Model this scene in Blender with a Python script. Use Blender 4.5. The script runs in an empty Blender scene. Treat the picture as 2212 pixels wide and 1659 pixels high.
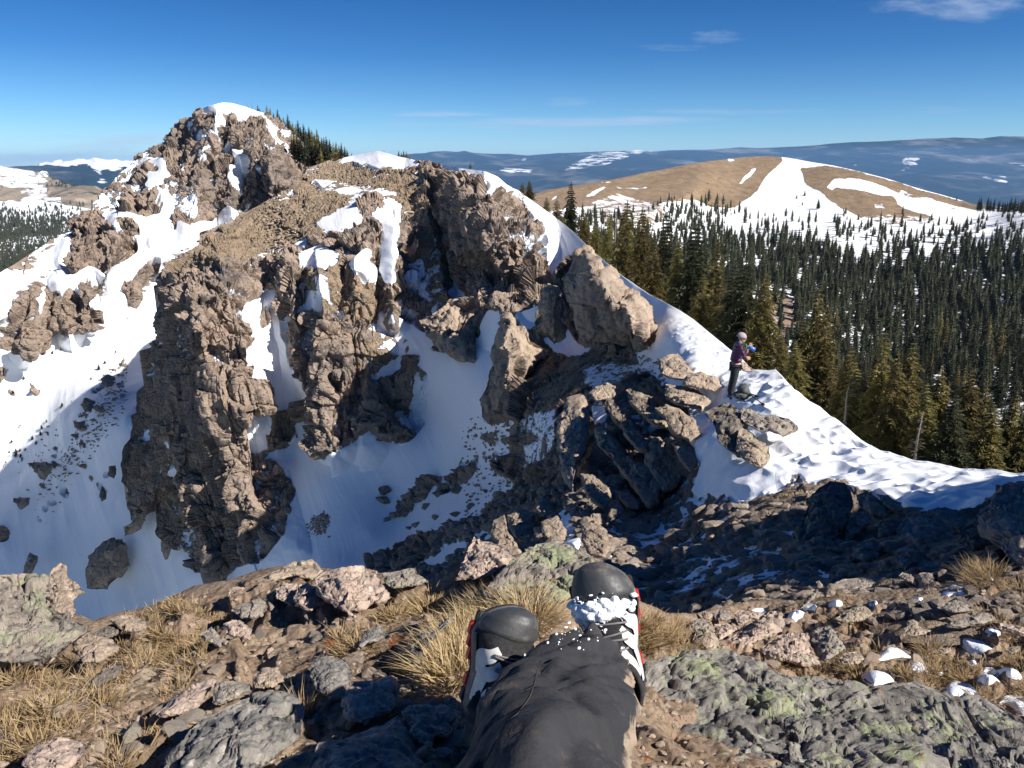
import bpy, bmesh, math, random
import numpy as np
from mathutils import Vector, Matrix, Quaternion
F32=np.float32
HAZE=3.2e-5
S=bpy.context.scene
COL=S.collection
R=math.radians
# ---------------------------------------------------------------- camera geometry
# photograph coordinates: 2212 wide x 1659 high
FD=1784.0; PITCH=R(14.8); CP=math.cos(PITCH); SP=math.sin(PITCH)
def ray(u,v):
    a=(np.asarray(u,dtype=np.float64)-1106.0)/FD
    b=(np.asarray(v,dtype=np.float64)-829.5)/FD
    y=CP-b*SP; z=-(SP+b*CP)
    return a/y, z/y            # x and z per metre forward
def at(u,v,d):
    x,z=ray(u,v)
    return Vector((float(x)*d,d,float(z)*d))
# sun
SUN_AZ=R(28); SUN_EL=R(37)
TOSUN=Vector((math.cos(SUN_AZ)*math.cos(SUN_EL),-math.sin(SUN_AZ)*math.cos(SUN_EL),math.sin(SUN_EL)))
# ---------------------------------------------------------------- numpy noise
def _h(ix,iy,iz,s):
    h=(ix.astype(np.int64)*374761393+iy.astype(np.int64)*668265263+iz.astype(np.int64)*2147483647+s*1274126177)&0xffffffff
    h=((h^(h>>13))*1274126177)&0xffffffff
    h=h^(h>>16)
    return h
def _r(h): return (h&0xffff).astype(F32)/65535.0
def vnoise(x,y,z,s=0):
    x=np.asarray(x,F32);y=np.asarray(y,F32);z=np.asarray(z,F32)
    x0=np.floor(x);y0=np.floor(y);z0=np.floor(z)
    fx=x-x0;fy=y-y0;fz=z-z0
    fx=fx*fx*(3-2*fx);fy=fy*fy*(3-2*fy);fz=fz*fz*(3-2*fz)
    r=0
    for i in (0,1):
        for j in (0,1):
            for k in (0,1):
                w=(fx if i else 1-fx)*(fy if j else 1-fy)*(fz if k else 1-fz)
                r=r+w*_r(_h(x0+i,y0+j,z0+k,s))
    return r*2-1
def fbm(x,y,z,o=4,s=0,g=0.5,l=2.03):
    r=0;a=1.0;t=0
    for i in range(o):
        r=r+a*vnoise(x,y,z,s+i*17);t+=a
        x=x*l;y=y*l;z=z*l;a*=g
    return r/t
def ridged(x,y,z,o=4,s=0):
    r=0;a=1.0;t=0
    for i in range(o):
        r=r+a*(1-2*np.abs(vnoise(x,y,z,s+i*13)));t+=a
        x=x*2.1;y=y*2.1;z=z*2.1;a*=.5
    return r/t
def facet(x,y,z,s=0,tilt=1.0):
    """faceted blocks: every Worley cell is a tilted plane; returns height, crack distance"""
    x=np.asarray(x,F32);y=np.asarray(y,F32);z=np.asarray(z,F32)
    bx=np.floor(x-.5);by=np.floor(y-.5);bz=np.floor(z-.5)
    d1=np.full(x.shape,9.,F32);d2=np.full(x.shape,9.,F32);val=np.zeros(x.shape,F32)
    for i in (0,1):
        for j in (0,1):
            for k in (0,1):
                cx=bx+i;cy=by+j;cz=bz+k
                h=_h(cx,cy,cz,s)
                h2=_h(cx,cy,cz,s+911)
                ox=x-(cx+.5+((h&255).astype(F32)/255-.5)*.75)
                oy=y-(cy+.5+(((h>>8)&255).astype(F32)/255-.5)*.75)
                oz=z-(cz+.5+(((h>>16)&255).astype(F32)/255-.5)*.75)
                d=ox*ox+oy*oy+oz*oz
                v=((h2&255).astype(F32)/255-.5)+tilt*(ox*(((h2>>8)&255).astype(F32)/255-.5)+oy*(((h2>>16)&255).astype(F32)/255-.5)+oz*(((h2>>24)&255).astype(F32)/255-.5))*2
                c=d<d1
                d2=np.where(c,d1,np.minimum(d2,d))
                val=np.where(c,v,val);d1=np.where(c,d,d1)
    return val,np.sqrt(d2)-np.sqrt(d1)
def blocks(x,y,z,w,ratio,s=0,tilt=.5,groove=.12):
    """jointed rock: staggered upright blocks, each standing out by its own amount with its own slight lean"""
    zz=z/(w*ratio)+.55*vnoise(x/w*.45,y/w*.45,z/w*.1,s+1);iz=np.floor(zz)
    a=_h(iz,iz*0,iz*0,s+2);xr=x/w+_r(a)*7+.35*vnoise(x/w*.8,y/w*.8,z/w*.5,s+3);ix=np.floor(xr)
    b=_h(ix,iz,iz*0,s+4);yr=y/w*.8+_r(b)*5+.3*vnoise(x/w*.7+5,y/w*.7,z/w*.5,s+5);iy=np.floor(yr)
    h=_h(ix,iy,iz,s+6);fx=xr-ix-.5;fy=yr-iy-.5;fz=zz-iz-.5
    v=_r(h)-.5+tilt*(fx*(_r(h>>8&0xffff)-.5)*2+fz*((((h>>5)&1023).astype(F32)/1023)-.5)*2+fy*((((h>>13)&1023).astype(F32)/1023)-.5)*2)
    e=np.minimum(np.minimum(.5-np.abs(fx),.5-np.abs(fy)),(.5-np.abs(fz))*ratio)
    return v-groove*np.exp(-e*14)
def sstep(a,b,x):
    t=np.clip((x-a)/(b-a),0,1);return t*t*(3-2*t)
# ---------------------------------------------------------------- rasters in photograph space
GX0,GY0,GW,GH,GS=-240,160,1360,800,2.0     # raster of 2-unit cells
class Ras:
    def __init__(s,v=0.): s.a=np.full((GH,GW),v,F32)
    def poly(s,pts,v,soft=0):
        p=np.array(pts,float);p=(p-[GX0,GY0])/GS
        x0,y0=np.floor(p.min(0)).astype(int)-1;x1,y1=np.ceil(p.max(0)).astype(int)+2
        x0=max(x0,0);y0=max(y0,0);x1=min(x1,GW);y1=min(y1,GH)
        if x1<=x0 or y1<=y0:return
        X,Y=np.meshgrid(np.arange(x0,x1)+.0,np.arange(y0,y1)+.0)
        ins=np.zeros(X.shape,bool)
        n=len(p)
        for i in range(n):
            ax,ay=p[i];bx,by=p[(i+1)%n]
            if ay==by: continue
            c=((ay>Y)!=(by>Y))&(X<(bx-ax)*(Y-ay)/(by-ay)+ax)
            ins^=c
        sub=s.a[y0:y1,x0:x1]; sub[ins]=v
    def blur(s,r):
        a=s.a
        k=int(max(1,round(r/GS)))
        for _ in range(2):
            for ax in (0,1):
                c=np.cumsum(np.pad(a,[(k+1,k) if ax==0 else (0,0),(k+1,k) if ax==1 else (0,0)],mode='edge'),axis=ax,dtype=np.float64)
                if ax==0:a=((c[2*k+1:]-c[:-2*k-1])/(2*k+1)).astype(F32)
                else:a=((c[:,2*k+1:]-c[:,:-2*k-1])/(2*k+1)).astype(F32)
        o=Ras();o.a=a;return o
    def __call__(s,u,v):
        x=np.clip((u-GX0)/GS,0,GW-1.001);y=np.clip((v-GY0)/GS,0,GH-1.001)
        xi=x.astype(int);yi=y.astype(int);fx=(x-xi).astype(F32);fy=(y-yi).astype(F32)
        a=s.a
        return (a[yi,xi]*(1-fx)+a[yi,xi+1]*fx)*(1-fy)+(a[yi+1,xi]*(1-fx)+a[yi+1,xi+1]*fx)*fy
CR={'1':(0,181.9),'2':(667,303.2),'3':(1474.7,242.6),'4':(0,727.7),'A':(737.4,667),'B':(1474.7,667),'C':(0,1106),'D':(737.4,1106),'E':(1474.7,1106),'0':(0,0)}
def cr(k,pts):
    ox,oy=CR[k];f=3.0 if k!='0' else 1.0
    return [(x/f+ox,y/f+oy) for x,y in pts]
# ---------------------------------------------------------------- thin plate depth
class TPS:
    def __init__(s,pts,lam=1e-4):
        p=np.array(pts,float);s.c=p[:,:2]/1000.;y=np.log(p[:,2])
        n=len(p);d=np.linalg.norm(s.c[:,None]-s.c[None],axis=2)
        K=np.where(d>0,d*d*np.log(d+1e-12),0)+lam*np.eye(n)
        P=np.hstack([np.ones((n,1)),s.c]);A=np.zeros((n+3,n+3));A[:n,:n]=K;A[:n,n:]=P;A[n:,:n]=P.T
        w=np.linalg.solve(A,np.concatenate([y,np.zeros(3)]));s.w=w[:n];s.a=w[n:]
    def __call__(s,u,v):
        u=np.asarray(u,float)/1000.;v=np.asarray(v,float)/1000.
        r=s.a[0]+s.a[1]*u+s.a[2]*v
        for i in range(len(s.w)):
            d2=(u-s.c[i,0])**2+(v-s.c[i,1])**2
            r=r+s.w[i]*.5*d2*np.log(d2+1e-18)
        return r       # ln depth
def ridge_feat(u,v,line,amp,wl,wr):
    """crest along a polyline (going down the page); falls off wl to its left, wr to its right; returns bulge toward viewer"""
    best=np.full(np.shape(u),1e9,F32);side=np.zeros(np.shape(u),F32)
    for (ax,ay),(bx,by) in zip(line[:-1],line[1:]):
        dx,dy=bx-ax,by-ay;L=dx*dx+dy*dy
        t=np.clip(((u-ax)*dx+(v-ay)*dy)/L,0,1)
        qx=u-(ax+t*dx);qy=v-(ay+t*dy);d=np.sqrt(qx*qx+qy*qy)
        c=d<best
        sg=np.sign(qx*dy-qy*dx)   # + = right side for lines going down
        side=np.where(c,sg,side);best=np.where(c,d,best)
    w=np.where(side>0,wr,wl)
    t=np.clip(1-best/w,0,1)
    return amp*t*(1.15-.15*t)
# ---------------------------------------------------------------- object helpers
def tag(o,label=None,cat=None,group=None,kind=None):
    if label:o['label']=label
    if cat:o['category']=cat
    if group:o['group']=group
    if kind:o['kind']=kind
    return o
def empty(name,loc=(0,0,0)):
    o=bpy.data.objects.new(name,None);o.location=loc;o.empty_display_size=.1;COL.objects.link(o);return o
def mesh_np(name,V,Fq,mat=None,smooth=True,attrs=None,parent=None,link=True):
    me=bpy.data.meshes.new(name)
    V=np.asarray(V,F32);n=len(V);Fq=np.asarray(Fq,np.int32);k=Fq.shape[1]
    me.vertices.add(n);me.vertices.foreach_set('co',V.ravel())
    me.loops.add(Fq.size);me.loops.foreach_set('vertex_index',Fq.ravel())
    me.polygons.add(len(Fq));me.polygons.foreach_set('loop_start',np.arange(0,Fq.size,k,dtype=np.int32))
    try: me.polygons.foreach_set('loop_total',np.full(len(Fq),k,np.int32))
    except Exception: pass
    me.polygons.foreach_set('use_smooth',np.full(len(Fq),smooth,bool))
    me.update(calc_edges=True);me.validate()
    if attrs:
        for an,av in attrs.items():
            a=me.attributes.new(an,'FLOAT','POINT');a.data.foreach_set('value',np.asarray(av,F32).ravel())
    if mat: me.materials.append(mat)
    if not link: return me
    o=bpy.data.objects.new(name,me);COL.objects.link(o)
    if parent:o.parent=parent
    return o
def grid_faces(nr,nc,off=0):
    i=np.arange(nr-1)[:,None]*nc+np.arange(nc-1)[None]
    i=i.ravel()+off
    return np.stack([i,i+nc,i+nc+1,i+1],1)
def boxn(nx,ny,nz,k):
    o=[]
    for a in (nx,ny,nz):
        a=a.astype(np.float64)
        for _ in range(2):
            for ax in (0,1):
                c=np.cumsum(np.pad(a,[(k+1,k) if ax==0 else (0,0),(k+1,k) if ax==1 else (0,0)],mode='edge'),axis=ax)
                a=(c[2*k+1:]-c[:-2*k-1])/(2*k+1) if ax==0 else (c[:,2*k+1:]-c[:,:-2*k-1])/(2*k+1)
        o.append(a)
    L=np.sqrt(o[0]**2+o[1]**2+o[2]**2)+1e-9
    return [a/L for a in o]
def blur3(a,n):
    for _ in range(n):
        a=np.pad(a,1,mode='edge');a=(a[:-2,1:-1]+a[2:,1:-1])*.25+a[1:-1,1:-1]*.5
        a=np.pad(a,1,mode='edge');a=(a[1:-1,:-2]+a[1:-1,2:])*.125+a[1:-1,1:-1]*.75
    return a
def grid_normals(X,Y,Z,smooth=0):
    def bl(a):
        for _ in range(smooth):
            a=np.pad(a,1,mode='edge');a=(a[:-2,1:-1]+a[2:,1:-1]+a[1:-1,:-2]+a[1:-1,2:]+a[1:-1,1:-1]*2)/6
        return a
    X,Y,Z=bl(X),bl(Y),bl(Z)
    ax,ay,az=np.gradient(X,axis=1),np.gradient(Y,axis=1),np.gradient(Z,axis=1)
    bx,by,bz=np.gradient(X,axis=0),np.gradient(Y,axis=0),np.gradient(Z,axis=0)
    nx=by*az-bz*ay;ny=bz*ax-bx*az;nz=bx*ay-by*ax
    L=np.sqrt(nx*nx+ny*ny+nz*nz)+1e-12
    nx,ny,nz=nx/L,ny/L,nz/L
    f=-1.0 if np.median(nx*X+ny*Y+nz*Z)>0 else 1.0
    return nx*f,ny*f,nz*f
def pl(pts):
    p=np.array(pts,float);return lambda u:np.interp(u,p[:,0],p[:,1])
def sheet(name,mat,u0,u1,nu,top,bot,nv,lnd,attrf,back=.35,nb=14,drop=.8,vpow=1.0,leftback=False,warpedge=0,kind='structure',back_round=.05,smooth=True):
    """terrain sheet: columns over the page, rows from crest to foot, plus rows that go over the crest and down its far side.
       lnd(u,v) -> ln distance, may return (ln, zoff)"""
    u=np.linspace(u0,u1,nu);T=top(u);B=bot(u)
    if warpedge:
        T=T+warpedge*fbm(u/23.,u*0+3.3,u*0,4,5)
    t=np.linspace(0,1,nv)**vpow
    U=np.repeat(u[None],nv,0);Vv=T[None]+(B-T)[None]*t[:,None]
    ld,dispf=lnd(U,Vv)
    d=np.exp(ld);x,z=ray(U,Vv)
    X=x*d;Y=d;Z=z*d
    if dispf is not None:
        nx,ny,nz_=grid_normals(X,Y,Z,smooth=3)
        nx,ny,nz_=boxn(nx,ny,nz_,10)
        h=dispf(X,Y,Z,d)
        h=h+(blur3(h,3)-h)*sstep(30,12,d)
        fade=np.clip(t*40,0.25,1)[:,None]
        # keep the crest line where the photograph has it: push there mostly sideways/along the view
        X=X+nx*h;Y=Y+ny*h;Z=Z+nz_*h*fade
    d0=d
    A=attrf(U,Vv,X,Y,Z)
    # far side rows
    s=(np.linspace(1,0,nb+1)[:-1])**1.6
    bx=[];by=[];bz=[]
    for k in s:
        L=back*d[0]*k
        hx=x[0]/np.sqrt(1+x[0]**2);hy=1/np.sqrt(1+x[0]**2)
        nz=fbm(U[0]/60.,U[0]*0+k*3,Z[0]*0,3,77)*min(1,k*2)*.012*d[0]*drop
        bx.append(X[0]+hx*L);by.append(Y[0]+hy*L);bz.append(Z[0]-drop*L*(L/(L+back_round*d[0]))+nz)
    X=np.vstack([bx,X]);Y=np.vstack([by,Y]);Z=np.vstack([bz,Z])
    for kk in A: A[kk]=np.vstack([np.repeat(A[kk][:1],nb,0),A[kk]])
    V=np.stack([X,Y,Z],-1).reshape(-1,3)
    Fq=grid_faces(nv+nb,nu)[:, ::-1]
    Fq=Fq[:, ::-1]
    if leftback:
        # close the left end: columns going back from the first column
        n0=len(V);cols=[]
        P0=np.stack([X[:,0],Y[:,0],Z[:,0]],-1)
        for k in (.06,.15,.3):
            q=P0.copy();L=k*Y[:,0];q[:,1]+=L;q[:,0]+=L*(x[0,0])+L*.35;cols.append(q)
        V=np.vstack([V]+cols);nr=nv+nb
        prev=np.arange(nr)*nu
        for c in range(3):
            cur=n0+c*nr+np.arange(nr)
            Fq=np.vstack([Fq,np.stack([cur[:-1],cur[1:],prev[1:],prev[:-1]],1)])
            prev=cur
        for kk in A: A[kk]=np.concatenate([A[kk].ravel()]+[A[kk][:,0]]*3)
    o=mesh_np(name,V,Fq,mat,smooth,A)
    if kind:o['kind']=kind
    return o
# ---------------------------------------------------------------- materials
class NT:
    def __init__(s,name):
        s.m=bpy.data.materials.new(name);s.m.use_nodes=True;s.t=s.m.node_tree;s.t.nodes.clear()
        s.out=s.n('ShaderNodeOutputMaterial')
    def n(s,t,**k):
        x=s.t.nodes.new(t)
        for a,b in k.items(): setattr(x,a,b)
        return x
    def l(s,a,b): s.t.links.new(a,b)
    def inp(s,node,key,val):
        if hasattr(val,'is_linked') or hasattr(val,'links'): s.l(val,node.inputs[key])
        else: node.inputs[key].default_value=val
    def noise(s,scale,detail=4,rough=.55,vec=None,dist=0):
        x=s.n('ShaderNodeTexNoise');x.inputs['Scale'].default_value=scale;x.inputs['Detail'].default_value=detail
        x.inputs['Roughness'].default_value=rough;x.inputs['Distortion'].default_value=dist
        s.l(vec if vec is not None else s.pos(),x.inputs['Vector']);return x.outputs['Fac']
    def voro(s,scale,feature='F1',vec=None,out='Distance'):
        x=s.n('ShaderNodeTexVoronoi',feature=feature);x.inputs['Scale'].default_value=scale
        s.l(vec if vec is not None else s.pos(),x.inputs['Vector']);return x.outputs[out]
    def pos(s):
        if not hasattr(s,'_p'):
            s._p=s.n('ShaderNodeTexCoord').outputs['Object']
        return s._p
    def mapping(s,scale=(1,1,1),rot=(0,0,0)):
        m=s.n('ShaderNodeMapping');m.inputs['Scale'].default_value=scale;m.inputs['Rotation'].default_value=rot
        s.l(s.pos(),m.inputs['Vector']);return m.outputs['Vector']
    def attr(s,name):
        a=s.n('ShaderNodeAttribute',attribute_name=name);return a.outputs['Fac']
    def math(s,op,a,b=0.,c=None,clamp=False):
        x=s.n('ShaderNodeMath',operation=op,use_clamp=clamp)
        s.inp(x,0,a);s.inp(x,1,b)
        if c is not None:s.inp(x,2,c)
        return x.outputs[0]
    def ramp(s,fac,stops,interp='LINEAR'):
        x=s.n('ShaderNodeValToRGB');x.color_ramp.interpolation=interp
        e=x.color_ramp.elements
        e[0].position=stops[0][0];e[0].color=stops[0][1]+(1,) if len(stops[0][1])==3 else stops[0][1]
        e[1].position=stops[-1][0];e[1].color=stops[-1][1]+(1,)
        for p,c in stops[1:-1]:
            q=e.new(p);q.color=c+(1,)
        s.l(fac,x.inputs[0]);return x.outputs[0]
    def mapr(s,v,a,b,c=0.,d=1.,smooth=True):
        x=s.n('ShaderNodeMapRange');x.interpolation_type='SMOOTHSTEP' if smooth else 'LINEAR'
        s.inp(x,0,v);x.inputs[1].default_value=a;x.inputs[2].default_value=b;x.inputs[3].default_value=c;x.inputs[4].default_value=d
        return x.outputs[0]
    def mix(s,f,a,b,blend='MIX'):
        x=s.n('ShaderNodeMix',data_type='RGBA',blend_type=blend)
        s.inp(x,0,f);s.inp(x,6,a if not isinstance(a,tuple) else a+(1,));s.inp(x,7,b if not isinstance(b,tuple) else b+(1,))
        return x.outputs[2]
    def bump(s,h,strength=.5,dist=.1,normal=None):
        x=s.n('ShaderNodeBump');s.inp(x,'Strength',strength);x.inputs['Distance'].default_value=dist
        s.l(h,x.inputs['Height'])
        if normal is not None:s.l(normal,x.inputs['Normal'])
        return x.outputs[0]
    def bsdf(s,col,rough=.85,normal=None,spec=.3,**k):
        b=s.n('ShaderNodeBsdfPrincipled');s.inp(b,'Base Color',col if not isinstance(col,tuple) else col+(1,))
        s.inp(b,'Roughness',rough);s.inp(b,'Specular IOR Level',spec)
        if normal is not None:s.l(normal,b.inputs['Normal'])
        for a,v in k.items(): s.inp(b,a.replace('_',' '),v)
        s.l(b.outputs[0],s.out.inputs[0]);return b
SNOW=(.86,.88,.91)
def rock_color(t,sc,warm=(.36,.27,.21),grey=(.17,.15,.135),pale=(.42,.32,.25)):
    a=t.noise(sc*.35,5,.6);b=t.noise(sc*2.2,6,.65);c=t.noise(sc*9,3,.6)
    col=t.ramp(a,[(.3,grey),(.5,warm),(.7,tuple(x*.85 for x in warm))])
    col=t.mix(t.mapr(b,.52,.72),col,pale)
    col=t.mix(t.mapr(b,.46,.3),col,tuple(x*.5 for x in grey))
    col=t.mix(t.math('MULTIPLY',t.mapr(c,.4,.25),.6),col,tuple(x*.4 for x in grey))
    return col
def terrain_mat(name,sc,snowedge=.35,bump=.6,bd=.3,dirt=(.23,.15,.075),dirt2=(.12,.085,.05),warm=(.36,.27,.21),grey=(.17,.15,.135),snowbump=.1):
    t=NT(name)
    rock=rock_color(t,sc,warm=warm,grey=grey)
    dn=t.noise(sc*3,6,.7);dc=t.ramp(dn,[(.3,dirt2),(.5,dirt),(.75,tuple(min(1,x*1.35) for x in dirt))])
    spk=t.noise(sc*8,2,.6)
    dc=t.mix(t.mapr(spk,.56,.66),dc,grey)
    da=t.attr('dirt');df=t.mapr(t.math('ADD',da,t.math('MULTIPLY',t.math('SUBTRACT',t.noise(sc*1.5,5,.7),.5),.9)),.4,.6)
    base=t.mix(df,rock,dc)
    sa=t.attr('snow')
    sn=t.math('ADD',sa,t.math('MULTIPLY',t.math('SUBTRACT',t.noise(sc*2.5,6,.72),.5),snowedge*2))
    sf=t.mapr(sn,.46,.54)
    col=t.mix(sf,base,SNOW)
    # relief
    m=t.mapping((1,1,.45))
    h1=t.voro(sc*3,'F1',m);h2=t.noise(sc*6,8,.7);h3=t.noise(sc*1.6,4,.6)
    h4=t.voro(sc*9,'F1',m);h5=t.noise(sc*22,4,.7)
    hr=t.math('ADD',t.math('ADD',t.math('MULTIPLY',h1,.5),t.math('ADD',h2,t.math('MULTIPLY',h3,.7))),t.math('ADD',t.math('MULTIPLY',h4,-.25),t.math('MULTIPLY',h5,.25)))
    hs=t.math('MULTIPLY',t.math('ADD',t.noise(sc*1.2,5,.6),t.math('MULTIPLY',t.noise(sc*7,3,.5),.3)),snowbump)
    x=t.n('ShaderNodeMix',data_type='FLOAT');t.l(sf,x.inputs[0]);t.l(hr,x.inputs[2]);t.l(hs,x.inputs[3])
    h=t.math('ADD',x.outputs[0],t.math('MULTIPLY',sf,.15))
    nrm=t.bump(h,bump,bd)
    t.bsdf(col,t.mapr(sf,0,1,.92,.6),nrm,.2)
    return t.m
def simple(name,col,rough=.7,sc=20,var=.25,bump=.2,bd=.01,spec=.3,detail=5):
    t=NT(name);n=t.noise(sc,detail,.6)
    c=t.ramp(n,[(.3,tuple(x*(1-var) for x in col)),(.7,tuple(min(1,x*(1+var)) for x in col))])
    t.bsdf(c,rough,t.bump(t.noise(sc*3,5,.65),bump,bd),spec);return t.m
# ---------------------------------------------------------------- far mountain layer (peak, left ridge, snow slope)
MAT_PEAK=terrain_mat('peak_rock_and_snow',.16,.5,1.0,1.2,warm=(.43,.335,.265),grey=(.22,.185,.165))
MAT_RIDGE=terrain_mat('ridge_rock_and_snow',.5,.45,1.0,.4,dirt=(.35,.265,.18),dirt2=(.22,.165,.115),warm=(.425,.33,.26),grey=(.21,.18,.16))
dP=TPS([(a_,b_,40+(c_-40)*.6) for a_,b_,c_ in [(490,225,250),(560,235,255),(640,310,245),(700,350,238),(400,300,246),(300,360,238),(230,410,232),(170,470,225),(100,520,207),(0,595,172),(-150,690,150),
 (560,440,225),(560,340,236),(450,500,212),(380,470,214),(380,560,205),(330,650,190),(300,800,160),(250,500,203),(200,590,180),(150,730,170),(0,760,157),(100,1000,144),(100,1200,128),(100,850,158),
 (200,1320,116),(430,1245,95),(300,1070,118),(280,900,126),(350,1000,118),(0,1000,150),(-150,800,150),(-150,1300,130),(500,1300,92),(640,1300,90),(300,1250,112),(330,1150,110),(430,700,180),(600,500,215),(450,1000,105),(550,1150,95)]],2e-4)
sP=Ras(0.2)
def paint(rs,k,v,*polys):
    for p in polys: rs.poly(cr(k,p),v)
# lower snow slope as base
paint(sP,'0',.95,[(-300,790),(0,760),(60,775),(90,740),(150,700),(215,680),(235,640),(262,600),(300,560),(360,540),(420,600),(700,700),(700,1500),(-300,1500)])
paint(sP,'0',.49,[(-300,700),(0,595),(145,495),(150,560),(60,650),(0,700),(-300,860)])
# snow of the upper mountain (crop 1)
paint(sP,'1',.95,
 [(1290,180),(1400,125),(1470,110),(1600,130),(1720,205),(1690,230),(1640,240),(1560,265),(1580,230),(1520,200),(1440,190),(1380,180),(1320,200)],
 [(1385,215),(1440,190),(1465,240),(1440,275),(1400,265)],[(1390,310),(1415,310),(1410,380),(1390,370)],
 [(1690,230),(1730,235),(1800,290),(1765,310),(1780,360),(1870,430),(1920,470),(1860,455),(1780,390),(1735,330),(1715,290)],
 [(1810,282),(1895,325),(1850,318)],[(1420,485),(1470,375),(1510,380),(1460,445)],
 [(1500,410),(1530,440),(1575,470),(1585,560),(1560,690),(1530,685),(1480,635),(1470,590),(1500,570),(1470,540),(1490,525),(1540,540),(1525,490)],
 [(840,550),(960,480),(1060,465),(1080,530),(1060,595),(1010,645),(960,688),(930,650),(965,615),(935,570),(980,565),(1030,560),(1025,510),(960,515),(880,560),(830,620)],
 [(1010,640),(1060,690),(1110,600),(1125,650),(1070,770),(1030,760),(1045,700)],
 [(1290,190),(1260,250),(1180,300),(1220,250)],[(960,430),(940,480),(850,560),(800,600),(850,530)],[(790,590),(700,690),(560,830),(530,870),(560,840),(720,740),(700,790),(640,830),(660,760)],
 [(645,850),(690,815),(830,850),(900,860),(950,880),(1030,860),(1050,800),(1080,740),(1190,680),(1160,800),(1130,870),(1240,940),(1300,890),(1400,880),(1480,790),(1540,840),(1440,955),(1405,930),(1290,960),(1285,1040),(1200,1090),(1080,1130),(1075,1190),(870,1190),(830,1230),(790,1330),(750,1370),(700,1340),(690,1240),(720,1210),(800,1150),(860,1100),(900,1060),(880,1020),(760,960),(700,900)],
 [(1640,545),(1700,540),(1690,575)],[(1810,555),(1840,550),(1835,580)],[(1180,535),(1225,545),(1190,575)],
 [(430,1010),(350,1070),(280,1150),(150,1250),(0,1320),(-100,1400),(-100,1560),(60,1480),(90,1380),(170,1330),(230,1270),(300,1240),(400,1130)],
 [(410,1140),(420,1250),(490,1235),(560,1190),(640,1195),(655,1230),(560,1290),(480,1310),(440,1330),(330,1400),(300,1310),(370,1200)],
 [(200,1450),(290,1290),(330,1290),(260,1420),(225,1560)],[(480,1350),(560,1380),(540,1340),(500,1310)],
 [(600,1380),(650,1350),(660,1420),(690,1470),(640,1540),(610,1490),(560,1420)],[(360,1530),(400,1510),(410,1640),(370,1640)],[(150,1480),(175,1530),(160,1560)])
paint(sP,'1',.46,[(480,860),(580,880),(640,960),(560,1040),(520,1130),(460,1050)],[(0,1200),(120,1130),(420,930),(440,960),(330,1050),(160,1190),(0,1300)],[(690,420),(930,470),(880,640),(760,760),(640,860),(600,800)],[(1240,280),(1420,280),(1400,420),(1280,520)],[(1080,620),(1300,640),(1300,860),(1100,840)])
paint(sP,'1',.1,[(770,880),(860,890),(930,970),(930,1000),(850,1000),(780,950)],[(1130,800),(1165,820),(1160,960),(1120,960)])
# rock cliffs at the slope's head
paint(sP,'1',.04,[(-200,1659),(-60,1620),(90,1640),(120,1450),(180,1400),(225,1430),(220,1530),(280,1460),(300,1310),(340,1370),(400,1400),(480,1350),(560,1380),(580,1440),(640,1500),(640,1545),(540,1610),(410,1645),(370,1580),(300,1630),(270,1680)],
 [(430,1240),(415,1170),(445,1000),(450,900),(520,850),(600,840),(690,900),(760,960),(860,1010),(905,1055),(880,1110),(760,1150),(700,1210),(640,1200),(560,1190),(500,1230)],
 [(800,1460),(795,1330),(830,1230),(900,1185),(1000,1130),(1075,1140),(1060,1200),(1000,1280),(960,1310),(930,1390),(880,1450)])
paint(sP,'4',.04,[(-60,0),(200,0),(330,0),(320,60),(280,120),(260,100),(215,110),(190,165),(150,120),(120,130),(80,95),(0,95),(-80,80)],[(-60,170),(55,215),(30,260),(0,290),(-60,300)])
# boulders strung down the snow slope
_rn=random.Random(5)
for (x,y,w,h) in [(795,175,35,28),(735,210,22,26),(700,285,55,45),(820,298,28,16),(765,290,20,14),(620,350,35,35),(660,330,25,35),(560,450,30,40),(600,440,25,50),(640,470,22,20),(540,510,45,20),(640,545,22,20),(530,580,35,50),(500,650,35,35),(400,680,20,20),(470,578,20,15),(370,720,25,25),(360,775,35,25),(215,340,45,45),(185,300,18,20),(280,860,60,60),(345,830,30,40),(530,700,30,25),(600,700,25,18),(590,905,22,25),(520,840,30,25),(490,880,14,40),(440,830,18,20),(390,830,22,25),(285,970,25,25),(400,990,35,45),(420,1020,40,25),(330,1070,50,35),(290,1110,30,30),(155,1080,45,50),(190,1000,25,15),(255,1190,25,35),(160,1110,12,18),(35,1290,60,80),(65,1425,12,30),(500,240,20,12),(80,360,20,30),(440,200,10,14),(970,150,40,30),(730,860,30,40),(690,900,25,40),(655,970,22,60),(680,1020,20,40)]:
    w*=.8;h*=.8;pts=[(x+w*math.cos(a)*_rn.uniform(.7,1.2)*.9,y+h*math.sin(a)*_rn.uniform(.7,1.2)*.9) for a in np.linspace(0,6.28,9)[:-1]]
    sP.poly(cr('4',pts),.0)
sPb=sP.blur(4);sPr=sP.blur(12)
paramP=dict(feat=[([(585,265),(600,330),(625,380),(640,430)],-.0,10,10),
 ([(470,240),(440,320),(430,400),(410,480),(385,560)],.05,70,60),([(520,300),(490,380),(500,450),(510,500)],.035,30,40),([(560,280),(590,340),(615,400)],.055,75,40),
 ([(545,330),(550,400),(530,470)],.03,25,30),([(580,350),(590,400),(575,440)],.03,22,25),([(355,350),(330,420),(330,500)],.035,60,50),
 ([(205,450),(170,500),(160,560)],.03,40,40),([(255,480),(240,540),(230,590)],.025,25,50),([(70,640),(60,690),(55,760)],.03,40,40),([(130,620),(140,690),(150,730)],.03,30,35),([(190,630),(195,680),(200,700)],.03,25,30),([(300,580),(290,620),(285,650)],.03,35,40)])
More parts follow.
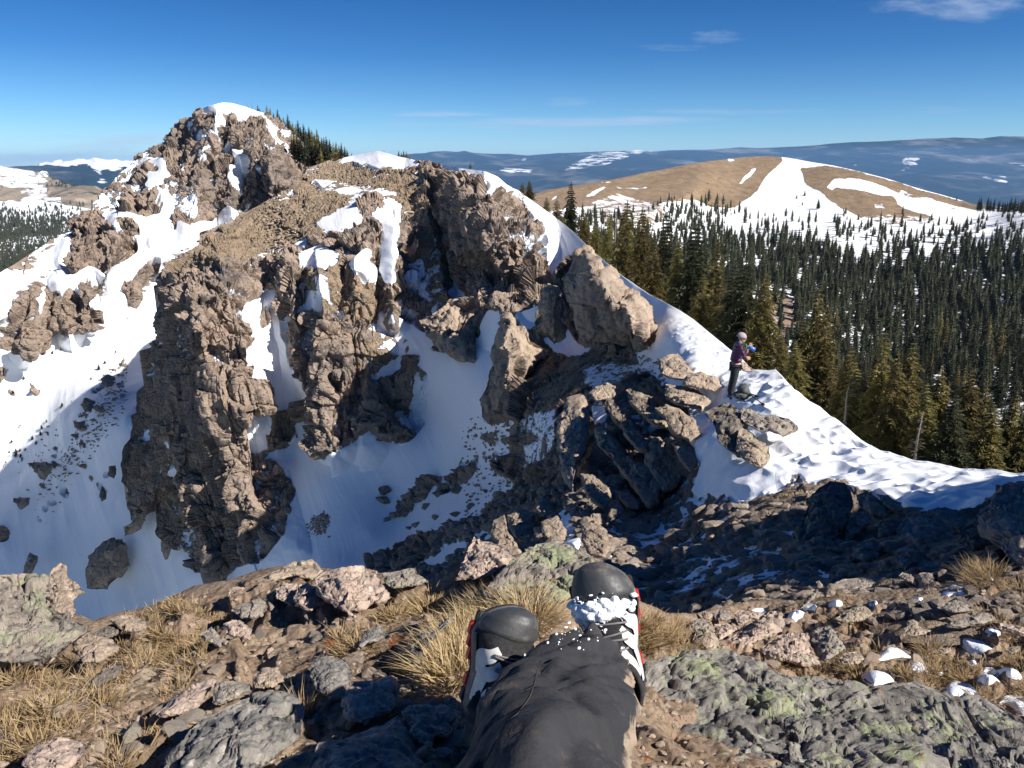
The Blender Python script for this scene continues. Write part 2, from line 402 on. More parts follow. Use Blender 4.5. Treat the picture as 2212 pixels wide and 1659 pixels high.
def rockrelief(X,Y,Z,scales,seed,stretch=.45,lean=(0.,0.),tilt=.7):
    """jointed rock relief in metres: staggered blocks at several sizes, leaning columns, thin fissures"""
    q=scales[0]
    wx=fbm(X/q*.7,Y/q*.7,Z/q*.35,3,seed+3)*q*.3
    wy=fbm(X/q*.7+9,Y/q*.7,Z/q*.35,3,seed+4)*q*.3
    xw=X+lean[0]*Z+wx;yw=Y+lean[1]*Z+wy
    xr=xw*.9+yw*.43;yr=yw*.9-xw*.43
    r=0
    for i,s in enumerate(scales):
        k=max(1.,(1/stretch)*(.85**i)*.8)
        c_,s_=math.cos(i*.9),math.sin(i*.9)
        v=blocks(xr*c_+yr*s_,yr*c_-xr*s_,Z+.25*xr*(1 if i%2 else -1)+wx*.5,s,k,seed+i*7,tilt)
        r=r+s*v*(.50,.66,.70,.6)[min(i,3)]
    n=vnoise(xw/q*3.5,yw/q*3.5,Z/q*.8,seed+50)
    n2=vnoise(xw/q*1.5,yw/q*1.5,Z/q*.33,seed+52)
    r=r-q*.13*np.exp(-np.abs(n)*13)-q*.26*np.exp(-np.abs(n2)*11)
    m=q*.1
    return r+fbm(X/m*.3,Y/m*.3,Z/m*.3,3,seed+71)*q*.02
def lndP(U,Vv):
    W=U+6*fbm(U/40,Vv/40,U*0,3,9);W2=Vv+6*fbm(U/40,Vv/40,U*0+5,3,19)
    l=dP(U,Vv)
    sn=sPb(W,W2);rk=1-sPr(W,W2)
    for line,amp,wl,wr in paramP['feat']:
        l=l-ridge_feat(W,W2,line,amp,wl,wr)
    rock=1-sstep(.3,.6,sn)
    def disp(X,Y,Z,d):
        rr=rockrelief(X,Y,Z,(4.2,2.0,1.0,.5),40,.30)*.85+fbm(X*.18,Y*.18,Z*.15,5,8)*.5
        P_['rr']=rr
        return rr*rock+rk*.5*rock+(fbm(X*.06,Y*.06,Z*.06,4,31)*1.3+ridged((X+Z*.9)*.22,Y*.05,Z*.05,3,4)*.10)*(1-rock)
    return l,disp
P_={}
sPf=sP.blur(3)
def attrP(U,Vv,X,Y,Z):
    W=U+6*fbm(U/40,Vv/40,U*0,3,9)+3*fbm(U/9,Vv/9,U*0,3,29);W2=Vv+6*fbm(U/40,Vv/40,U*0+5,3,19)+3*fbm(U/9,Vv/9,U*0+7,3,39)
    m=sPf(W,W2)
    return dict(snow=m-np.clip(P_['rr']/3.4,-.4,.4)*(4*m*(1-m)*.8+.2),dirt=np.zeros_like(U)+.3)
topP=pl([(-260,750),(-150,690),(-60,630),(0,590),(60,552),(145,497),(165,470),(200,435),(240,395),(262,368),(275,360),(320,320),(360,295),(378,270),(420,250),(430,238),(455,228),(480,222),(500,223),(530,232),(560,242),(600,255),(640,290),(680,330),(720,345),(800,360)])
mountain=sheet('mountain',MAT_PEAK,-240,760,1150,topP,lambda u:np.interp(u,[-240,300,480,640,760],[1380,1380,1300,1280,1200]),820,lndP,attrP,back=.25,nb=14,drop=.45,smooth=False)
# ---------------------------------------------------------------- nearer ridge: buttress, brown slope, couloir, snow saddle, rocky slope
MC=[(760,338,180),(640,400,150),(500,480,137),(430,540,130),(350,615,124),(335,700,120),(285,900,114),(275,1050,108),(820,329,170),(925,349,150),(985,362,140),(1075,385,112),(1130,420,84),(1180,455,74),(1240,500,64),(1300,560,51),(1350,605,43),(1400,640,40),(1430,640,36),(1500,690,29),(1560,740,24.5),(1450,730,26.5),(1500,800,21.8),(1640,800,20.7),(1690,815,19),(1780,890,16.4),(1850,945,14.2),(1980,1000,11.8),(2212,1022,9.6),(2400,1035,8.6),
(700,450,128),(600,550,114),(800,450,120),(900,400,138),(620,600,106),(440,700,104),(560,1190,90),(600,1000,92),(560,850,94),(500,700,101),(400,800,108),(350,1000,107),(430,1245,96),(480,1250,93),
(600,750,98),(640,880,94),(750,750,93),(750,900,86),(760,970,82),(880,950,79),(900,700,93),(1000,700,86),(1050,600,95),(1100,500,98),(1180,600,64),(1200,700,50),(700,1050,79),(640,1180,76),(560,1240,85),(900,900,84),(980,780,76),(1060,700,76),(1080,660,78),
(900,1050,74),(800,1150,70),(700,1230,66),(1000,950,68),(1080,910,50),(1200,800,42),(1300,770,37),(1400,770,30),(1400,700,33),(1100,1000,43),(1000,1100,50),(900,1200,50),(800,1240,56),(1200,900,29),(1300,850,27),(1450,830,23),(1540,860,20.5),(1250,1100,17),(1400,1150,15),(1100,1150,24),(1000,1210,27),(1500,1080,15),(1600,880,17.6),(1700,900,15.6),(1560,950,15.4),(1640,1000,13.2),(1700,1050,11.6),(1900,1050,10.6),(2100,1080,8.4),(1600,1100,11),(1800,1150,8.3),(2000,1150,6.8),(2200,1150,5.6),(1500,1200,9.5),(1400,1300,7),(1600,1300,5.4),(1800,1300,4.6),(2000,1280,4.3),(2200,1250,4.1),(1200,1250,9),(1100,1290,10),(900,1330,20),(1800,1420,3.6),(1400,1420,5),(2200,1400,3.3),(640,1330,62),(480,1330,85),(2400,1250,4),(2400,1120,5.6)]
MC=[(u_,v_,d_ if d_<=40 or u_>1110 else 40+(d_-40)*.5) for u_,v_,d_ in MC]
dM=TPS(MC,2e-4)
sM=Ras(0.27);gM=Ras(0.0)
# brown slope
paint(gM,'0',.75,[(700,350),(760,340),(925,350),(930,380),(890,470),(830,430),(790,430),(720,470),(700,505),(640,530),(600,550),(540,565),(450,570),(370,600),(350,615),(430,540),(500,480),(560,430),(640,400),(665,362)])
paint(gM,'0',.6,[(640,600),(720,560),(800,600),(860,640),(840,760),(780,700),(660,650)],[(560,900),(640,870),(650,950),(610,970),(560,960)],[(1130,720),(1230,740),(1400,770),(1410,800),(1300,840),(1180,880),(1100,800)],[(780,740),(900,740),(900,800),(850,840),(760,800)],[(900,380),(960,480),(1000,620),(1040,650),(960,700),(880,600)])
paint(gM,'0',.5,[(1350,1100),(1700,1060),(2212,1150),(2300,1400),(1300,1400)])
paint(sM,'0',.24,[(720,420),(900,360),(925,380),(880,470),(700,560),(640,600)])
paint(sM,'0',.16,[(360,600),(640,400),(700,350),(760,345),(690,430),(640,520)])
paint(sM,'2',.95,[(0,715),(60,690),(110,700),(200,755),(120,810),(60,830),(0,825),(-60,800),(-60,740)],[(55,545),(160,500),(280,390),(325,380),(300,450),(350,490),(300,560),(260,590),(200,570),(130,600)],
 [(480,385),(530,380),(595,430),(570,500),(585,560),(590,600),(560,680),(575,740),(545,820),(552,940),(500,925),(470,850),(480,760),(470,640),(465,520),(410,495),(440,460),(490,440)],
 [(290,780),(350,715),(390,730),(370,800),(440,860),(430,930),(380,940),(360,880),(290,830)],[(635,845),(700,850),(715,930),(640,920)],[(340,350),(390,310),(430,300),(400,330)],[(495,340),(560,325),(560,350),(500,362)],
 [(320,100),(400,70),(490,60),(560,90),(720,140),(640,165),(540,180),(440,185),(380,160),(200,155),(240,110)],
 [(850,190),(880,150),(950,170),(1020,180),(1120,190),(1200,210),(1310,280),(1360,330),(1220,312),(1170,275),(1100,242),(1050,215)],
 [(1390,330),(1450,380),(1550,440),(1700,550),(1850,680),(1940,780),(2050,860),(2230,980),(2230,1060),(2100,1010),(2020,920),(2000,850),(1930,790),(1800,690),(1750,700),(1740,760),(1700,740),(1600,710),(1550,650),(1530,540),(1480,530),(1420,460)],
 [(1535,660),(1580,700),(1700,750),(1720,790),(1680,850),(1640,830),(1620,880),(1580,920),(1545,800)],
 [(930,940),(960,910),(1015,1000),(990,1050),(955,1060)],[(800,1100),(840,1050),(830,1110),(805,1140)],[(450,1510),(520,1430),(620,1400),(600,1440),(610,1480),(560,1510),(490,1545)])
paint(sM,'2',.62,[(340,1270),(400,1180),(460,1140),(450,1090),(500,1140),(530,1085),(570,1140),(640,1190),(690,1190),(740,1260),(720,1330),(600,1340),(500,1325),(350,1290)],[(0,230),(250,290),(420,300),(560,350),(420,380),(240,370),(100,330)],[(30,880),(120,870),(130,1000),(60,1000)],[(360,1330),(700,1320),(760,1400),(640,1400),(480,1380)])
paint(sM,'2',.95,[(600,1190),(720,1240),(830,1260),(840,1310),(790,1350),(850,1400),(760,1395),(700,1330),(650,1250)],[(-20,980),(40,975),(40,1080),(10,1120),(-20,1080)])
paint(sM,'1',.95,[(1575,1400),(1600,1430),(1700,1380),(1710,1340),(1800,1340),(1790,1420),(1835,1520),(1830,1659),(1640,1659),(1620,1560),(1570,1480)],[(2050,905),(2212,800),(2280,860),(2212,970),(2100,960)],[(1900,1050),(1990,1010),(1995,1055),(1910,1060)],[(1790,760),(1960,650),(1980,655),(1820,750)],[(1940,1120),(2080,1050),(2200,1110),(2170,1170),(2080,1190),(2000,1180)])
paint(sM,'1',.0,[(1680,1490),(1720,1450),(1750,1480),(1740,1560),(1700,1620)])
paint(sM,'4',.95,[(1585,80),(1640,50),(1650,0),(1830,0),(1850,60),(1860,190),(1940,300),(1970,390),(1900,430),(1940,505),(1850,470),(1760,500),(1750,400),(1720,290),(1620,270),(1640,230),(1600,150)],
 [(1605,560),(1650,500),(1760,500),(1770,560),(1720,650),(1730,720),(1640,755),(1620,650)],
 [(1960,600),(2050,700),(2090,795),(2212,740),(2400,600),(2400,1800),(1540,1700),(1480,1560),(1540,1500),(1640,1470),(1700,1480),(1840,1300),(1880,1160),(1915,1100),(1890,1060),(1920,1000),(1880,900),(1830,850),(1760,780),(1700,790),(1740,740),(1880,690),(1920,640),(1890,580),(2020,505),(2000,560)])
paint(sM,'4',.95,[(1060,480),(1085,460),(1060,560),(1040,640)],[(1060,690),(1090,680),(1090,740),(1070,740)],[(1290,640),(1330,690),(1310,715)],[(945,620),(985,560),(975,680),(950,700)],[(1070,870),(1140,840),(1150,900),(1080,910)])
# couloir
paint(sM,'A',.97,[(530,310),(640,280),(800,340),(870,350),(900,310),(860,240),(900,200),(930,150),(910,130),(950,20),(1040,30),(1060,140),(1100,400),(1100,730),(1200,700),(1200,770),(1130,830),(1000,900),(950,960),(1020,1080),(1130,1130),(980,1250),(900,1340),(700,1400),(580,1500),(430,1510),(170,1655),(-200,1800),(-400,1800),(-300,1200),(-90,1160),(0,900),(60,960),(150,850),(160,780),(240,860),(420,880),(550,740),(480,700),(560,640),(520,600),(580,500),(560,410),(500,360)])
paint(sM,'A',.5,[(400,480),(520,400),(580,500),(560,640),(480,760),(440,740)],[(850,830),(1200,700),(1420,640),(1400,900),(1330,1010),(1000,1080),(960,960),(1000,900)],[(700,1190),(600,1150),(640,1080),(800,960),(900,960),(880,1040),(800,1130)])
paint(sM,'A',.30,[(640,1160),(720,1090),(820,1010),(880,1030),(800,1120),(700,1190),(600,1230)],[(370,1280),(440,1190),(520,1180),(600,1070),(640,1080),(560,1200),(440,1310),(330,1370)],[(1000,1090),(1050,1000),(1130,960),(1200,1000),(1130,1090)],[(1100,860),(1200,800),(1300,830),(1180,890)])
paint(sM,'A',.95,[(430,1680),(700,1535),(830,1490),(790,1570),(600,1680)],[(860,1480),(980,1430),(995,1500),(930,1515)],[(1420,1310),(1480,1340),(1545,1450),(1545,1560),(1400,1520),(1470,1460),(1430,1400)],[(1620,620),(1700,610),(1720,740),(1640,750)],[(1850,1430),(2010,1415),(1960,1540),(1880,1530)],[(2060,1550),(2090,1480),(2150,1420),(2170,1350),(2212,1320),(2212,1440),(2180,1560),(2080,1600)],[(1440,210),(1470,120),(1530,230),(1625,235),(1600,300),(1480,310),(1400,290),(1300,190)],[(1130,50),(1290,0),(1290,70),(1240,140),(1190,140)])
paint(sM,'A',.52,[(1560,380),(1700,360),(1980,370),(2060,330),(2120,330),(1900,440),(1800,520),(1620,530),(1560,450)],[(1620,620),(1820,430),(1900,430),(1780,560)])
# saddle snow
paint(sM,'0',.97,[(1285,535),(1330,575),(1420,645),(1450,720),(1405,725),(1395,650),(1330,610),(1290,575)])
paint(sM,'B',.97,[(-140,0),(-60,-60),(0,10),(80,100),(200,200),(300,280),(380,390),(600,420),(700,530),(1000,700),(1300,860),(1500,940),(1800,1010),(2300,1050),(2900,1080),(2900,1180),(2080,1180),(1900,1350),(1560,1330),(1250,1210),(1080,1200),(1000,1120),(850,1150),(760,1080),(680,1090),(660,1170),(400,1210),(100,1212),(80,1180),(100,1000),(30,880),(60,750),(40,650),(150,600),(-100,560),(-180,420),(-250,400),(-300,300),(-170,200)])
paint(sM,'B',.45,[(700,1080),(850,1140),(1000,1110),(1100,1200),(900,1200),(700,1180)])
paint(sM,'E',.95,[(0,390),(60,330),(170,220),(200,155),(130,200),(0,270)],[(300,335),(370,195),(480,90),(600,40),(480,160),(560,160),(470,290),(350,330)],[(500,520),(570,420),(660,450),(560,535)],[(510,370),(600,350),(780,310),(640,410),(540,430)],[(830,460),(920,400),(975,400),(940,465)],[(-300,300),(-180,240),(-150,330),(-290,400)],[(100,510),(210,460),(200,510)],[(0,450),(130,405),(60,455)])
paint(sM,'E',.43,[(0,560),(0,-100),(600,-100),(800,300),(600,560)],[(-500,-100),(0,-100),(0,560),(-500,560)])
sMb=sM.blur(4);sMr=sM.blur(14)
FEATM=[([(450,560),(440,640),(435,720),(455,800),(470,900),(485,1000),(515,1100),(545,1190)],.095,150,130),
 ([(470,560),(500,640),(520,720),(525,800),(540,900)],.018,25,45),([(385,640),(380,760),(370,860),(360,960),(340,1050)],.035,60,35),
 ([(415,620),(425,680),(430,740)],.03,25,22),
 ([(625,570),(640,700),(655,800),(665,880)],.035,26,38),([(690,600),(700,700),(705,800),(700,900),(710,970)],.06,34,60),([(770,560),(770,640),(760,720),(740,800)],.03,30,50),
 ([(850,490),(850,560),(845,620),(850,690)],.03,30,40),([(800,760),(790,860),(780,960)],.03,50,60),([(560,700),(575,800),(590,900),(600,1000)],.015,40,30),
 ([(985,385),(1020,440),(1060,520),(1090,600),(1090,650)],.085,115,150),([(1045,380),(1060,450),(1070,540)],.02,20,30),([(1095,440),(1105,500),(1100,560)],.02,25,40),([(1140,480),(1155,560),(1165,660)],.06,42,60),
 ([(1040,570),(1080,600),(1110,620)],-.07,50,40),([(935,390),(945,470),(970,560),(985,640)],-.05,18,60),([(860,340),(800,440),(760,520)],.012,80,80),
 ([(420,1060),(440,1150),(460,1230)],.045,30,40),([(400,960),(395,1040)],.03,18,20)]
def lndM(U,Vv):
    W=U+5*fbm(U/36,Vv/36,U*0,3,9);W2=Vv+5*fbm(U/36,Vv/36,U*0+5,3,19)
    l=dM(U,Vv)
    sn=sMb(W,W2);rk=1-sMr(W,W2)
    far=sstep(1250,1000,U)
    for line,amp,wl,wr in FEATM:
        l=l-ridge_feat(W,W2,line,amp,wl,wr)
    gr=gM.blur(6)(W,W2)
    rock=(1-sstep(.35,.6,sn))
    amp=rock*(1-.7*sstep(.4,.7,gr))
    def disp(X,Y,Z,d):
        k=sstep(25,45,d)
        rr=(rockrelief(X,Y,Z,(2.8,1.35,.65,.32),140,.27,(.15,0))*.88+fbm(X*.25,Y*.25,Z*.2,5,8)*.3)*np.clip(d/60,.4,1)
        near=(rockrelief(X,Y,Z,(1.2,.55,.26,.12),240,.9)*.5+fbm(X,Y,Z,4,18)*.1)*np.clip(d/18,.25,1)
        rr=rr*k+near*(1-k)
        P_['rm']=rr/(.4+1.5*k)
        small=rockrelief(X,Y,Z,(1.3,.5,.25),77,1)
        h=rr*amp+rk*amp*(.5*k+.1*(1-k))+small*.3*(rock-amp)*np.clip(d/60,.2,1)
        foot=(fbm(X*1.1,Y*1.1,Z*0,3,61)*.16+ridged(X*2.6,Y*2.0,Z*0,2,62)*.06)*sstep(34,20,d)
        h=h*np.where(U>1100,np.clip(np.arange(h.shape[0])[:,None]/50.-.15,0,1),1)
        return h+(fbm(X*.1,Y*.1,Z*.1,3,31)*.5*k+ridged((X+Z)*.5,Y*.12,Z*.1,3,4)*.05*k+foot)*(1-rock)
    return l,disp
sMf=sM.blur(3);gMf=gM.blur(5)
def attrM(U,Vv,X,Y,Z):
    W=U+5*fbm(U/36,Vv/36,U*0,3,9)+3*fbm(U/9,Vv/9,U*0,3,29);W2=Vv+5*fbm(U/36,Vv/36,U*0+5,3,19)+3*fbm(U/9,Vv/9,U*0+7,3,39)
    m=sMf(W,W2)
    sa=m-np.clip(P_['rm']*.6,-.35,.35)*(4*m*(1-m)*.8+.2)
    cr_=np.clip(1.6-np.arange(U.shape[0])/14.,0,1)[:,None]*((U>1178)|((U>1000)&(U<1120)))
    return dict(snow=np.maximum(sa,cr_*.97),dirt=gMf(W,W2))
topM=pl([(272,1075),(276,1000),(285,900),(310,800),(335,700),(345,620),(360,590),(400,560),(430,540),(460,500),(500,480),(540,455),(600,420),(640,400),(665,362),(700,352),(740,342),(760,338),(790,332),(820,327),(840,332),(860,338),(900,346),(925,349),(960,356),(985,362),(1020,366),(1050,370),(1075,382),(1100,400),(1130,418),(1180,455),(1240,500),(1300,555),(1350,600),(1400,636),(1430,650),(1470,672),(1500,692),(1560,742),(1600,775),(1625,800),(1660,802),(1675,800),(1690,815),(1720,850),(1780,890),(1850,945),(1900,975),(1980,1000),(2050,1010),(2100,1013),(2212,1022),(2400,1040)])
botM=pl([(272,1078),(285,1080),(340,1105),(350,1170),(400,1205),(430,1248),(480,1290),(560,1320),(700,1330),(900,1340),(1400,1400),(2400,1420)])
ridge=sheet('ridge',MAT_RIDGE,272,2400,1750,topM,botM,800,lndM,attrM,back=.3,nb=16,drop=.75,leftback=True,warpedge=0,smooth=False)
# ---------------------------------------------------------------- right-hand hill and forest valley
MAT_HILL=terrain_mat('hill_grass_and_snow',.05,.42,.5,1.2,dirt=(.235,.165,.10),dirt2=(.15,.11,.07),warm=(.25,.18,.13),snowbump=.15)
HC=[(1150,418,560),(1300,392,620),(1500,352,700),(1650,338,760),(1850,370,680),(2000,410,620),(2100,440,580),(2212,458,520),(2400,480,470),(1200,470,450),(1400,480,480),(1600,440,600),(1900,500,500),(2200,530,450),
(1450,560,380),(1700,600,385),(2000,600,400),(2200,600,385),(1600,750,262),(1900,750,280),(2200,750,270),(1500,650,270),(1600,850,190),(1900,900,180),(2200,950,150),(1700,1000,130),(2200,1100,110),(1150,600,230),(1300,600,260),(2400,700,300),(2400,1000,130)]
dH=TPS(HC,3e-4)
sH=Ras(.97)
paint(sH,'3',.0,[(-1200,100),(610,200),(640,300),(645,325),(600,370),(560,400),(490,500),(360,600),(320,600),(230,590),(0,575),(-300,600),(-1200,620)])
paint(sH,'3',.0,[(760,370),(940,350),(1100,380),(1400,455),(1750,555),(2060,620),(2070,634),(1900,625),(1700,582),(1540,542),(1450,540),(1300,480),(1100,435),(980,440),(930,500),(980,520),(1000,500),(1200,530),(1360,550),(1400,600),(1480,640),(1640,690),(1500,708),(1340,700),(1130,660),(1000,600),(900,540),(800,480),(780,420)])
paint(sH,'3',.5,[(1220,580),(1300,590),(1340,640),(1240,640)],[(1300,655),(1700,690),(1640,740),(1300,730),(1100,670)],[(1420,480),(1540,530),(1700,560),(1500,560),(1400,520)],[(1700,600),(1800,615),(1780,640),(1690,620)])
paint(sH,'3',.95,[(360,470),(430,390),(470,370),(482,378),(430,425),(390,465)],[(280,305),(350,300),(340,315),(290,318)],[(0,560),(70,556),(170,570),(165,600),(30,650),(-10,620)],[(60,400),(150,385),(130,400)],[(260,440),(280,430),(285,445)])
paint(sH,'2',.9,[(1560,390),(1640,345),(1650,350),(1590,390)],[(1770,385),(1900,310),(1960,288),(1850,370)],[(1860,270),(2000,262),(1990,270),(1900,280)],[(1980,300),(2190,296),(2205,312),(2000,312)],[(1790,480),(1880,475),(1880,500),(1790,500)])
paint(sH,'2',.5,[(1780,420),(2000,340),(2212,380),(2300,480),(2212,620),(1900,560)],[(2050,560),(2120,440),(2212,400),(2300,420),(2300,560)])
paint(sH,'0',.4,[(1645,640),(1700,620),(1720,700),(1690,780),(1640,740)],[(1870,690),(1900,690),(1900,730),(1870,730)])
sHb=sH.blur(2.5)
def lndH(U,Vv):
    l=dH(U,Vv)
    l=l-ridge_feat(U,Vv,[(1500,410),(1440,440),(1400,470)],.03,60,20)
    def disp(X,Y,Z,d):
        return fbm(X*.012,Y*.012,Z*0,4,50)*5+fbm(X*.08,Y*.08,Z*0,3,51)*.5
    return l,disp
def attrH(U,Vv,X,Y,Z):
    W=U+5*fbm(U/30,Vv/14,U*0,4,9);W2=Vv+3*fbm(U/30,Vv/14,U*0+5,4,19)
    m=sHb(W,W2)
    return dict(snow=m,dirt=np.where((W>1480)|(W2<430),1.,.45)*np.where(((W-1670)/60)**2+((W2-700)/90)**2<1,0,1))
topH=pl([(1040,440),(1100,430),(1150,421),(1180,413),(1250,400),(1300,391),(1400,370),(1500,352),(1560,345),(1620,339),(1660,337),(1700,341),(1750,350),(1800,358),(1850,369),(1900,382),(2000,410),(2080,432),(2100,440),(2180,450),(2212,455),(2440,478)])
hill=sheet('hill',MAT_HILL,1040,2440,700,topH,pl([(1040,640),(1400,800),(1600,950),(1700,1020),(2440,1180)]),420,lndH,attrH,back=.35,nb=8,drop=.3)
# ---------------------------------------------------------------- far country
def far_mat(name,sc,forest=(.012,.026,.035),pale=(.19,.185,.18),pa=.49,pb=.62,snowk=1.0):
    t=NT(name);m=t.mapping((1,.6,2.5))
    n=t.noise(sc,7,.62,m);n2=t.noise(sc*.35,4,.6,m)
    c=t.mix(t.mapr(t.math('ADD',t.math('MULTIPLY',n,.6),t.math('MULTIPLY',n2,.4)),pa,pb),forest,pale)
    c=t.mix(t.mapr(t.noise(sc*5,3,.6),.35,.7),c,t.mix(.5,c,tuple(x*.4 for x in forest)))
    s=t.attr('snow');sf=t.mapr(t.math('ADD',s,t.math('MULTIPLY',t.math('SUBTRACT',t.noise(sc*3,6,.7),.5),1.1*snowk)),.46,.56)
    c=t.mix(sf,c,SNOW)
    t.bsdf(c,.95,t.bump(t.noise(sc*2,6,.65),.5,1/sc*.08),.1);return t.m
sF=Ras(.0)
paint(sF,'2',.50,[(1600,245),(1700,160),(1850,90),(1990,60),(2280,60),(2280,95),(2100,140),(1950,190),(1720,220)])
paint(sF,'2',.60,[(1205,198),(1380,188),(1470,205),(1540,232),(1420,225),(1230,226)],[(1460,60),(1520,95),(1480,110)],[(1580,120),(1700,95),(1650,135)])
paint(sF,'2',.52,[(680,85),(800,75),(1100,78),(1130,92),(800,98),(690,100)],[(1140,110),(1210,95),(1230,110),(1160,128)],[(1380,100),(1450,90),(1420,125),(1370,170),(1360,150)],[(1450,78),(1560,75),(1560,90)])
paint(sF,'3',.52,[(1590,180),(1650,172),(1650,190)],[(1670,180),(1730,178),(1790,205),(1750,215)],[(1830,182),(1930,165),(1950,172),(1900,188)],[(1960,158),(2100,150),(2300,165),(2300,180),(2100,165)],[(840,255),(900,240),(880,275)],[(1120,245),(1190,235),(1200,255)],[(1530,285),(1575,285),(1560,300)],[(1405,345),(1440,350),(1430,370),(1400,362)],[(2080,350),(2300,345),(2300,380),(2150,365)],[(2160,280),(2300,260),(2300,290),(2170,300)],[(0,255),(60,240),(100,255),(40,270)],[(940,320),(1000,310),(970,335)])
paint(sF,'3',.5,[(1410,290),(1560,283),(1575,300),(1480,365),(1410,365)],[(1090,310),(1190,300),(1200,330),(1100,345)],[(1640,295),(1750,285),(1760,310),(1650,330)],[(1800,300),(2100,330),(2300,330),(2300,350),(2050,350),(1800,330)],[(1560,400),(2000,410),(2212,420),(2212,440),(1700,430)],[(1900,430),(2100,400),(2120,470),(2000,480)],[(1850,540),(1900,540),(1900,590),(1800,580)])
paint(sF,'0',.72,[(-100,380),(0,374),(80,374),(100,352),(130,348),(170,346),(205,343),(240,354),(300,356),(300,372),(240,382),(220,376),(200,384),(190,372),(150,382),(110,380),(90,384),(0,385)])
paint(sF,'0',.55,[(190,395),(262,385),(262,392),(200,404)],[(200,378),(225,378),(230,396),(215,396)])
sFb=sF.blur(3)
def simple_attr(r):
    def f(U,Vv,X,Y,Z):
        W=U+3*fbm(U/20,Vv/8,U*0,3,9);W2=Vv+2*fbm(U/20,Vv/8,U*0+5,3,19)
        return dict(snow=r(W,W2),dirt=np.zeros_like(U))
    return f
dFR=TPS([(860,337,19000),(1200,331,20000),(1600,320,21000),(1900,307,21000),(2212,296,21000),(2450,290,20000),(860,380,13000),(1200,390,13000),(1600,400,12500),(2212,400,13000),(860,470,7000),(1200,470,8000),(1600,470,8500),(2212,480,8500),(2450,480,8500)])
topFR=pl([(780,341),(860,338),(880,335),(900,332),(950,334),(1000,331),(1050,333),(1100,333),(1140,336),(1200,331),(1300,329),(1380,327),(1400,329),(1450,325),(1540,323),(1600,319),(1640,320),(1700,317),(1770,314),(1800,311),(1850,308),(1900,307),(1960,303),(2000,299),(2060,297),(2120,299),(2160,295),(2212,296),(2460,290)])
far_hills=sheet('distant_hills',far_mat('far_forested_hills',.0011),780,2460,620,topFR,pl([(780,480),(2460,500)]),140,
   lambda U,Vv:(dFR(U,Vv),lambda X,Y,Z,d:ridged(X*.00035,Y*.00012,Z*0,4,70)*130+fbm(X*.002,Y*.001,Z*0,3,71)*30),simple_attr(sFb),back=.2,nb=4,drop=.03)
dFL=TPS([(a_,b_,c_*.5) for a_,b_,c_ in [(-260,375,24000),(100,355,25000),(205,346,25000),(400,356,25000),(-260,400,17000),(150,400,15000),(400,400,15000),(-260,450,9000),(150,450,9000),(400,450,9000)]])
topFL=pl([(-260,372),(-100,376),(0,371),(40,373),(78,374),(90,362),(100,356),(112,357),(122,352),(132,351),(140,355),(152,353),(160,352),(172,349),(184,351),(192,352),(200,347),(206,346),(216,352),(226,357),(238,358),(250,355),(262,358),(275,357),(300,355),(320,358),(400,356)])
far_peaks=sheet('distant_peaks',far_mat('far_snow_peaks',.0011,snowk=.8),-260,400,330,topFL,pl([(-260,460),(400,460)]),90,
   lambda U,Vv:(dFL(U,Vv)-sum(ridge_feat(U,Vv,l,a,12,14) for l,a in [([(122,350),(110,375),(100,400)],.03),([(205,344),(212,370),(190,395)],.04),([(172,348),(160,372)],.03),([(250,354),(240,380)],.03),([(152,352),(140,380)],.02)]),lambda X,Y,Z,d:ridged(X*.0006,Y*.0004,Z*.0006,4,72)*150),simple_attr(sFb),back=.1,nb=3,drop=.1)
sL=Ras(.56)
paint(sL,'0',.56,[(-300,300),(70,300),(110,390),(100,430),(-300,440)]);paint(sL,'0',.0,[(110,385),(300,380),(300,500),(150,460),(110,430)]);paint(sL,'0',-.3,[(-50,418),(30,420),(50,432),(-50,432)],[(120,425),(190,442),(120,440)])
paint(sL,'0',.62,[(0,366),(70,366),(100,385),(60,395),(0,385)])
sLb=sL.blur(4)
dL1=TPS([(-260,366,3600),(30,368,3600),(110,385,3400),(230,410,3200),(-260,440,2500),(0,440,2500),(200,440,2500),(-260,480,2200),(200,480,2200),(330,430,3000)])
topL1=pl([(-260,370),(-100,369),(0,367),(30,366),(70,370),(90,376),(110,386),(150,400),(190,413),(230,411),(260,403),(330,400)])
mid_hill=sheet('left_hill',terrain_mat('left_hill_ground',.006,.5,.6,14,warm=(.27,.22,.16),grey=(.035,.045,.03)),-260,330,330,topL1,pl([(-260,480),(330,490)]),110,
   lambda U,Vv:(dL1(U,Vv),lambda X,Y,Z,d:ridged(X*.004,Y*.002,Z*0,4,74)*38),simple_attr(sLb),back=.2,nb=4,drop=.1)
dL2=TPS([(-260,425,2000),(30,436,2000),(180,450,1900),(330,470,1700),(-260,560,1300),(0,560,1300),(200,540,1400),(-260,660,950),(0,660,950),(200,620,1000)])
topL2=pl([(-260,425),(-100,430),(0,434),(60,437),(130,442),(180,449),(230,460),(330,480)])
low_hill=sheet('snowy_hill',terrain_mat('snowy_hill_ground',.01,.05,.3,5),-260,330,260,topL2,pl([(-260,700),(330,700)]),150,
   lambda U,Vv:(dL2(U,Vv),lambda X,Y,Z,d:fbm(X*.006,Y*.004,Z*0,4,75)*8),lambda U,Vv,X,Y,Z:dict(snow=np.ones_like(U),dirt=np.zeros_like(U)),back=.2,nb=4,drop=.1)
# ---------------------------------------------------------------- valley floor out of sight, so that the country is one piece
t_=NT('valley_floor_ground');t_.bsdf(t_.ramp(t_.noise(.002,6,.6),[(.4,(.03,.045,.035)),(.6,(.5,.52,.55))]),.95,None,.1)
valley=mesh_np('valley_floor',[(-30000,-3000,-420),(30000,-3000,-420),(30000,30000,-620),(-30000,30000,-620)],[(0,1,2,3)],t_.m,False)
valley['kind']='structure'
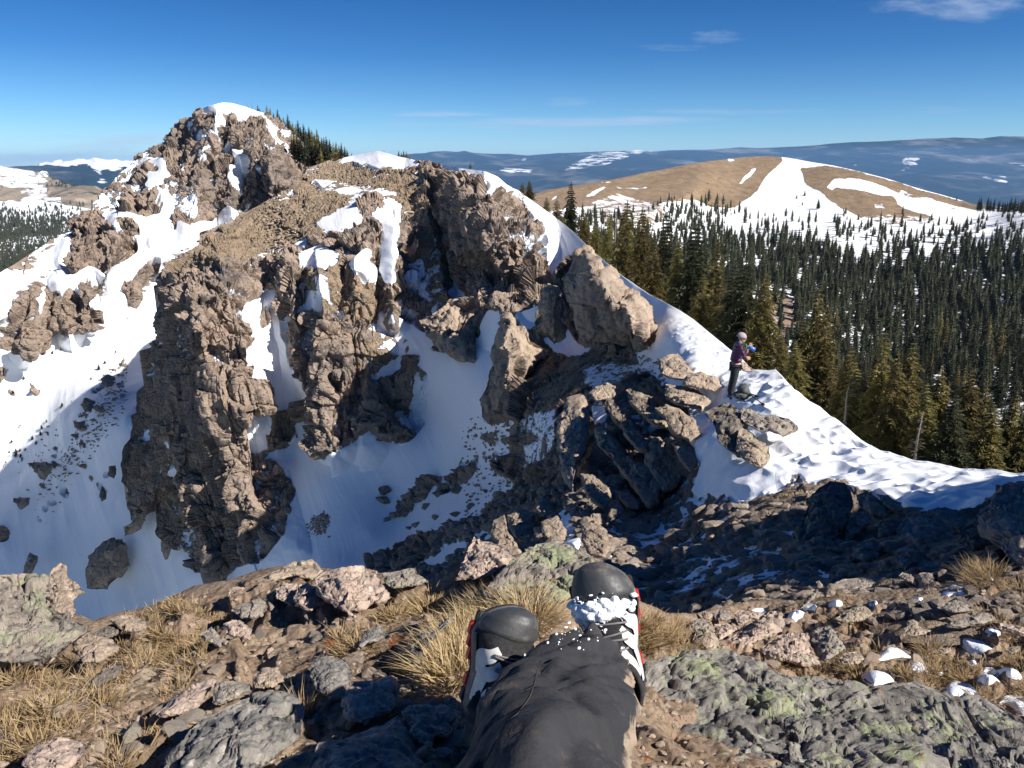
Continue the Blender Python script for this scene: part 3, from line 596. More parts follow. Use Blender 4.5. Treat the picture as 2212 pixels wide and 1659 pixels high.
# ---------------------------------------------------------------- air
if HAZE:
    hz=NT('mountain_air');pv=hz.n('ShaderNodeVolumePrincipled');pv.inputs['Color'].default_value=(.28,.56,1,1);pv.inputs['Density'].default_value=HAZE
    hz.t.links.new(pv.outputs[0],hz.out.inputs['Volume'])
    x0,x1,y0,y1,z0,z1=-30500,30500,-3500,31000,-640,330
    V=[(x,y,z) for x in (x0,x1) for y in (y0,y1) for z in (z0,z1)]
    haze=mesh_np('haze',V,[(0,1,3,2),(4,6,7,5),(0,4,5,1),(2,3,7,6),(0,2,6,4),(1,5,7,3)],hz.m,False)
    haze['kind']='stuff'
# ---------------------------------------------------------------- free-standing rocks: one closed faceted body each
def rock_mat(name,sc,warm,grey,pale,lichen=0.,snow=0.,spark=0.,bump=.7,bd=.02):
    t=NT(name)
    c=rock_color(t,sc,warm,grey,pale)
    if lichen:
        n=t.math('ADD',t.math('MULTIPLY',t.noise(sc*1.3,3,.6),.5),t.math('MULTIPLY',t.noise(sc*9,5,.75),.5))
        g=t.mix(t.noise(sc*20,2),(.19,.21,.11),(.33,.35,.22))
        c=t.mix(t.mapr(n,.60-lichen*.11,.64-lichen*.11),c,g)
        n2=t.noise(sc*5,4,.7)
        c=t.mix(t.mapr(n2,.66,.7),c,(.34,.15,.05))
        c=t.mix(t.mapr(t.noise(sc*7,4,.7),.36,.30),c,(.03,.03,.03))
    if snow:
        g=t.n('ShaderNodeNewGeometry');sp=t.n('ShaderNodeSeparateXYZ');t.l(g.outputs['Normal'],sp.inputs[0])
        u=t.math('ADD',sp.outputs[2],t.math('MULTIPLY',t.math('SUBTRACT',t.noise(sc*.8,4,.7),.5),1.6))
        c=t.mix(t.mapr(u,1.35-snow*.4,1.45-snow*.4),c,SNOW)
    m=t.mapping((1,1,.6))
    h=t.math('ADD',t.math('MULTIPLY',t.voro(sc*4,'F1',m),.35),t.noise(sc*7,8,.72))
    h=t.math('ADD',h,t.math('MULTIPLY',t.noise(sc*40,3,.6),.12))
    t.bsdf(c,t.mapr(t.noise(sc*12,2),.3,.7,.62,.95),t.bump(h,bump,bd),.35)
    return t.m
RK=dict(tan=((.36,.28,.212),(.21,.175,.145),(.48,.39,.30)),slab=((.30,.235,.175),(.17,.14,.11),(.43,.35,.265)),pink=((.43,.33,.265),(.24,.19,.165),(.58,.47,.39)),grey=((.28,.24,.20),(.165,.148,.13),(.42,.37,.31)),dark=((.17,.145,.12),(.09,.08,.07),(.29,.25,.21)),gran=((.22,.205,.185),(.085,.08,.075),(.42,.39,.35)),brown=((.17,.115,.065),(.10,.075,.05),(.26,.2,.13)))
_mats={}
def RM(kind,size,lich=0.,snow=0.):
    q=round(math.log2(max(size,.02)))
    k=(kind,q,lich,snow)
    if k not in _mats:
        s=2.0**q
        w,g,p_=RK[kind]
        nm={'tan':'tan_rock','slab':'slab_rock','pink':'pink_rock','grey':'grey_rock','dark':'dark_rock','gran':'speckled_granite','brown':'brown_rock'}[kind]
        _mats[k]=rock_mat(nm,(2.2 if s>1 else 1.6)/s,w,g,p_,lich,snow,bd=.045*s)
    return _mats[k]
def resample(pts,n,jit=0,seed=0):
    p=np.array(pts,float);q=np.vstack([p,p[:1]])
    L=np.r_[0,np.cumsum(np.hypot(*(q[1:]-q[:-1]).T))]
    s=np.linspace(0,L[-1],n,endpoint=False)
    return np.stack([np.interp(s,L,q[:,0]),np.interp(s,L,q[:,1])],1)
def star(pts,c,n):
    """radius of the outline round c for n directions"""
    p=np.array(pts,float)-c;q=np.vstack([p,p[:1]])
    out=[]
    for a in np.linspace(0,2*math.pi,n,endpoint=False):
        d=np.array([math.cos(a),math.sin(a)]);best=0
        for A,B in zip(q[:-1],q[1:]):
            e=B-A;den=d[0]*e[1]-d[1]*e[0]
            if abs(den)<1e-9:continue
            t=(A[0]*e[1]-A[1]*e[0])/den;w=(A[0]*d[1]-A[1]*d[0])/den
            if t>best and -1e-6<=w<=1+1e-6:best=t
        out.append(best)
    return np.array(out)
def crag(name,k,pts,d,label=None,cat='rock',group=None,kind='tan',bulge=.55,tu=0.,tv=0.,pw=2.2,rough=1.,lich=0.,snow=0.,seg=110,rings=34,peak=(0,0),stretch=.6,seed=None,ridge=None,flat=0.,c=None):
    """outline in the photograph -> closed rock standing at distance d (m); tu/tv lean the face, bulge = half thickness / half width"""
    global CRN
    CRN+=1
    P=np.array(cr(k,pts));area=P
    AUTO={'P':dP,'M':dM,'F':globals().get('dF')}
    auto=None
    if isinstance(d,str):
        auto=d;f_=AUTO[d];yb=P[:,1].max();yt=P[:,1].min();ub=P[P[:,1]>yb-.25*(yb-yt)][:,0].mean();ut=P[P[:,1]<yt+.25*(yb-yt)][:,0].mean()
        db=float(np.exp(f_(ub,yb)));dt_=float(np.exp(f_(ut,yt)));dk=db*(.955 if d=='F' else .965);gr=max(0,dt_-db)
        hm=(yb-yt)/FD*dk
        gr=min(gr,hm*3.0)
    if c is None:
        x,y=P[:,0],P[:,1];x2,y2=np.roll(x,-1),np.roll(y,-1);cc=x*y2-x2*y;A=cc.sum()/2
        cen=np.array([((x+x2)*cc).sum()/(6*A),((y+y2)*cc).sum()/(6*A)])
    else: cen=np.array(cr(k,[c])[0])
    if auto:
        tv_=(gr*.8)/max(hm,1e-6);tv=max(tv,0)*.15+tv_
        d=dk+tv*(P[:,1].max()-cen[1])/FD*dk
    r=star(P,cen,seg)
    w=P[:,0].max()-P[:,0].min();h=P[:,1].max()-P[:,1].min();half=.5*min(w,h*1.2)/FD*d      # metres
    sd=seed if seed is not None else CRN*37
    t1=np.sin(np.linspace(0,math.pi/2,rings));
    ang=np.linspace(0,2*math.pi,seg,endpoint=False)
    def shell(tt):
        U=cen[0]+tt[:,None]*r[None]*np.cos(ang)[None];V_=cen[1]+tt[:,None]*r[None]*np.sin(ang)[None]
        return U,V_
    def face(U,V_,T,sgn):
        b=bulge*half*(1-np.abs(T)**pw)
        dd=d-sgn*b+(tu*(U-cen[0])/FD*d+tv*(cen[1]-V_)/FD*d)
        if sgn>0:
            q=((U-cen[0])-peak[0])/w*2
            dd=dd+peak[1]*half*np.abs(q)*(1-T**2)*.5 if peak[1] else dd
            if ridge:
                for ln,am,wl,wr in ridge: dd=dd-ridge_feat(U,V_,cr(k,ln),am*half,wl,wr)*(1-T**4)
        x,z=ray(U,V_);return np.stack([x*dd,dd,z*dd],-1)
    U,V_=shell(t1);T=np.repeat(t1[:,None],seg,1)
    F_=face(U,V_,T,1)
    t2=t1[::-1][1:];U2,V2=shell(t2);B_=face(U2,V2,np.repeat(t2[:,None],seg,1),-1)
    G=np.concatenate([F_,B_],0)          # rows: centre front -> rim -> centre back
    nr=G.shape[0];X,Y,Z=G[...,0],G[...,1],G[...,2]
    Xp=np.concatenate([X[:,-1:],X,X[:,:1]],1);Yp=np.concatenate([Y[:,-1:],Y,Y[:,:1]],1);Zp=np.concatenate([Z[:,-1:],Z,Z[:,:1]],1)
    nx,ny,nz=[q[:,1:-1] for q in grid_normals(Xp,Yp,Zp)]
    dc=G.reshape(-1,3).mean(0)
    o_=np.sign(((X-dc[0])*nx+(Y-dc[1])*ny+(Z-dc[2])*nz).mean());nx,ny,nz=nx*o_,ny*o_,nz*o_
    s=half*2
    hh=rockrelief(X+sd,Y,Z,(s*.55,s*.24,s*.1,s*.045),sd,stretch)*.46*rough+fbm((X+sd)/s*5,Y/s*5,Z/s*5,5,sd)*.05*s*rough
    hh=hh-.03*s*rough
    rim=np.concatenate([1-np.exp(-(1-T)*14)*.45,1-np.exp(-(1-np.repeat(t2[:,None],seg,1))*14)*.45],0)
    hh=hh*rim*(1-flat)
    X=X+nx*hh;Y=Y+ny*hh;Z=Z+nz*hh
    X[0]=X[0].mean();Y[0]=Y[0].mean();Z[0]=Z[0].mean();X[-1]=X[-1].mean();Y[-1]=Y[-1].mean();Z[-1]=Z[-1].mean()
    V=np.stack([X,Y,Z],-1).reshape(-1,3)
    base=V.mean(0);base[2]=V[:,2].min();V=V-base
    i=np.arange(nr-1)[:,None]*seg;j=np.arange(seg)[None];j2=(j+1)%seg
    Fq=np.stack([(i+j).ravel(),(i+seg+j).ravel(),(i+seg+j2).ravel(),(i+j2).ravel()],1)
    o=mesh_np(name,V,Fq[:, ::-1],RM(kind,s,lich,snow),rough>0.0)
    me=o.data;bm=bmesh.new();bm.from_mesh(me);bmesh.ops.remove_doubles(bm,verts=bm.verts,dist=1e-5);bmesh.ops.recalc_face_normals(bm,faces=bm.faces);bm.to_mesh(me);bm.free()
    o.location=base
    tag(o,label,cat,group)
    return o
CRN=0
G1='rock crags standing out of the ridge'
crag('rock_crag','2',[(1740,700),(1780,682),(1870,720),(1990,850),(2010,900),(2060,960),(2170,1020),(2235,1070),(2270,1200),(2250,1300),(2215,1380),(2130,1400),(1900,1345),(1830,1330),(1790,1350),(1735,1300),(1695,1180),(1685,1100),(1645,980),(1635,900),(1690,850)],31,'largest rounded brown crag above the hiker, snow slope behind it','rock crag',G1,'tan',bulge=.8,tu=-.35,tv=.35,rough=.8,seg=260,rings=90,ridge=[([(1880,760),(1960,900),(2060,1060),(2120,1250)],.55,70,60)])
crag('rock_crag','2',[(1500,960),(1550,930),(1625,945),(1640,1000),(1645,1060),(1640,1150),(1685,1200),(1670,1280),(1590,1330),(1500,1260),(1435,1235),(1490,1180),(1490,1080)],33,'narrow dark pillar of rock tight against the left of the large crag','rock crag',G1,'tan',bulge=.8,tv=.2,rough=.9,seg=160,rings=50,ridge=[([(1590,950),(1600,1080),(1590,1250)],.5,30,20)])
crag('rock_spire','A',[(1040,25),(1090,-5),(1130,35),(1135,90),(1190,125),(1230,190),(1340,260),(1370,300),(1330,345),(1290,400),(1240,460),(1250,560),(1200,690),(1100,725),(1030,745),(960,755),(905,700),(880,590),(935,450),(955,310),(1000,140)],44,'pointed brown spire rising from the blue shaded couloir','rock spire',G1,'tan',bulge=.8,tu=-.15,tv=.3,rough=.9,seg=260,rings=90,stretch=.4,ridge=[([(1070,10),(1080,150),(1090,300),(1070,450),(1090,560)],.75,52,60)])
crag('rock_outcrop','A',[(490,85),(560,50),(640,-10),(700,-60),(790,-70),(860,-30),(930,60),(930,150),(900,200),(880,240),(905,310),(870,355),(800,345),(700,295),(640,265),(620,190),(540,140)],'M','dark blocky outcrop at the head of the couloir, snow on both sides','rock outcrop',G1,'tan',bulge=.8,tv=.5,rough=1.1,snow=.3,seg=180,rings=60)
crag('rock_outcrop','2',[(1280,975),(1340,960),(1420,1080),(1405,1140),(1340,1130),(1220,1110),(1225,1000)],'M','small lit outcrop under the dark cave of the cliff','rock outcrop',G1,'tan',bulge=.8,seg=90,rings=30)
crag('rock_outcrop','2',[(1120,920),(1160,900),(1200,960),(1190,1040),(1110,1080),(1090,1000)],'M','square block standing inside the shaded cliff recess','rock outcrop',G1,'tan',bulge=.8,seg=90,rings=30)
# boulders in the saddle snow
G2='boulders in the snow below the hiker'
crag('boulder','B',[(135,680),(200,640),(310,612),(400,680),(430,760),(400,840),(420,960),(340,950),(230,865),(215,780)],'M','long dark boulder in shade, upper left of the boulders below the hiker','boulder',G2,'dark',bulge=.7,tu=-.3,tv=.5,rough=.7,seg=150,rings=46)
crag('boulder','B',[(385,640),(440,648),(530,690),(600,688),(690,715),(745,760),(757,785),(730,805),(650,832),(560,800),(500,798),(420,760),(375,720)],'M','flat elongated boulder lying on snow, pointing right below the hiker','boulder',G2,'grey',bulge=.6,tv=.9,rough=.6,seg=170,rings=46,ridge=[([(400,660),(560,700),(740,775)],.5,40,12)])
crag('boulder','B',[(355,800),(380,772),(435,790),(500,840),(560,890),(570,960),(545,1010),(510,1032),(450,1015),(390,975),(345,920)],'M','boulder with a sunlit lichen top, lowest in the snow below the hiker','boulder',G2,'tan',bulge=.9,tu=-.2,tv=.9,rough=.55,lich=.5,seg=150,rings=46)
crag('boulder','B',[(360,350),(400,345),(450,385),(460,410),(400,405),(370,385)],'M','small pale boulder just behind the hiker on the snow edge','boulder',G2,'pink',bulge=.7,seg=70,rings=24,rough=.6)
# slabs
G3='tilted rock slabs below the hiker'
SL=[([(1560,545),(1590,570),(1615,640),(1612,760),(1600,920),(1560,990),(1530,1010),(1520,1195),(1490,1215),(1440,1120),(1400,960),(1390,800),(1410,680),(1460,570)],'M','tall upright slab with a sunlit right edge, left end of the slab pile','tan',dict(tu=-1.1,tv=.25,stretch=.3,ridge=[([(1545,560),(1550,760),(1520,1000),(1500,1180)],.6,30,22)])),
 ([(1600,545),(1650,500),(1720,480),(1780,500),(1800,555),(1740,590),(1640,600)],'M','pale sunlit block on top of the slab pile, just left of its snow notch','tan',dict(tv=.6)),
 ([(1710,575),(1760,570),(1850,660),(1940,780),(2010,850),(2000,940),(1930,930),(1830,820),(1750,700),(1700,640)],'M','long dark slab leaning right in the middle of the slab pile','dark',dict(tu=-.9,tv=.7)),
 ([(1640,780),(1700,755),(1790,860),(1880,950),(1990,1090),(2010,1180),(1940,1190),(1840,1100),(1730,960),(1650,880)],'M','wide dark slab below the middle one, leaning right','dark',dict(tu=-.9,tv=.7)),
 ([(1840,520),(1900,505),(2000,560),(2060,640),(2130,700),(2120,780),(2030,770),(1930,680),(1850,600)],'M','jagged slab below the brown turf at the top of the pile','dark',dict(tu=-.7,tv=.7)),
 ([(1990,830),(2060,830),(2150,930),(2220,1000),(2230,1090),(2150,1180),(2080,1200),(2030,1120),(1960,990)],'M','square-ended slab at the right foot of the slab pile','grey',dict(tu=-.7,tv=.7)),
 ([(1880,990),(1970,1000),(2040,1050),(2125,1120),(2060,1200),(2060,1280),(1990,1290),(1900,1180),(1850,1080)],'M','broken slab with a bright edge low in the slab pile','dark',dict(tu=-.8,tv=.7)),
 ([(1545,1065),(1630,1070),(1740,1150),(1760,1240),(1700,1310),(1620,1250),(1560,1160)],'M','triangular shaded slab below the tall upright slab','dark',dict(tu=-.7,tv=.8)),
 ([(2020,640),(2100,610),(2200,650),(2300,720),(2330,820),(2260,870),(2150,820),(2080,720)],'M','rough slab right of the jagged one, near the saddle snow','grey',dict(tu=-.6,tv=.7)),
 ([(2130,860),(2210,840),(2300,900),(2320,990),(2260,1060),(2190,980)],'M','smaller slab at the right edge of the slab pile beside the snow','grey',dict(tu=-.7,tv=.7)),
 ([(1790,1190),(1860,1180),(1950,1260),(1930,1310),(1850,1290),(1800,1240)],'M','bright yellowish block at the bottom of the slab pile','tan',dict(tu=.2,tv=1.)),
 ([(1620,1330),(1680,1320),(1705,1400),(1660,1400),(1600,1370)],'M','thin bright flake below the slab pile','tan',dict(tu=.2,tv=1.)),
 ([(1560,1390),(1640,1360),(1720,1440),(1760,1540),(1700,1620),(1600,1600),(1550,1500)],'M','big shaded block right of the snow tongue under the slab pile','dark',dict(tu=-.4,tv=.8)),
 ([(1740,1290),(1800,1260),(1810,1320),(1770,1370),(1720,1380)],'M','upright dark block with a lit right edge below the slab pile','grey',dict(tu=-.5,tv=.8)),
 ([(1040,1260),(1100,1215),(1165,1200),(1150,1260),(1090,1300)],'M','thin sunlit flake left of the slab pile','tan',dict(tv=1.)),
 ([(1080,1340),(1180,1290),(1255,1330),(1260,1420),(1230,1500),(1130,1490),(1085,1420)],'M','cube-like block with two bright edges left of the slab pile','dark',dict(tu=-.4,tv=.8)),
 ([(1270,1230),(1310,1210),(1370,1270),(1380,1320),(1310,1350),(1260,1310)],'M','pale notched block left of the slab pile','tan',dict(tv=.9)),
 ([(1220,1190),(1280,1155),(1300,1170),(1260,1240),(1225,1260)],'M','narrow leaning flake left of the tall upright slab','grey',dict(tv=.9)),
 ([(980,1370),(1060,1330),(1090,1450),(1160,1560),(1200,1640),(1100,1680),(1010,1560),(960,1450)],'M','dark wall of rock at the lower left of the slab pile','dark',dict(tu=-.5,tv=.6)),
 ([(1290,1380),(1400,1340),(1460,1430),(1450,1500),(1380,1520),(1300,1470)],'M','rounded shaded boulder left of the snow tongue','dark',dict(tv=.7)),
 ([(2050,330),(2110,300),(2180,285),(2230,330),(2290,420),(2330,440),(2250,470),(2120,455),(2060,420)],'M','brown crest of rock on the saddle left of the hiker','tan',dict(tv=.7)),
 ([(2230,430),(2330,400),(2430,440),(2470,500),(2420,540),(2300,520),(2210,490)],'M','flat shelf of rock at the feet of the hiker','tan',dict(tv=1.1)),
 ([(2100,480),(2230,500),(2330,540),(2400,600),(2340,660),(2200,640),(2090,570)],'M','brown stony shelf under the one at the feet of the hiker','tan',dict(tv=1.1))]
for q,(pts,dd,lb,kd,kw) in enumerate(SL):
    if 'tu' in kw: kw['tu']*=.6
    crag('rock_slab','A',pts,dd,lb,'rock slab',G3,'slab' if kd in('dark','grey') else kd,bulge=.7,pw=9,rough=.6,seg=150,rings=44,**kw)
# rocky bank right of the slope
G4='shaded boulders along the right bank'
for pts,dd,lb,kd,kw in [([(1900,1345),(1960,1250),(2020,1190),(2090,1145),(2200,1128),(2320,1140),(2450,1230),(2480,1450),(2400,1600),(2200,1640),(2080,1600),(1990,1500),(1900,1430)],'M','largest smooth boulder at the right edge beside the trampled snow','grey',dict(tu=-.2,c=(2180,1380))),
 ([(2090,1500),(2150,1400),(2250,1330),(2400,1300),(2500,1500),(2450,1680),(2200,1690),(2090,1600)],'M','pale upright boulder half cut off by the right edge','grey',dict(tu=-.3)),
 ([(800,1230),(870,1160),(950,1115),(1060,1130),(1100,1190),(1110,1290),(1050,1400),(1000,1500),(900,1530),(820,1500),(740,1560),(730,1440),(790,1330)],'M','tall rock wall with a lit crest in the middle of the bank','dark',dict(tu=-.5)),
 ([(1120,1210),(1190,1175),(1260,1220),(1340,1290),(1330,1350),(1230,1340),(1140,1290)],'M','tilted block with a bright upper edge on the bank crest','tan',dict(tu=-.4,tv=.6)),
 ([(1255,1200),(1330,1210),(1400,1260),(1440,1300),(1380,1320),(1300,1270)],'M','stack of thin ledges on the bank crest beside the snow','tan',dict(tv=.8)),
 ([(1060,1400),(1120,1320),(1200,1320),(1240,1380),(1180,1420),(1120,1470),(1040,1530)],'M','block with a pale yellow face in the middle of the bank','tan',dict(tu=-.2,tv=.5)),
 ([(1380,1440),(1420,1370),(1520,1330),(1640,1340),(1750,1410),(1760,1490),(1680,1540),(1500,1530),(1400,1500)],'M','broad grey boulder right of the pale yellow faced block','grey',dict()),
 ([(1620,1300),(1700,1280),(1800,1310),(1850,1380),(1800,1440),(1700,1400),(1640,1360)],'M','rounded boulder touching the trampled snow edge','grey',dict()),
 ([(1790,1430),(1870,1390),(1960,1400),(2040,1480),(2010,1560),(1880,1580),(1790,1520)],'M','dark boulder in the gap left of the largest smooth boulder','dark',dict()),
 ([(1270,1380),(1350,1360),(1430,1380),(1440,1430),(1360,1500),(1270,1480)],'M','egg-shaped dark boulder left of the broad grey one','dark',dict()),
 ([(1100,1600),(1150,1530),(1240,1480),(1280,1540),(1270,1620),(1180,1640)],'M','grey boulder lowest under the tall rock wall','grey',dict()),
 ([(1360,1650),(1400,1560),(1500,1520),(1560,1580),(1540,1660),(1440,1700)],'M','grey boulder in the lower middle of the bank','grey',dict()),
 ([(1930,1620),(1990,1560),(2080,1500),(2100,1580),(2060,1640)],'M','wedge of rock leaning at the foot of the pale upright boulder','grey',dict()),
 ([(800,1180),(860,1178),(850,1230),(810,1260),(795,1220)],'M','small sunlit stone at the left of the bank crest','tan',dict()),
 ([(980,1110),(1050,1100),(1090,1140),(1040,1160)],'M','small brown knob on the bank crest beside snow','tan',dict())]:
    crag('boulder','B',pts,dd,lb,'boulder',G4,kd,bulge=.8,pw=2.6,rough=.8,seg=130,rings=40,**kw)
# rock teeth low on the left snow slope
G5='rock teeth in the lower left snow'
for pts,dd,lb,kd,kw in [([(555,1640),(545,1500),(570,1410),(690,1300),(730,1285),(800,1300),(830,1330),(840,1480),(800,1560),(740,1600),(700,1650)],'M','largest rounded rock tooth in the lower left snow','tan',dict(seg=200,rings=60)),
 ([(870,1110),(930,1100),(970,1040),(980,1100),(940,1190),(920,1250),(880,1270),(800,1300),(800,1230),(860,1200)],'M','narrow rock tooth above the largest tooth','tan',dict()),
 ([(1040,1250),(1110,1255),(1130,1300),(1110,1380),(1090,1440),(1070,1450),(1040,1380)],'M','isolated thin rock tooth surrounded by snow','tan',dict()),
 ([(1035,1060),(1080,970),(1120,1050),(1100,1120),(1090,1220),(1040,1240),(1025,1150)],'M','rock tooth with a cap of snow','tan',dict(snow=1.)),
 ([(1255,970),(1280,965),(1320,1030),(1400,1110),(1450,1200),(1475,1300),(1470,1400),(1490,1460),(1430,1550),(1380,1540),(1300,1450),(1285,1300),(1280,1180),(1250,1060)],'M','leaning lichened fin at the foot of the dark buttress','tan',dict(seg=200,rings=60,tu=-.4,ridge=[([(1290,980),(1380,1150),(1430,1350),(1410,1500)],.5,40,22)])),
 ([(1490,1430),(1520,1395),(1545,1420),(1525,1500),(1490,1490)],'M','small knob of rock between the buttress and the fin','tan',dict()),
 ([(145,1570),(150,1480),(190,1395),(250,1420),(240,1480),(190,1560)],'M','lone angular rock low on the far left snow','tan',dict()),
 ([(230,855),(300,800),(345,830),(330,890),(290,940),(260,920)],'M','biggest boulder resting on the left snow slope','tan',dict()),
 ([(650,270),(700,240),(750,260),(730,310),(690,330),(660,300)],'M','square boulder high on the left snow slope','tan',dict()),
 ([(540,450),(580,425),(610,450),(590,490),(545,490)],'M','boulder below the square one on the left snow slope','tan',dict()),
 ([(940,140),(975,120),(1010,140),(1005,180),(960,170)],'M','boulder at the shadow edge left of the buttress','tan',dict()),
 ([(110,1100),(150,1040),(200,1040),(190,1090),(140,1125)],'M','pale boulder low on the left snow slope','tan',dict()),
 ([(640,1030),(660,960),(690,1000),(690,1050),(660,1070)],'M','dark shaded fin in the snow beside the buttress','dark',dict()),
 ([(705,840),(750,830),(755,890),(740,920),(700,900)],'M','dark shaded block in the snow beside the buttress','dark',dict())]:
    kw.setdefault('seg',90);kw.setdefault('rings',28)
    dd='P' if pts[0][0]<1200 else 'M'
    crag('rock_tooth' if 'tooth' in lb else 'boulder','4',pts,dd,lb,'rock',G5,kd,bulge=.8,pw=2.6,rough=.9,**kw)

# unseen rocky knoll, added beyond the right edge and sized to shade the slope
def knoll(name,c,r,label,seed):
    bm=bmesh.new();bmesh.ops.create_icosphere(bm,subdivisions=6,radius=1)
    V=np.array([tuple(v.co) for v in bm.verts]);F=np.array([[x.index for x in f.verts] for f in bm.faces]);bm.free()
    N=V.copy();P=V*np.array(r);h=rockrelief(P[:,0]+seed,P[:,1],P[:,2],(1.6,.8,.4,.2),seed,.7)*.8+fbm(P[:,0]*.5,P[:,1]*.5,P[:,2]*.5,4,seed)*.5
    P=P+N*h[:,None];o=mesh_np(name,P,F,RM('grey',4.),True);o.location=c;tag(o,label,'rock outcrop');return o
knoll('rock_outcrop',(9.0,3.0,-1.6),(2.2,3.9,4.3),'unseen grey knoll outside the right edge, placed to shade the slope',12)
# ---------------------------------------------------------------- conifers
def conifer_crown(seed,h=1.0,levels=20,br=6,sub=6,width=.17,low=.06,ragged=.25,twig=.5,core=0):
    """unit-height conifer: whorls of drooping boughs, each bough a spray of small needle fans"""
    rg=np.random.default_rng(seed);V=[];F=[]
    prof=rg.uniform(.75,1.25,levels)
    for i in range(levels):
        t=i/(levels-1);z=low+(1-low)*(t**.92)*.985
        r=width*(1-t)**.78*prof[i]+.008
        if t<.12:r*=.65+t*3
        nb=max(3,int(br*(1-.45*t)))
        a0=rg.uniform(0,6.28)
        for b in range(nb):
            if rg.random()<ragged*.45: continue
            a=a0+6.283*b/nb+rg.uniform(-.3,.3);rr=r*rg.uniform(1-ragged*1.6,1.12)
            ca,sa=math.cos(a),math.sin(a)
            droop=rr*rg.uniform(.15,.55)
            for k in range(sub):
                q=(k+.6)/sub
                px,py,pz=ca*rr*q,sa*rr*q,z-droop*q*q+rr*.12*math.sin(q*3)
                L=(r*.30+.012)*(1.15-.4*q)*twig*2
                for sgn in (-1,1):
                    aa=a+sgn*rg.uniform(.5,1.2)
                    ex,ey=math.cos(aa)*L,math.sin(aa)*L
                    ez=rg.uniform(-.45,.15)*L
                    wx,wy=ca*L*.42,sa*L*.42
                    n=len(V)
                    V+= [(px-wx*.5,py-wy*.5,pz),(px+wx*.5,py+wy*.5,pz-L*.08),(px+ex+wx*.5,py+ey+wy*.5,pz+ez-L*.12),(px+ex*.9-wx*.2,py+ey*.9-wy*.2,pz+ez-L*.3)]
                    F.append((n,n+1,n+2,n+3))
                    if k%2==0:
                        n=len(V);V+=[(px-wx*.4,py-wy*.4,pz+L*.06),(px+wx*.6,py+wy*.6,pz),(px+wx*.3+ex*.35,py+wy*.3+ey*.35,pz-L*.75),(px-wx*.3+ex*.2,py-wy*.3,pz-L*.5)];F.append((n,n+1,n+2,n+3))
    if core:
        n=8;rows=6;b0=len(V)
        for i in range(rows):
            t=i/(rows-1);r=width*core*(1-t)**.8*(.55 if i==0 else 1)
            for k in range(n):
                a=k/n*6.283;rr=r*rg.uniform(.6,1.25);V.append((rr*math.cos(a),rr*math.sin(a),low+(1-low)*t*.96+rg.uniform(-.02,.02)))
        for i in range(rows-1):
            for k in range(n):F.append((b0+i*n+k,b0+i*n+(k+1)%n,b0+(i+1)*n+(k+1)%n,b0+(i+1)*n+k))
    # leader
    for a in (0,1.57):
        n=len(V);V+=[(-.006*math.cos(a),-.006*math.sin(a),.93),(.006*math.cos(a),.006*math.sin(a),.93),(.002,0,1.01),(-.002,0,1.01)];F.append((n,n+1,n+2,n+3))
    return np.array(V,F32)*h,np.array(F)
def trunk_geo(seed,h=1.0,r=.013,stubs=14,lean=.01):
    rg=np.random.default_rng(seed+1);V=[];F=[];n=7;rows=9
    for i in range(rows):
        t=i/(rows-1);rr=r*(1-t)**.8*1.1+.0015
        for k in range(n):
            a=k/n*6.283;V.append((rr*math.cos(a)+lean*t*t,rr*math.sin(a),t*.97-.06*(i==0)))
    for i in range(rows-1):
        for k in range(n):
            F.append((i*n+k,i*n+(k+1)%n,(i+1)*n+(k+1)%n,(i+1)*n+k))
    for s_ in range(stubs):
        z=rg.uniform(.04,.45);a=rg.uniform(0,6.28);L=rg.uniform(.03,.10);b=len(V);w=.0016
        V+=[(0,0,z-w),(0,0,z+w),(math.cos(a)*L,math.sin(a)*L,z-L*.1+w),(math.cos(a)*L,math.sin(a)*L,z-L*.1-w)];F.append((b,b+1,b+2,b+3))
    return np.array(V,F32)*h,np.array(F)
def leaf_mat(name,c1,c2,c3):
    t=NT(name);n=t.noise(3.,3,.6);oi_=t.n('ShaderNodeObjectInfo')
    n1=t.noise(30.,2,.6)
    c=t.mix(t.mapr(n,.3,.7),c1,c2);c=t.mix(t.mapr(n1,.45,.75),c,c3)
    hs=t.n('ShaderNodeHueSaturation');t.l(c,hs.inputs['Color']);t.l(t.math('ADD',t.math('MULTIPLY',oi_.outputs['Random'],.5),.75),hs.inputs['Value']);t.l(t.math('ADD',t.math('MULTIPLY',oi_.outputs['Random'],.03),.485),hs.inputs['Hue'])
    t.bsdf(hs.outputs[0],.7,None,.25);return t.m
MAT_LEAF=leaf_mat('spruce_needles',(.085,.080,.026),(.15,.125,.038),(.24,.175,.055))
MAT_LEAFD=leaf_mat('dark_spruce_needles',(.020,.026,.012),(.036,.038,.017),(.065,.055,.025))
MAT_BARK=simple('bark',(.16,.125,.095),.9,12,.4,.5,.02)
MAT_DEADB=simple('weathered_wood',(.20,.17,.14),.9,12,.3,.5,.02)
def tree_proto(name,seed,detail,mat,dead=False):
    if detail==2: cv,cf=conifer_crown(seed,1,30,9,9,.175+.02*(seed%3),.05,.28,.42);tv,tf=trunk_geo(seed)
    elif detail==1: cv,cf=conifer_crown(seed,1,19,6,5,.16,.08,.3,.6,.5);tv,tf=trunk_geo(seed,1,.012,8)
    else: cv,cf=conifer_crown(seed,1,9,5,3,.14,.06,.3,.9);tv,tf=trunk_geo(seed,1,.012,0)
    return mesh_np('crown',cv,cf,mat,False,link=False),mesh_np('trunk',tv,tf,MAT_BARK,False,link=False),(cv,cf,tv,tf)
PR_N=[tree_proto('spruce',s,2,MAT_LEAF) for s in (1,2,3,4)]
PR_D=[tree_proto('spruce',s,2,MAT_LEAFD) for s in (5,6)]
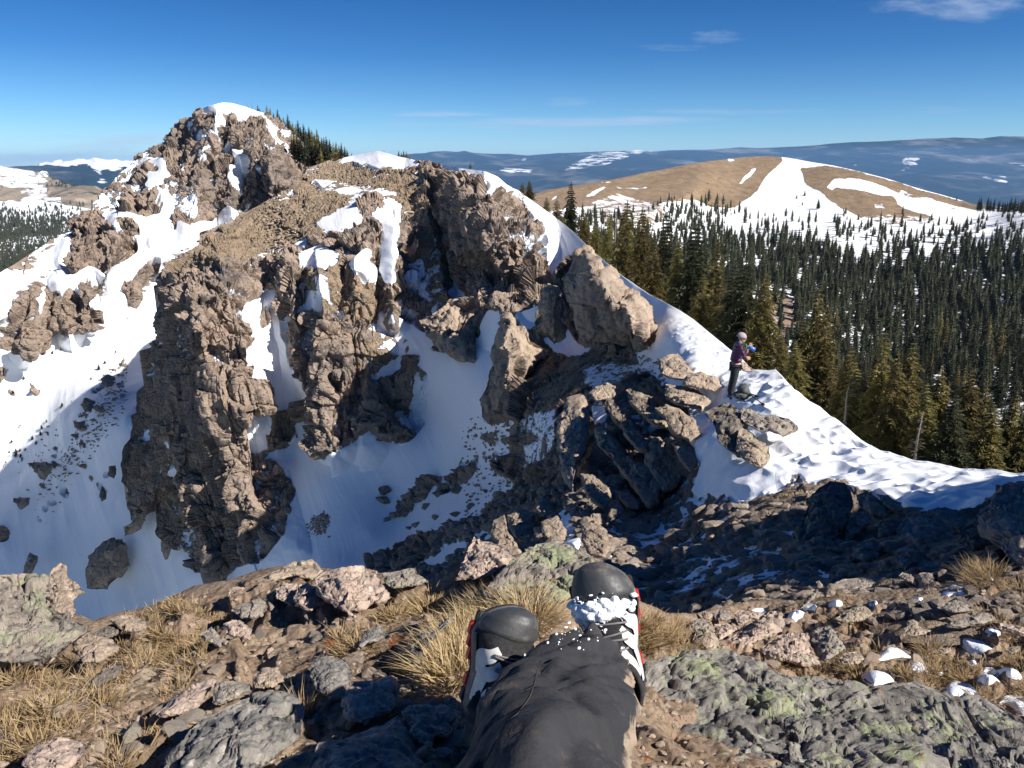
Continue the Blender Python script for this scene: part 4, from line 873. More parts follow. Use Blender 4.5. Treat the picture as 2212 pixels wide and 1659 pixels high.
PR_M=[tree_proto('spruce',s,1,MAT_LEAFD) for s in (11,12,13,14,15)]
PR_MO=[tree_proto('spruce',s,1,MAT_LEAF) for s in (21,22,23)]
PR_S=[tree_proto('spruce',s,0,MAT_LEAFD) for s in (31,32,33)]
rt=random.Random(7)
def place_tree(pr,loc,h,label,group,cat='spruce tree',name='spruce_tree',wide=1.0):
    e=empty(name,loc);e.rotation_euler=(rt.uniform(-.03,.03),rt.uniform(-.03,.03),rt.uniform(0,6.28));e.scale=(h*wide,h*wide,h)
    for nm,me in (('crown',pr[0]),('trunk',pr[1])):
        o=bpy.data.objects.new(nm,me);o.parent=e;COL.objects.link(o)
    tag(e,label,cat,group);return e
# near trees beyond the snow crest: (tip u, tip v, base v, distance, label)
NEAR=[(1130,392,425,118,'pair of small spruces peeking over the snow crest right of the brown cliff, left one'),(1145,388,428,116,'pair of small spruces peeking over the snow crest right of the brown cliff, right one'),
 (1230,392,500,98,'tall dark spruce standing alone above the highest stretch of snow crest'),(1205,430,490,95,'slim spruce left of the tall lone spruce on the high snow crest'),(1180,425,470,100,'short spruce low behind the high snow crest'),(1262,450,530,90,'bushy spruce just right of the tall lone spruce'),(1312,455,560,80,'thin spruce with bare lower stem behind the large crag'),
 (1285,470,545,84,'short spruce between the bushy one and the thin one'),(1345,430,590,72,'spruce with a forked top behind the large crag'),
 (1385,445,620,66,'broad olive spruce left of the tallest olive spruce'),(1408,500,640,60,'young spruce right behind the crest snow above the crag'),(1432,455,650,62,'spruce hidden to half its height by the snow crest'),
 (1488,480,705,55,'tallest olive spruce in the group behind the hiker'),(1455,520,690,56,'narrow spruce left of the tallest olive spruce'),(1530,505,730,52,'full spruce right of the tallest olive spruce'),
 (1570,565,760,47,'spruce directly above the head of the hiker'),(1600,560,790,46,'dense spruce just behind the hiker'),(1632,590,800,44,'reddish spruce right beside the hiker'),(1550,610,755,49,'small spruce above the left shoulder of the hiker'),
 (1512,590,730,50,'low bushy spruce at the foot of the tallest olive spruce'),
 (1682,720,818,42,'thin twiggy spruce right of the hiker with snow showing through'),(1715,740,850,40,'twiggy spruce at the notch of the snow crest'),
 (1740,612,870,44,'tall spruce with open branches right of the notch in the crest'),(1762,660,880,42,'second tall open spruce right of the notch'),(1722,690,860,46,'slender spruce between the two open ones'),
 (1810,745,940,38,'spruce with a pale leaning dead stem before it'),(1835,780,950,37,'short olive spruce right of the pale leaning stem'),
 (1885,715,985,36,'large dense spruce, left of the twin pair'),(1940,735,1000,36,'large dense spruce, right of the twin pair'),(1912,760,1000,35,'small spruce squeezed between the twin pair'),
 (1985,830,1010,34,'sparse spruce with grey bare twigs below the twin pair'),(2040,850,1015,33,'orange tinted young spruce above the low part of the crest'),(2075,800,1018,35,'spruce with half dead branches above the low crest'),
 (2120,870,1020,33,'small spruce near the right end of the crest'),(2105,820,1020,37,'olive spruce near the right end of the crest'),(2160,850,1022,36,'next to last spruce at the right end of the crest'),(2200,900,1024,34,'last spruce at the right edge above the crest'),
 (2010,790,1012,38,'spruce rising behind the sparse one'),(1860,800,975,37,'brown green spruce left of the large dense one'),(1778,780,905,40,'small spruce on the crest drop right of the notch')]
for i,(tu_,tv_,bv,d,lb) in enumerate(NEAR):
    top=at(tu_,tv_,d);bot=at(tu_,bv+22,d)
    h=(top.z-bot.z)
    # stretch down so that the foot stands on the far slope
    extra=rt.uniform(.5,1.5);bot.z-=extra;h+=extra
    pr=PR_N[i%4] if rt.random()<.8 else PR_D[i%2]
    place_tree(pr,bot,h,lb,'spruces growing behind the snow crest',wide=min(1.15,max(.8,5.5/h))*rt.uniform(1.05,1.4))
# dead stem
def tube_np(pts,rad,n=8,cap=True,ell=None):
    """ellipse tube through points; rad list of r or (ra,rb); ell optional frame side vector"""
    P=[Vector(p) for p in pts];V=[];F=[];side=Vector(ell) if ell is not None else None
    for i,p in enumerate(P):
        t=(P[min(i+1,len(P)-1)]-P[max(i-1,0)]).normalized()
        s=side if side is not None else Vector((0,0,1))
        if abs(t.dot(s.normalized()))>.95:s=Vector((1,0,0.1))
        a=(s-t*s.dot(t)).normalized();b=t.cross(a)
        ra,rb=rad[i] if isinstance(rad[i],(tuple,list)) else (rad[i],rad[i])
        for k in range(n):
            q=6.28318*k/n;V.append(tuple(p+a*ra*math.cos(q)+b*rb*math.sin(q)))
    for i in range(len(P)-1):
        for k in range(n):F.append((i*n+k,i*n+(k+1)%n,(i+1)*n+(k+1)%n,(i+1)*n+k))
    if cap:
        for i,rev in ((0,1),(len(P)-1,0)):
            c=len(V);V.append(tuple(P[i]))
            for k in range(n):
                q=(i*n+k,i*n+(k+1)%n,c,c);F.append(q)
    return V,F
def tubes(name,lst,mat,parent=None,smooth=True,loc=None):
    bm=bmesh.new()
    for V,F in lst:
        vs=[bm.verts.new(v) for v in V]
        for f in F:
            f=[vs[i] for i in dict.fromkeys(f)]
            try:bm.faces.new(f)
            except ValueError:pass
    bmesh.ops.recalc_face_normals(bm,faces=bm.faces)
    me=bpy.data.meshes.new(name);bm.to_mesh(me);bm.free()
    for p in me.polygons:p.use_smooth=smooth
    me.materials.append(mat);o=bpy.data.objects.new(name,me);COL.objects.link(o)
    if parent:o.parent=parent
    return o
base=at(1812,945,36.5);tip=at(1845,810,36.5)
t0=[];L=tip-base
rr_=random.Random(3)
tt=[(base-L*.15+L*q+Vector((.12*math.sin(q*5),0,0)))-base for q in np.linspace(0,1,8)]
t0.append(tube_np(tt,[.11*(1-q*.8) for q in np.linspace(0,1,8)],8))
for k in range(22):
    q=rr_.uniform(.2,.98);p=L*q;a=rr_.uniform(0,6.28);l=rr_.uniform(.3,.9)*(1.2-q)
    t0.append(tube_np([p,p+Vector((math.cos(a)*l,math.sin(a)*l,rr_.uniform(-.2,.3)*l))],[.015,.004],4))
dt=tubes('dead_tree',t0,MAT_DEADB);dt.location=base;tag(dt,'pale bare dead tree stem leaning right in front of the olive spruces','dead tree')
for (u_,v0,v1,d,lb) in [(1975,890,1000,33,'thin grey dead tree with bare twigs above the low crest'),(1328,455,540,78,'bare grey dead tree beside the thin spruce on the crest')]:
    b=at(u_,v1,d);h=at(u_,v0,d).z-b.z;t0=[tube_np([(0,0,-.8),(0,0,h*.5),(.1,0,h)],[.07,.045,.01],7)]
    for k in range(46):
        q=rr_.uniform(.12,.97);a=rr_.uniform(0,6.28);l=rr_.uniform(.15,.3)*h*(1.1-q)
        p=Vector((0.05*q,0,h*q));m=p+Vector((math.cos(a)*l*.6,math.sin(a)*l*.6,l*.1));t0.append(tube_np([p,m,m+Vector((math.cos(a+.4)*l*.4,math.sin(a+.4)*l*.4,-l*.15))],[.012,.008,.003],4))
    o=tubes('dead_tree',t0,MAT_DEADB);o.location=b;tag(o,lb,'dead tree')
# forest on the far side of the valley
forest_poly=[(1240,470),(1400,470),(1480,425),(1540,430),(1600,455),(1640,480),(1700,508),(1750,530),(1800,540),(1850,565),(1900,560),(1960,575),(2010,560),(2060,550),(2100,520),(2140,490),(2190,455),(2300,450),(2400,480),(2400,1100),(2212,1060),(1700,880),(1640,800),(1420,650),(1300,560)]
rF=Ras(0.);rF.poly(forest_poly,1.);
paint(rF,'3',.35,[(470,700),(600,640),(1700,700),(1950,740),(1900,840),(1500,900),(1300,880),(1000,800),(600,760)],[(1650,900),(2000,880),(2000,700),(1750,720)])
paint(rF,'3',.06,[(480,640),(700,520),(1100,640),(1700,730),(1850,760),(1700,800),(1380,760),(1100,740),(800,700),(600,690)])
paint(rF,'3',.25,[(1320,900),(1420,860),(1480,1000),(1420,1060),(1330,1000)],[(1340,1160),(1460,1170),(1500,1270),(1400,1300)],[(1780,1530),(1900,1540),(1980,1660),(1800,1660)],[(880,960),(960,900),(1000,1060),(920,1100)],[(1080,1100),(1100,1300),(1060,1280)])
paint(rF,'0',.1,[(1640,630),(1710,620),(1730,700),(1700,790),(1640,760)])
rFb=rF.blur(4)
cand=[]
def ok(u,v,r):
    return rt.random()<float(rFb(np.array([u]),np.array([v]))[0])
tries=0
# keep spacing even on the ground
grid={}
while tries<90000 and len(cand)<3000:
    tries+=1
    u=rt.uniform(1200,2390);v=430+(1090-430)*rt.random()**.85
    if not ok(u,v,0) or (v<560 and u>1500 and rt.random()<.5):continue
    if rt.random()>.35+1.6*(.5+.9*float(fbm(np.array([u/38.]),np.array([v/24.]),np.array([0.]),2,12)[0]))-.25:continue
    d=float(np.exp(dH(u,v)));x,z=ray(u,v);X=float(x)*d
    md=3.7
    gx,gy=int(X//md),int(d//md)
    bad=False
    for a in (-1,0,1):
        for b in (-1,0,1):
            for (x2,y2) in grid.get((gx+a,gy+b),()):
                if (x2-X)**2+(y2-d)**2<md*md: bad=True
    if bad:continue
    grid.setdefault((gx,gy),[]).append((X,d))
    h=rt.choice((5,8,10,11,13.5))*rt.uniform(.85,1.1)*(0.62 if v<535 else 1)*(1.0 if d>170 else .8)
    cand.append((h/d,u,v,X,d,float(z)*d,h))
# only trees in the frame or close to it
cand=[c for c in cand if c[1]<2260]
cand.sort(reverse=True)
def ground_snap(c):
    return Vector((c[3],c[4],c[5]-.4))
sp=[]
for i,c in enumerate(cand):
    vis=(-(c[2]))
bands=[(2000,'right'),(1800,'middle'),(0,'left')]
def flabel(c):
    return None
singles=cand[:150];rest=cand[150:]
for i,c in enumerate(singles):
    pr=(PR_M+PR_M+PR_MO)[rt.randrange(13)]
    place_tree(pr,ground_snap(c),c[6],'narrow dark spruce in the dense valley forest behind the snow crest','dark spruces of the valley forest',wide=rt.uniform(.75,1.15))
def merged_trees(name,lst,protos,mat,label=None,kind='stuff'):
    return _merged(name,lst,protos,mat,kind)
def _merged(name,lst,protos,mat,kind):
    VV=[];FF=[];n=0
    for (loc,h,w,a) in lst:
        V,F,_,_=protos[rt.randrange(len(protos))][2]
        c,s=math.cos(a),math.sin(a)
        Q=np.stack([(V[:,0]*c-V[:,1]*s)*w*h+loc[0],(V[:,0]*s+V[:,1]*c)*w*h+loc[1],V[:,2]*h+loc[2]],1)
        VV.append(Q);FF.append(F+n);n+=len(V)
    o=mesh_np(name,np.vstack(VV),np.vstack(FF),mat,False);o['kind']=kind
    return o
PR_R=[tree_proto('spruce',s,0,MAT_LEAFD) for s in (41,42,43,44)]
merged_trees('forest',[(ground_snap(c),c[6],rt.uniform(.9,1.4),rt.uniform(0,6.28)) for c in rest],[(None,None,conifer_crown(s,1,13,5,3,.155,.05,.3,.8,.7)+(0,0)) for s in (51,52,53,54)],MAT_LEAFD)
# scattered spruces on the white flank of the hill
for i,(x,y,px,lb) in enumerate([(738,560,30,'small snow bound spruce high on the white flank'),(790,545,40,'bushy low spruce highest on the white flank'),(775,600,25,'tiny spruce below the highest bushy one'),(878,625,60,'biggest lone spruce clump in the middle of the white flank'),(1055,655,45,'lone spruce under the brown patch'),(590,672,30,'left of two tiny spruces low on the white flank'),(605,700,30,'right of two tiny spruces low on the white flank'),(1012,700,25,'tiny spruce between the lone one and the forest'),(1180,765,50,'left tree of a close pair below the brown patch'),(1220,725,42,'right tree of a close pair below the brown patch'),(1815,780,70,'lone pine with a round crown on the right of the white flank'),(1952,765,60,'pine nearest the crest on the far right of the white flank'),(710,412,10,'speck of a spruce near the top of the snow band'),(1590,625,14,'speck of a spruce on the right snow band'),(1860,830,80,'spruce just below the round crowned pine'),(1775,570,22,'tiny spruce on the skyline at the right end of the hill')]):
    u,v=cr('3',[(x,y)])[0];d=float(np.exp(dH(u,v)));loc=at(u,v,d);h=px/3/FD*d
    place_tree(PR_M[i%5],loc-Vector((0,0,.3)),h,lb,'lone spruces on the white hillside',wide=1.5)
for i in range(26):
    u=rt.uniform(2110,2260);v=450+ (u-2110)*.05
    d=480+rt.uniform(-20,20);loc=at(u,v+6,d);place_tree(PR_M[i%5],loc,rt.uniform(6,9),'dark spruce in the row on the skyline at the far right','skyline spruces at the right edge')
# trees behind the summit
for i,(x,y,hh) in enumerate([(1562,135,30),(1612,170,45),(1636,175,55),(1672,200,90),(1690,210,80),(1710,215,75),(1735,235,120),(1755,240,110),(1775,250,95),(1803,262,125),(1820,268,100),(1838,280,95),(1868,300,130),(1885,308,100),(1900,315,95),(1920,325,90),(1940,340,130),(1955,345,100),(1970,350,120),(1990,362,95),(2008,370,120),(2025,378,110),(2040,385,95),(2058,395,130),(2070,398,95),(2085,405,90),(2100,410,95),(2120,420,110),(2140,428,100),(2160,440,95),(2180,450,105),(2200,455,90),(2215,462,110),(2235,470,95),(2255,478,85),(2280,485,70),(2300,488,50),(2320,492,45),(1890,400,95),(1910,430,110),(1935,445,100),(1960,455,100),(1990,470,110),(2020,480,100),(2050,480,90),(2080,480,100),(2110,485,95),(2140,488,80),(1925,380,95),(1980,410,110),(2030,430,100),(2080,450,100),(2130,465,95),(1850,330,90),(1880,350,95),(1905,365,90),(1950,385,100),(2000,400,100),(2050,420,100),(2100,440,95)]):
    u,v=cr('1',[(x,y)])[0];far=y>360 and i>=38
    d=168+(5 if not far else -12)+rt.uniform(-2,2);loc=at(u,v+9,d);h=(hh+24)/3/FD*d
    if i in (1,2):
        o=tubes('dead_tree',[tube_np([(0,0,-1),(0,0,h)],[.07,.02],5)]+[tube_np([(0,0,h*q),(.5*math.cos(q*20),.5*math.sin(q*20),h*q+.2)],[.03,.01],4) for q in (.3,.45,.6,.75,.85)],MAT_DEADB);o.location=loc
        tag(o,'bare grey dead tree on the summit shoulder, '+('left' if i==1 else 'right')+' of two','dead tree');continue
    place_tree((PR_M+PR_MO)[i%8],loc-Vector((0,0,1.0)),h,'lone small spruce on the snowy summit crest' if i==0 else 'spruce in the band descending the right shoulder of the peak','spruces on the right shoulder of the peak' ,wide=rt.uniform(1,1.4))
# tufts of trees on the middle skyline
for (x,y,hh,lb) in [(583,118,50,'leftmost of the small spruces behind the white crest cap'),(602,118,38,'second of the small spruces behind the white crest cap'),(615,120,52,'third of the small spruces behind the white crest cap'),(635,123,50,'fourth of the small spruces behind the white crest cap'),(655,125,35,'last of the small spruces behind the white crest cap'),(1048,192,50,'single small spruce behind the crest snow against the blue hills'),(488,78,12,'tiny twig of a spruce on the white crest cap')]:
    u,v=cr('2',[(x,y)])[0];d=119;loc=at(u,v+6,d);place_tree(PR_MO[0],loc,(hh+18)/3/FD*d,lb,'small spruces on the middle skyline',wide=1.2)
# dwarf conifers on the left snow slope
for i,(x,y,s_) in enumerate([(85,360,30),(640,205,40),(680,165,26),(405,460,50),(465,430,30),(270,590,35),(262,630,36),(210,660,36),(235,690,32),(130,735,26),(165,735,30),(135,780,40),(105,750,40),(105,770,46),(145,800,36),(120,820,30),(40,830,40),(28,865,44),(60,745,20),(300,545,22),(310,625,25),(155,265,28),(590,268,20),(455,375,18),(340,100,26),(750,95,22),(395,78,20),(520,350,16),(705,395,16),(130,570,16),(75,675,22),(5,880,26)]):
    u,v=cr('4',[(x,y)])[0];d=float(np.exp(dP(u,v)));loc=at(u,v,d);h=s_/3/FD*d
    place_tree(PR_M[i%5],loc-Vector((0,0,.2)),h,'stunted dwarf conifer poking out of the left snow slope','dwarf conifers on the left snow slope','dwarf conifer','dwarf_conifer',wide=2.2)
# the pale hills at the left: woods of trees a few pixels tall
wood=[]
for _ in range(15000):
    u=rt.uniform(-200,260);v=rt.uniform(440,600)
    dens=min(1,max(0,(v-452)/70))*(1.0 if u<120 or v>500 else .7)
    if rt.random()>dens*.9+.04:continue
    d=float(np.exp(dL2(u,v)));wood.append((at(u,v,d)-Vector((0,0,1)),rt.uniform(6,13),rt.uniform(1.3,2.0),rt.uniform(0,6.28)))
for _ in range(1500):
    u=rt.uniform(80,300);v=rt.uniform(378,455)
    if v<388+(u-110)*.22 or rt.random()>min(1,(u-70)/70):continue
    d=float(np.exp(dL1(u,v)));wood.append((at(u,v,d),rt.uniform(8,15),rt.uniform(1.3,1.8),rt.uniform(0,6.28)))
merged_trees('far_forest',wood,[(None,None,conifer_crown(s,1,5,4,2,.16,.05,.2,.9,.8)+(0,0)) for s in (61,62,63)],MAT_LEAFD)
# ---------------------------------------------------------------- foreground summit ground
FC=[(-150,1240,3.5),(100,1290,3.2),(200,1345,2.9),(330,1310,3.0),(480,1260,3.1),(640,1215,3.1),(800,1235,2.7),(950,1255,2.45),(1100,1210,2.4),(1250,1190,2.3),(1380,1300,2.5),(1500,1330,3.4),(1600,1300,4.5),(1800,1290,4.35),(2000,1270,4.2),(2212,1240,4.0),(2400,1230,4),
(0,1450,2.1),(300,1450,2.05),(600,1400,2.0),(900,1400,1.8),(1100,1400,1.65),(1300,1400,1.85),(1500,1450,2.3),(1800,1450,2.85),(2100,1450,2.9),(2300,1450,2.9),(0,1659,1.38),(300,1659,1.32),(600,1600,1.32),(900,1659,1.12),(1200,1659,1.1),(1500,1659,1.3),(1800,1659,1.6),(2300,1659,1.9),(-200,1450,2.2),(-200,1659,1.45),(0,1780,1.15),(1100,1780,.95),(2300,1780,1.5)]
dF=TPS(FC,3e-4)
t_=NT('summit_soil')
soil=t_.ramp(t_.noise(5,6,.7),[(.3,(.15,.105,.07)),(.5,(.27,.195,.135)),(.72,(.40,.305,.22))])
soil=t_.mix(t_.mapr(t_.noise(14,4,.7),.60,.68),soil,(.19,.065,.025))
soil=t_.mix(t_.mapr(t_.voro(55,'F1'),.16,.08),soil,(.42,.33,.26))
soil=t_.mix(t_.mapr(t_.noise(90,3,.7),.42,.3),soil,(.05,.035,.028))
hh_=t_.math('ADD',t_.math('MULTIPLY',t_.voro(40,'F1'),-.7),t_.noise(25,8,.75))
t_.bsdf(soil,.95,t_.bump(hh_,.8,.02),.15)
MAT_SOIL=t_.m
topF=pl([(-200,1240),(0,1245),(100,1290),(150,1325),(200,1345),(260,1328),(330,1310),(420,1272),(480,1262),(560,1235),(640,1222),(700,1232),(800,1240),(900,1262),(940,1258),(1000,1240),(1060,1215),(1150,1195),(1250,1195),(1340,1240),(1380,1300),(1440,1330),(1500,1332),(1560,1318),(1620,1303),(1700,1300),(1900,1283),(2212,1238),(2400,1230)])
PT=[[(930,605),(980,575),(1050,585),(1045,608),(940,618)],[(765,625),(840,602),(882,612),(860,632),(780,642)],[(660,705),(700,660),(805,655),(790,690),(690,718)],[(1190,605),(1250,585),(1272,600),(1225,618)],[(1418,585),(1480,565),(1612,558),(1600,582),(1440,592)],[(1448,640),(1480,630),(1525,662),(1470,668)],[(1668,542),(1740,472),(1862,508),(1875,547),(1720,552)],[(1895,395),(1960,398),(2042,457),(1980,445)],[(1805,590),(1985,602),(1960,632),(1880,645)],[(1943,782),(2000,748),(2062,770),(2062,802),(1980,822)],[(1610,848),(1720,858),(1790,812),(1860,812),(1960,858),(2065,920),(1980,935),(1880,932),(1820,882),(1700,867)],[(1143,985),(1260,950),(1320,890),(1372,873),(1440,918),(1582,945),(1480,955),(1350,950),(1250,982),(1180,1002)],[(1138,1050),(1250,1038),(1362,1070),(1405,1112),(1240,1122),(1180,1092)],[(1688,1150),(1728,1103),(1800,1110),(1865,1130),(1938,1170),(1850,1192),(1720,1192)],[(1950,1008),(2005,1018),(2065,1060),(1960,1045)],[(2008,1010),(2120,1030),(2205,1058),(2205,1092),(2100,1072)],[(1868,1080),(1960,1058),(2095,1108),(1960,1122)],[(2018,1222),(2100,1193),(2240,1200),(2260,1330),(2190,1320),(2130,1260)],[(1448,1000),(1535,978),(1602,1030),(1530,1037)],[(425,632),(545,628),(555,652),(450,655)],[(1640,1040),(1700,1050),(1690,1065),(1650,1060)],[(1820,985),(1880,975),(1930,990),(1860,1000)]]
rPT=Ras(0.)
for p_ in PT: rPT.poly(cr('E',p_),1.)
rPTb=rPT.blur(5)
def lndF(U,Vv):
    pm=sstep(.15,.6,rPTb(U,Vv))
    def disp(X,Y,Z,d):
        s=np.clip(d/2.,.6,2)
        h=(rockrelief(X,Y,Z*1.6,(.22,.10,.045),340,1.,tilt=1.4)*.28+fbm(X*2.2,Y*2.2,Z*0,4,33)*.05)*s
        fadeb=sstep(0,30,np.arange(h.shape[0])[:,None])*.8+.2
        return h*fadeb*(1-pm)-.012*pm
    return dF(U,Vv),disp
ground=sheet('ground',MAT_SOIL,-200,2400,1100,topF,lambda u:u*0+1790,330,lndF,lambda U,Vv,X,Y,Z:dict(snow=np.zeros_like(U),dirt=np.ones_like(U)),back=1.6,nb=16,drop=1.15)
def gd(u,v): return float(np.exp(dF(u,v)))
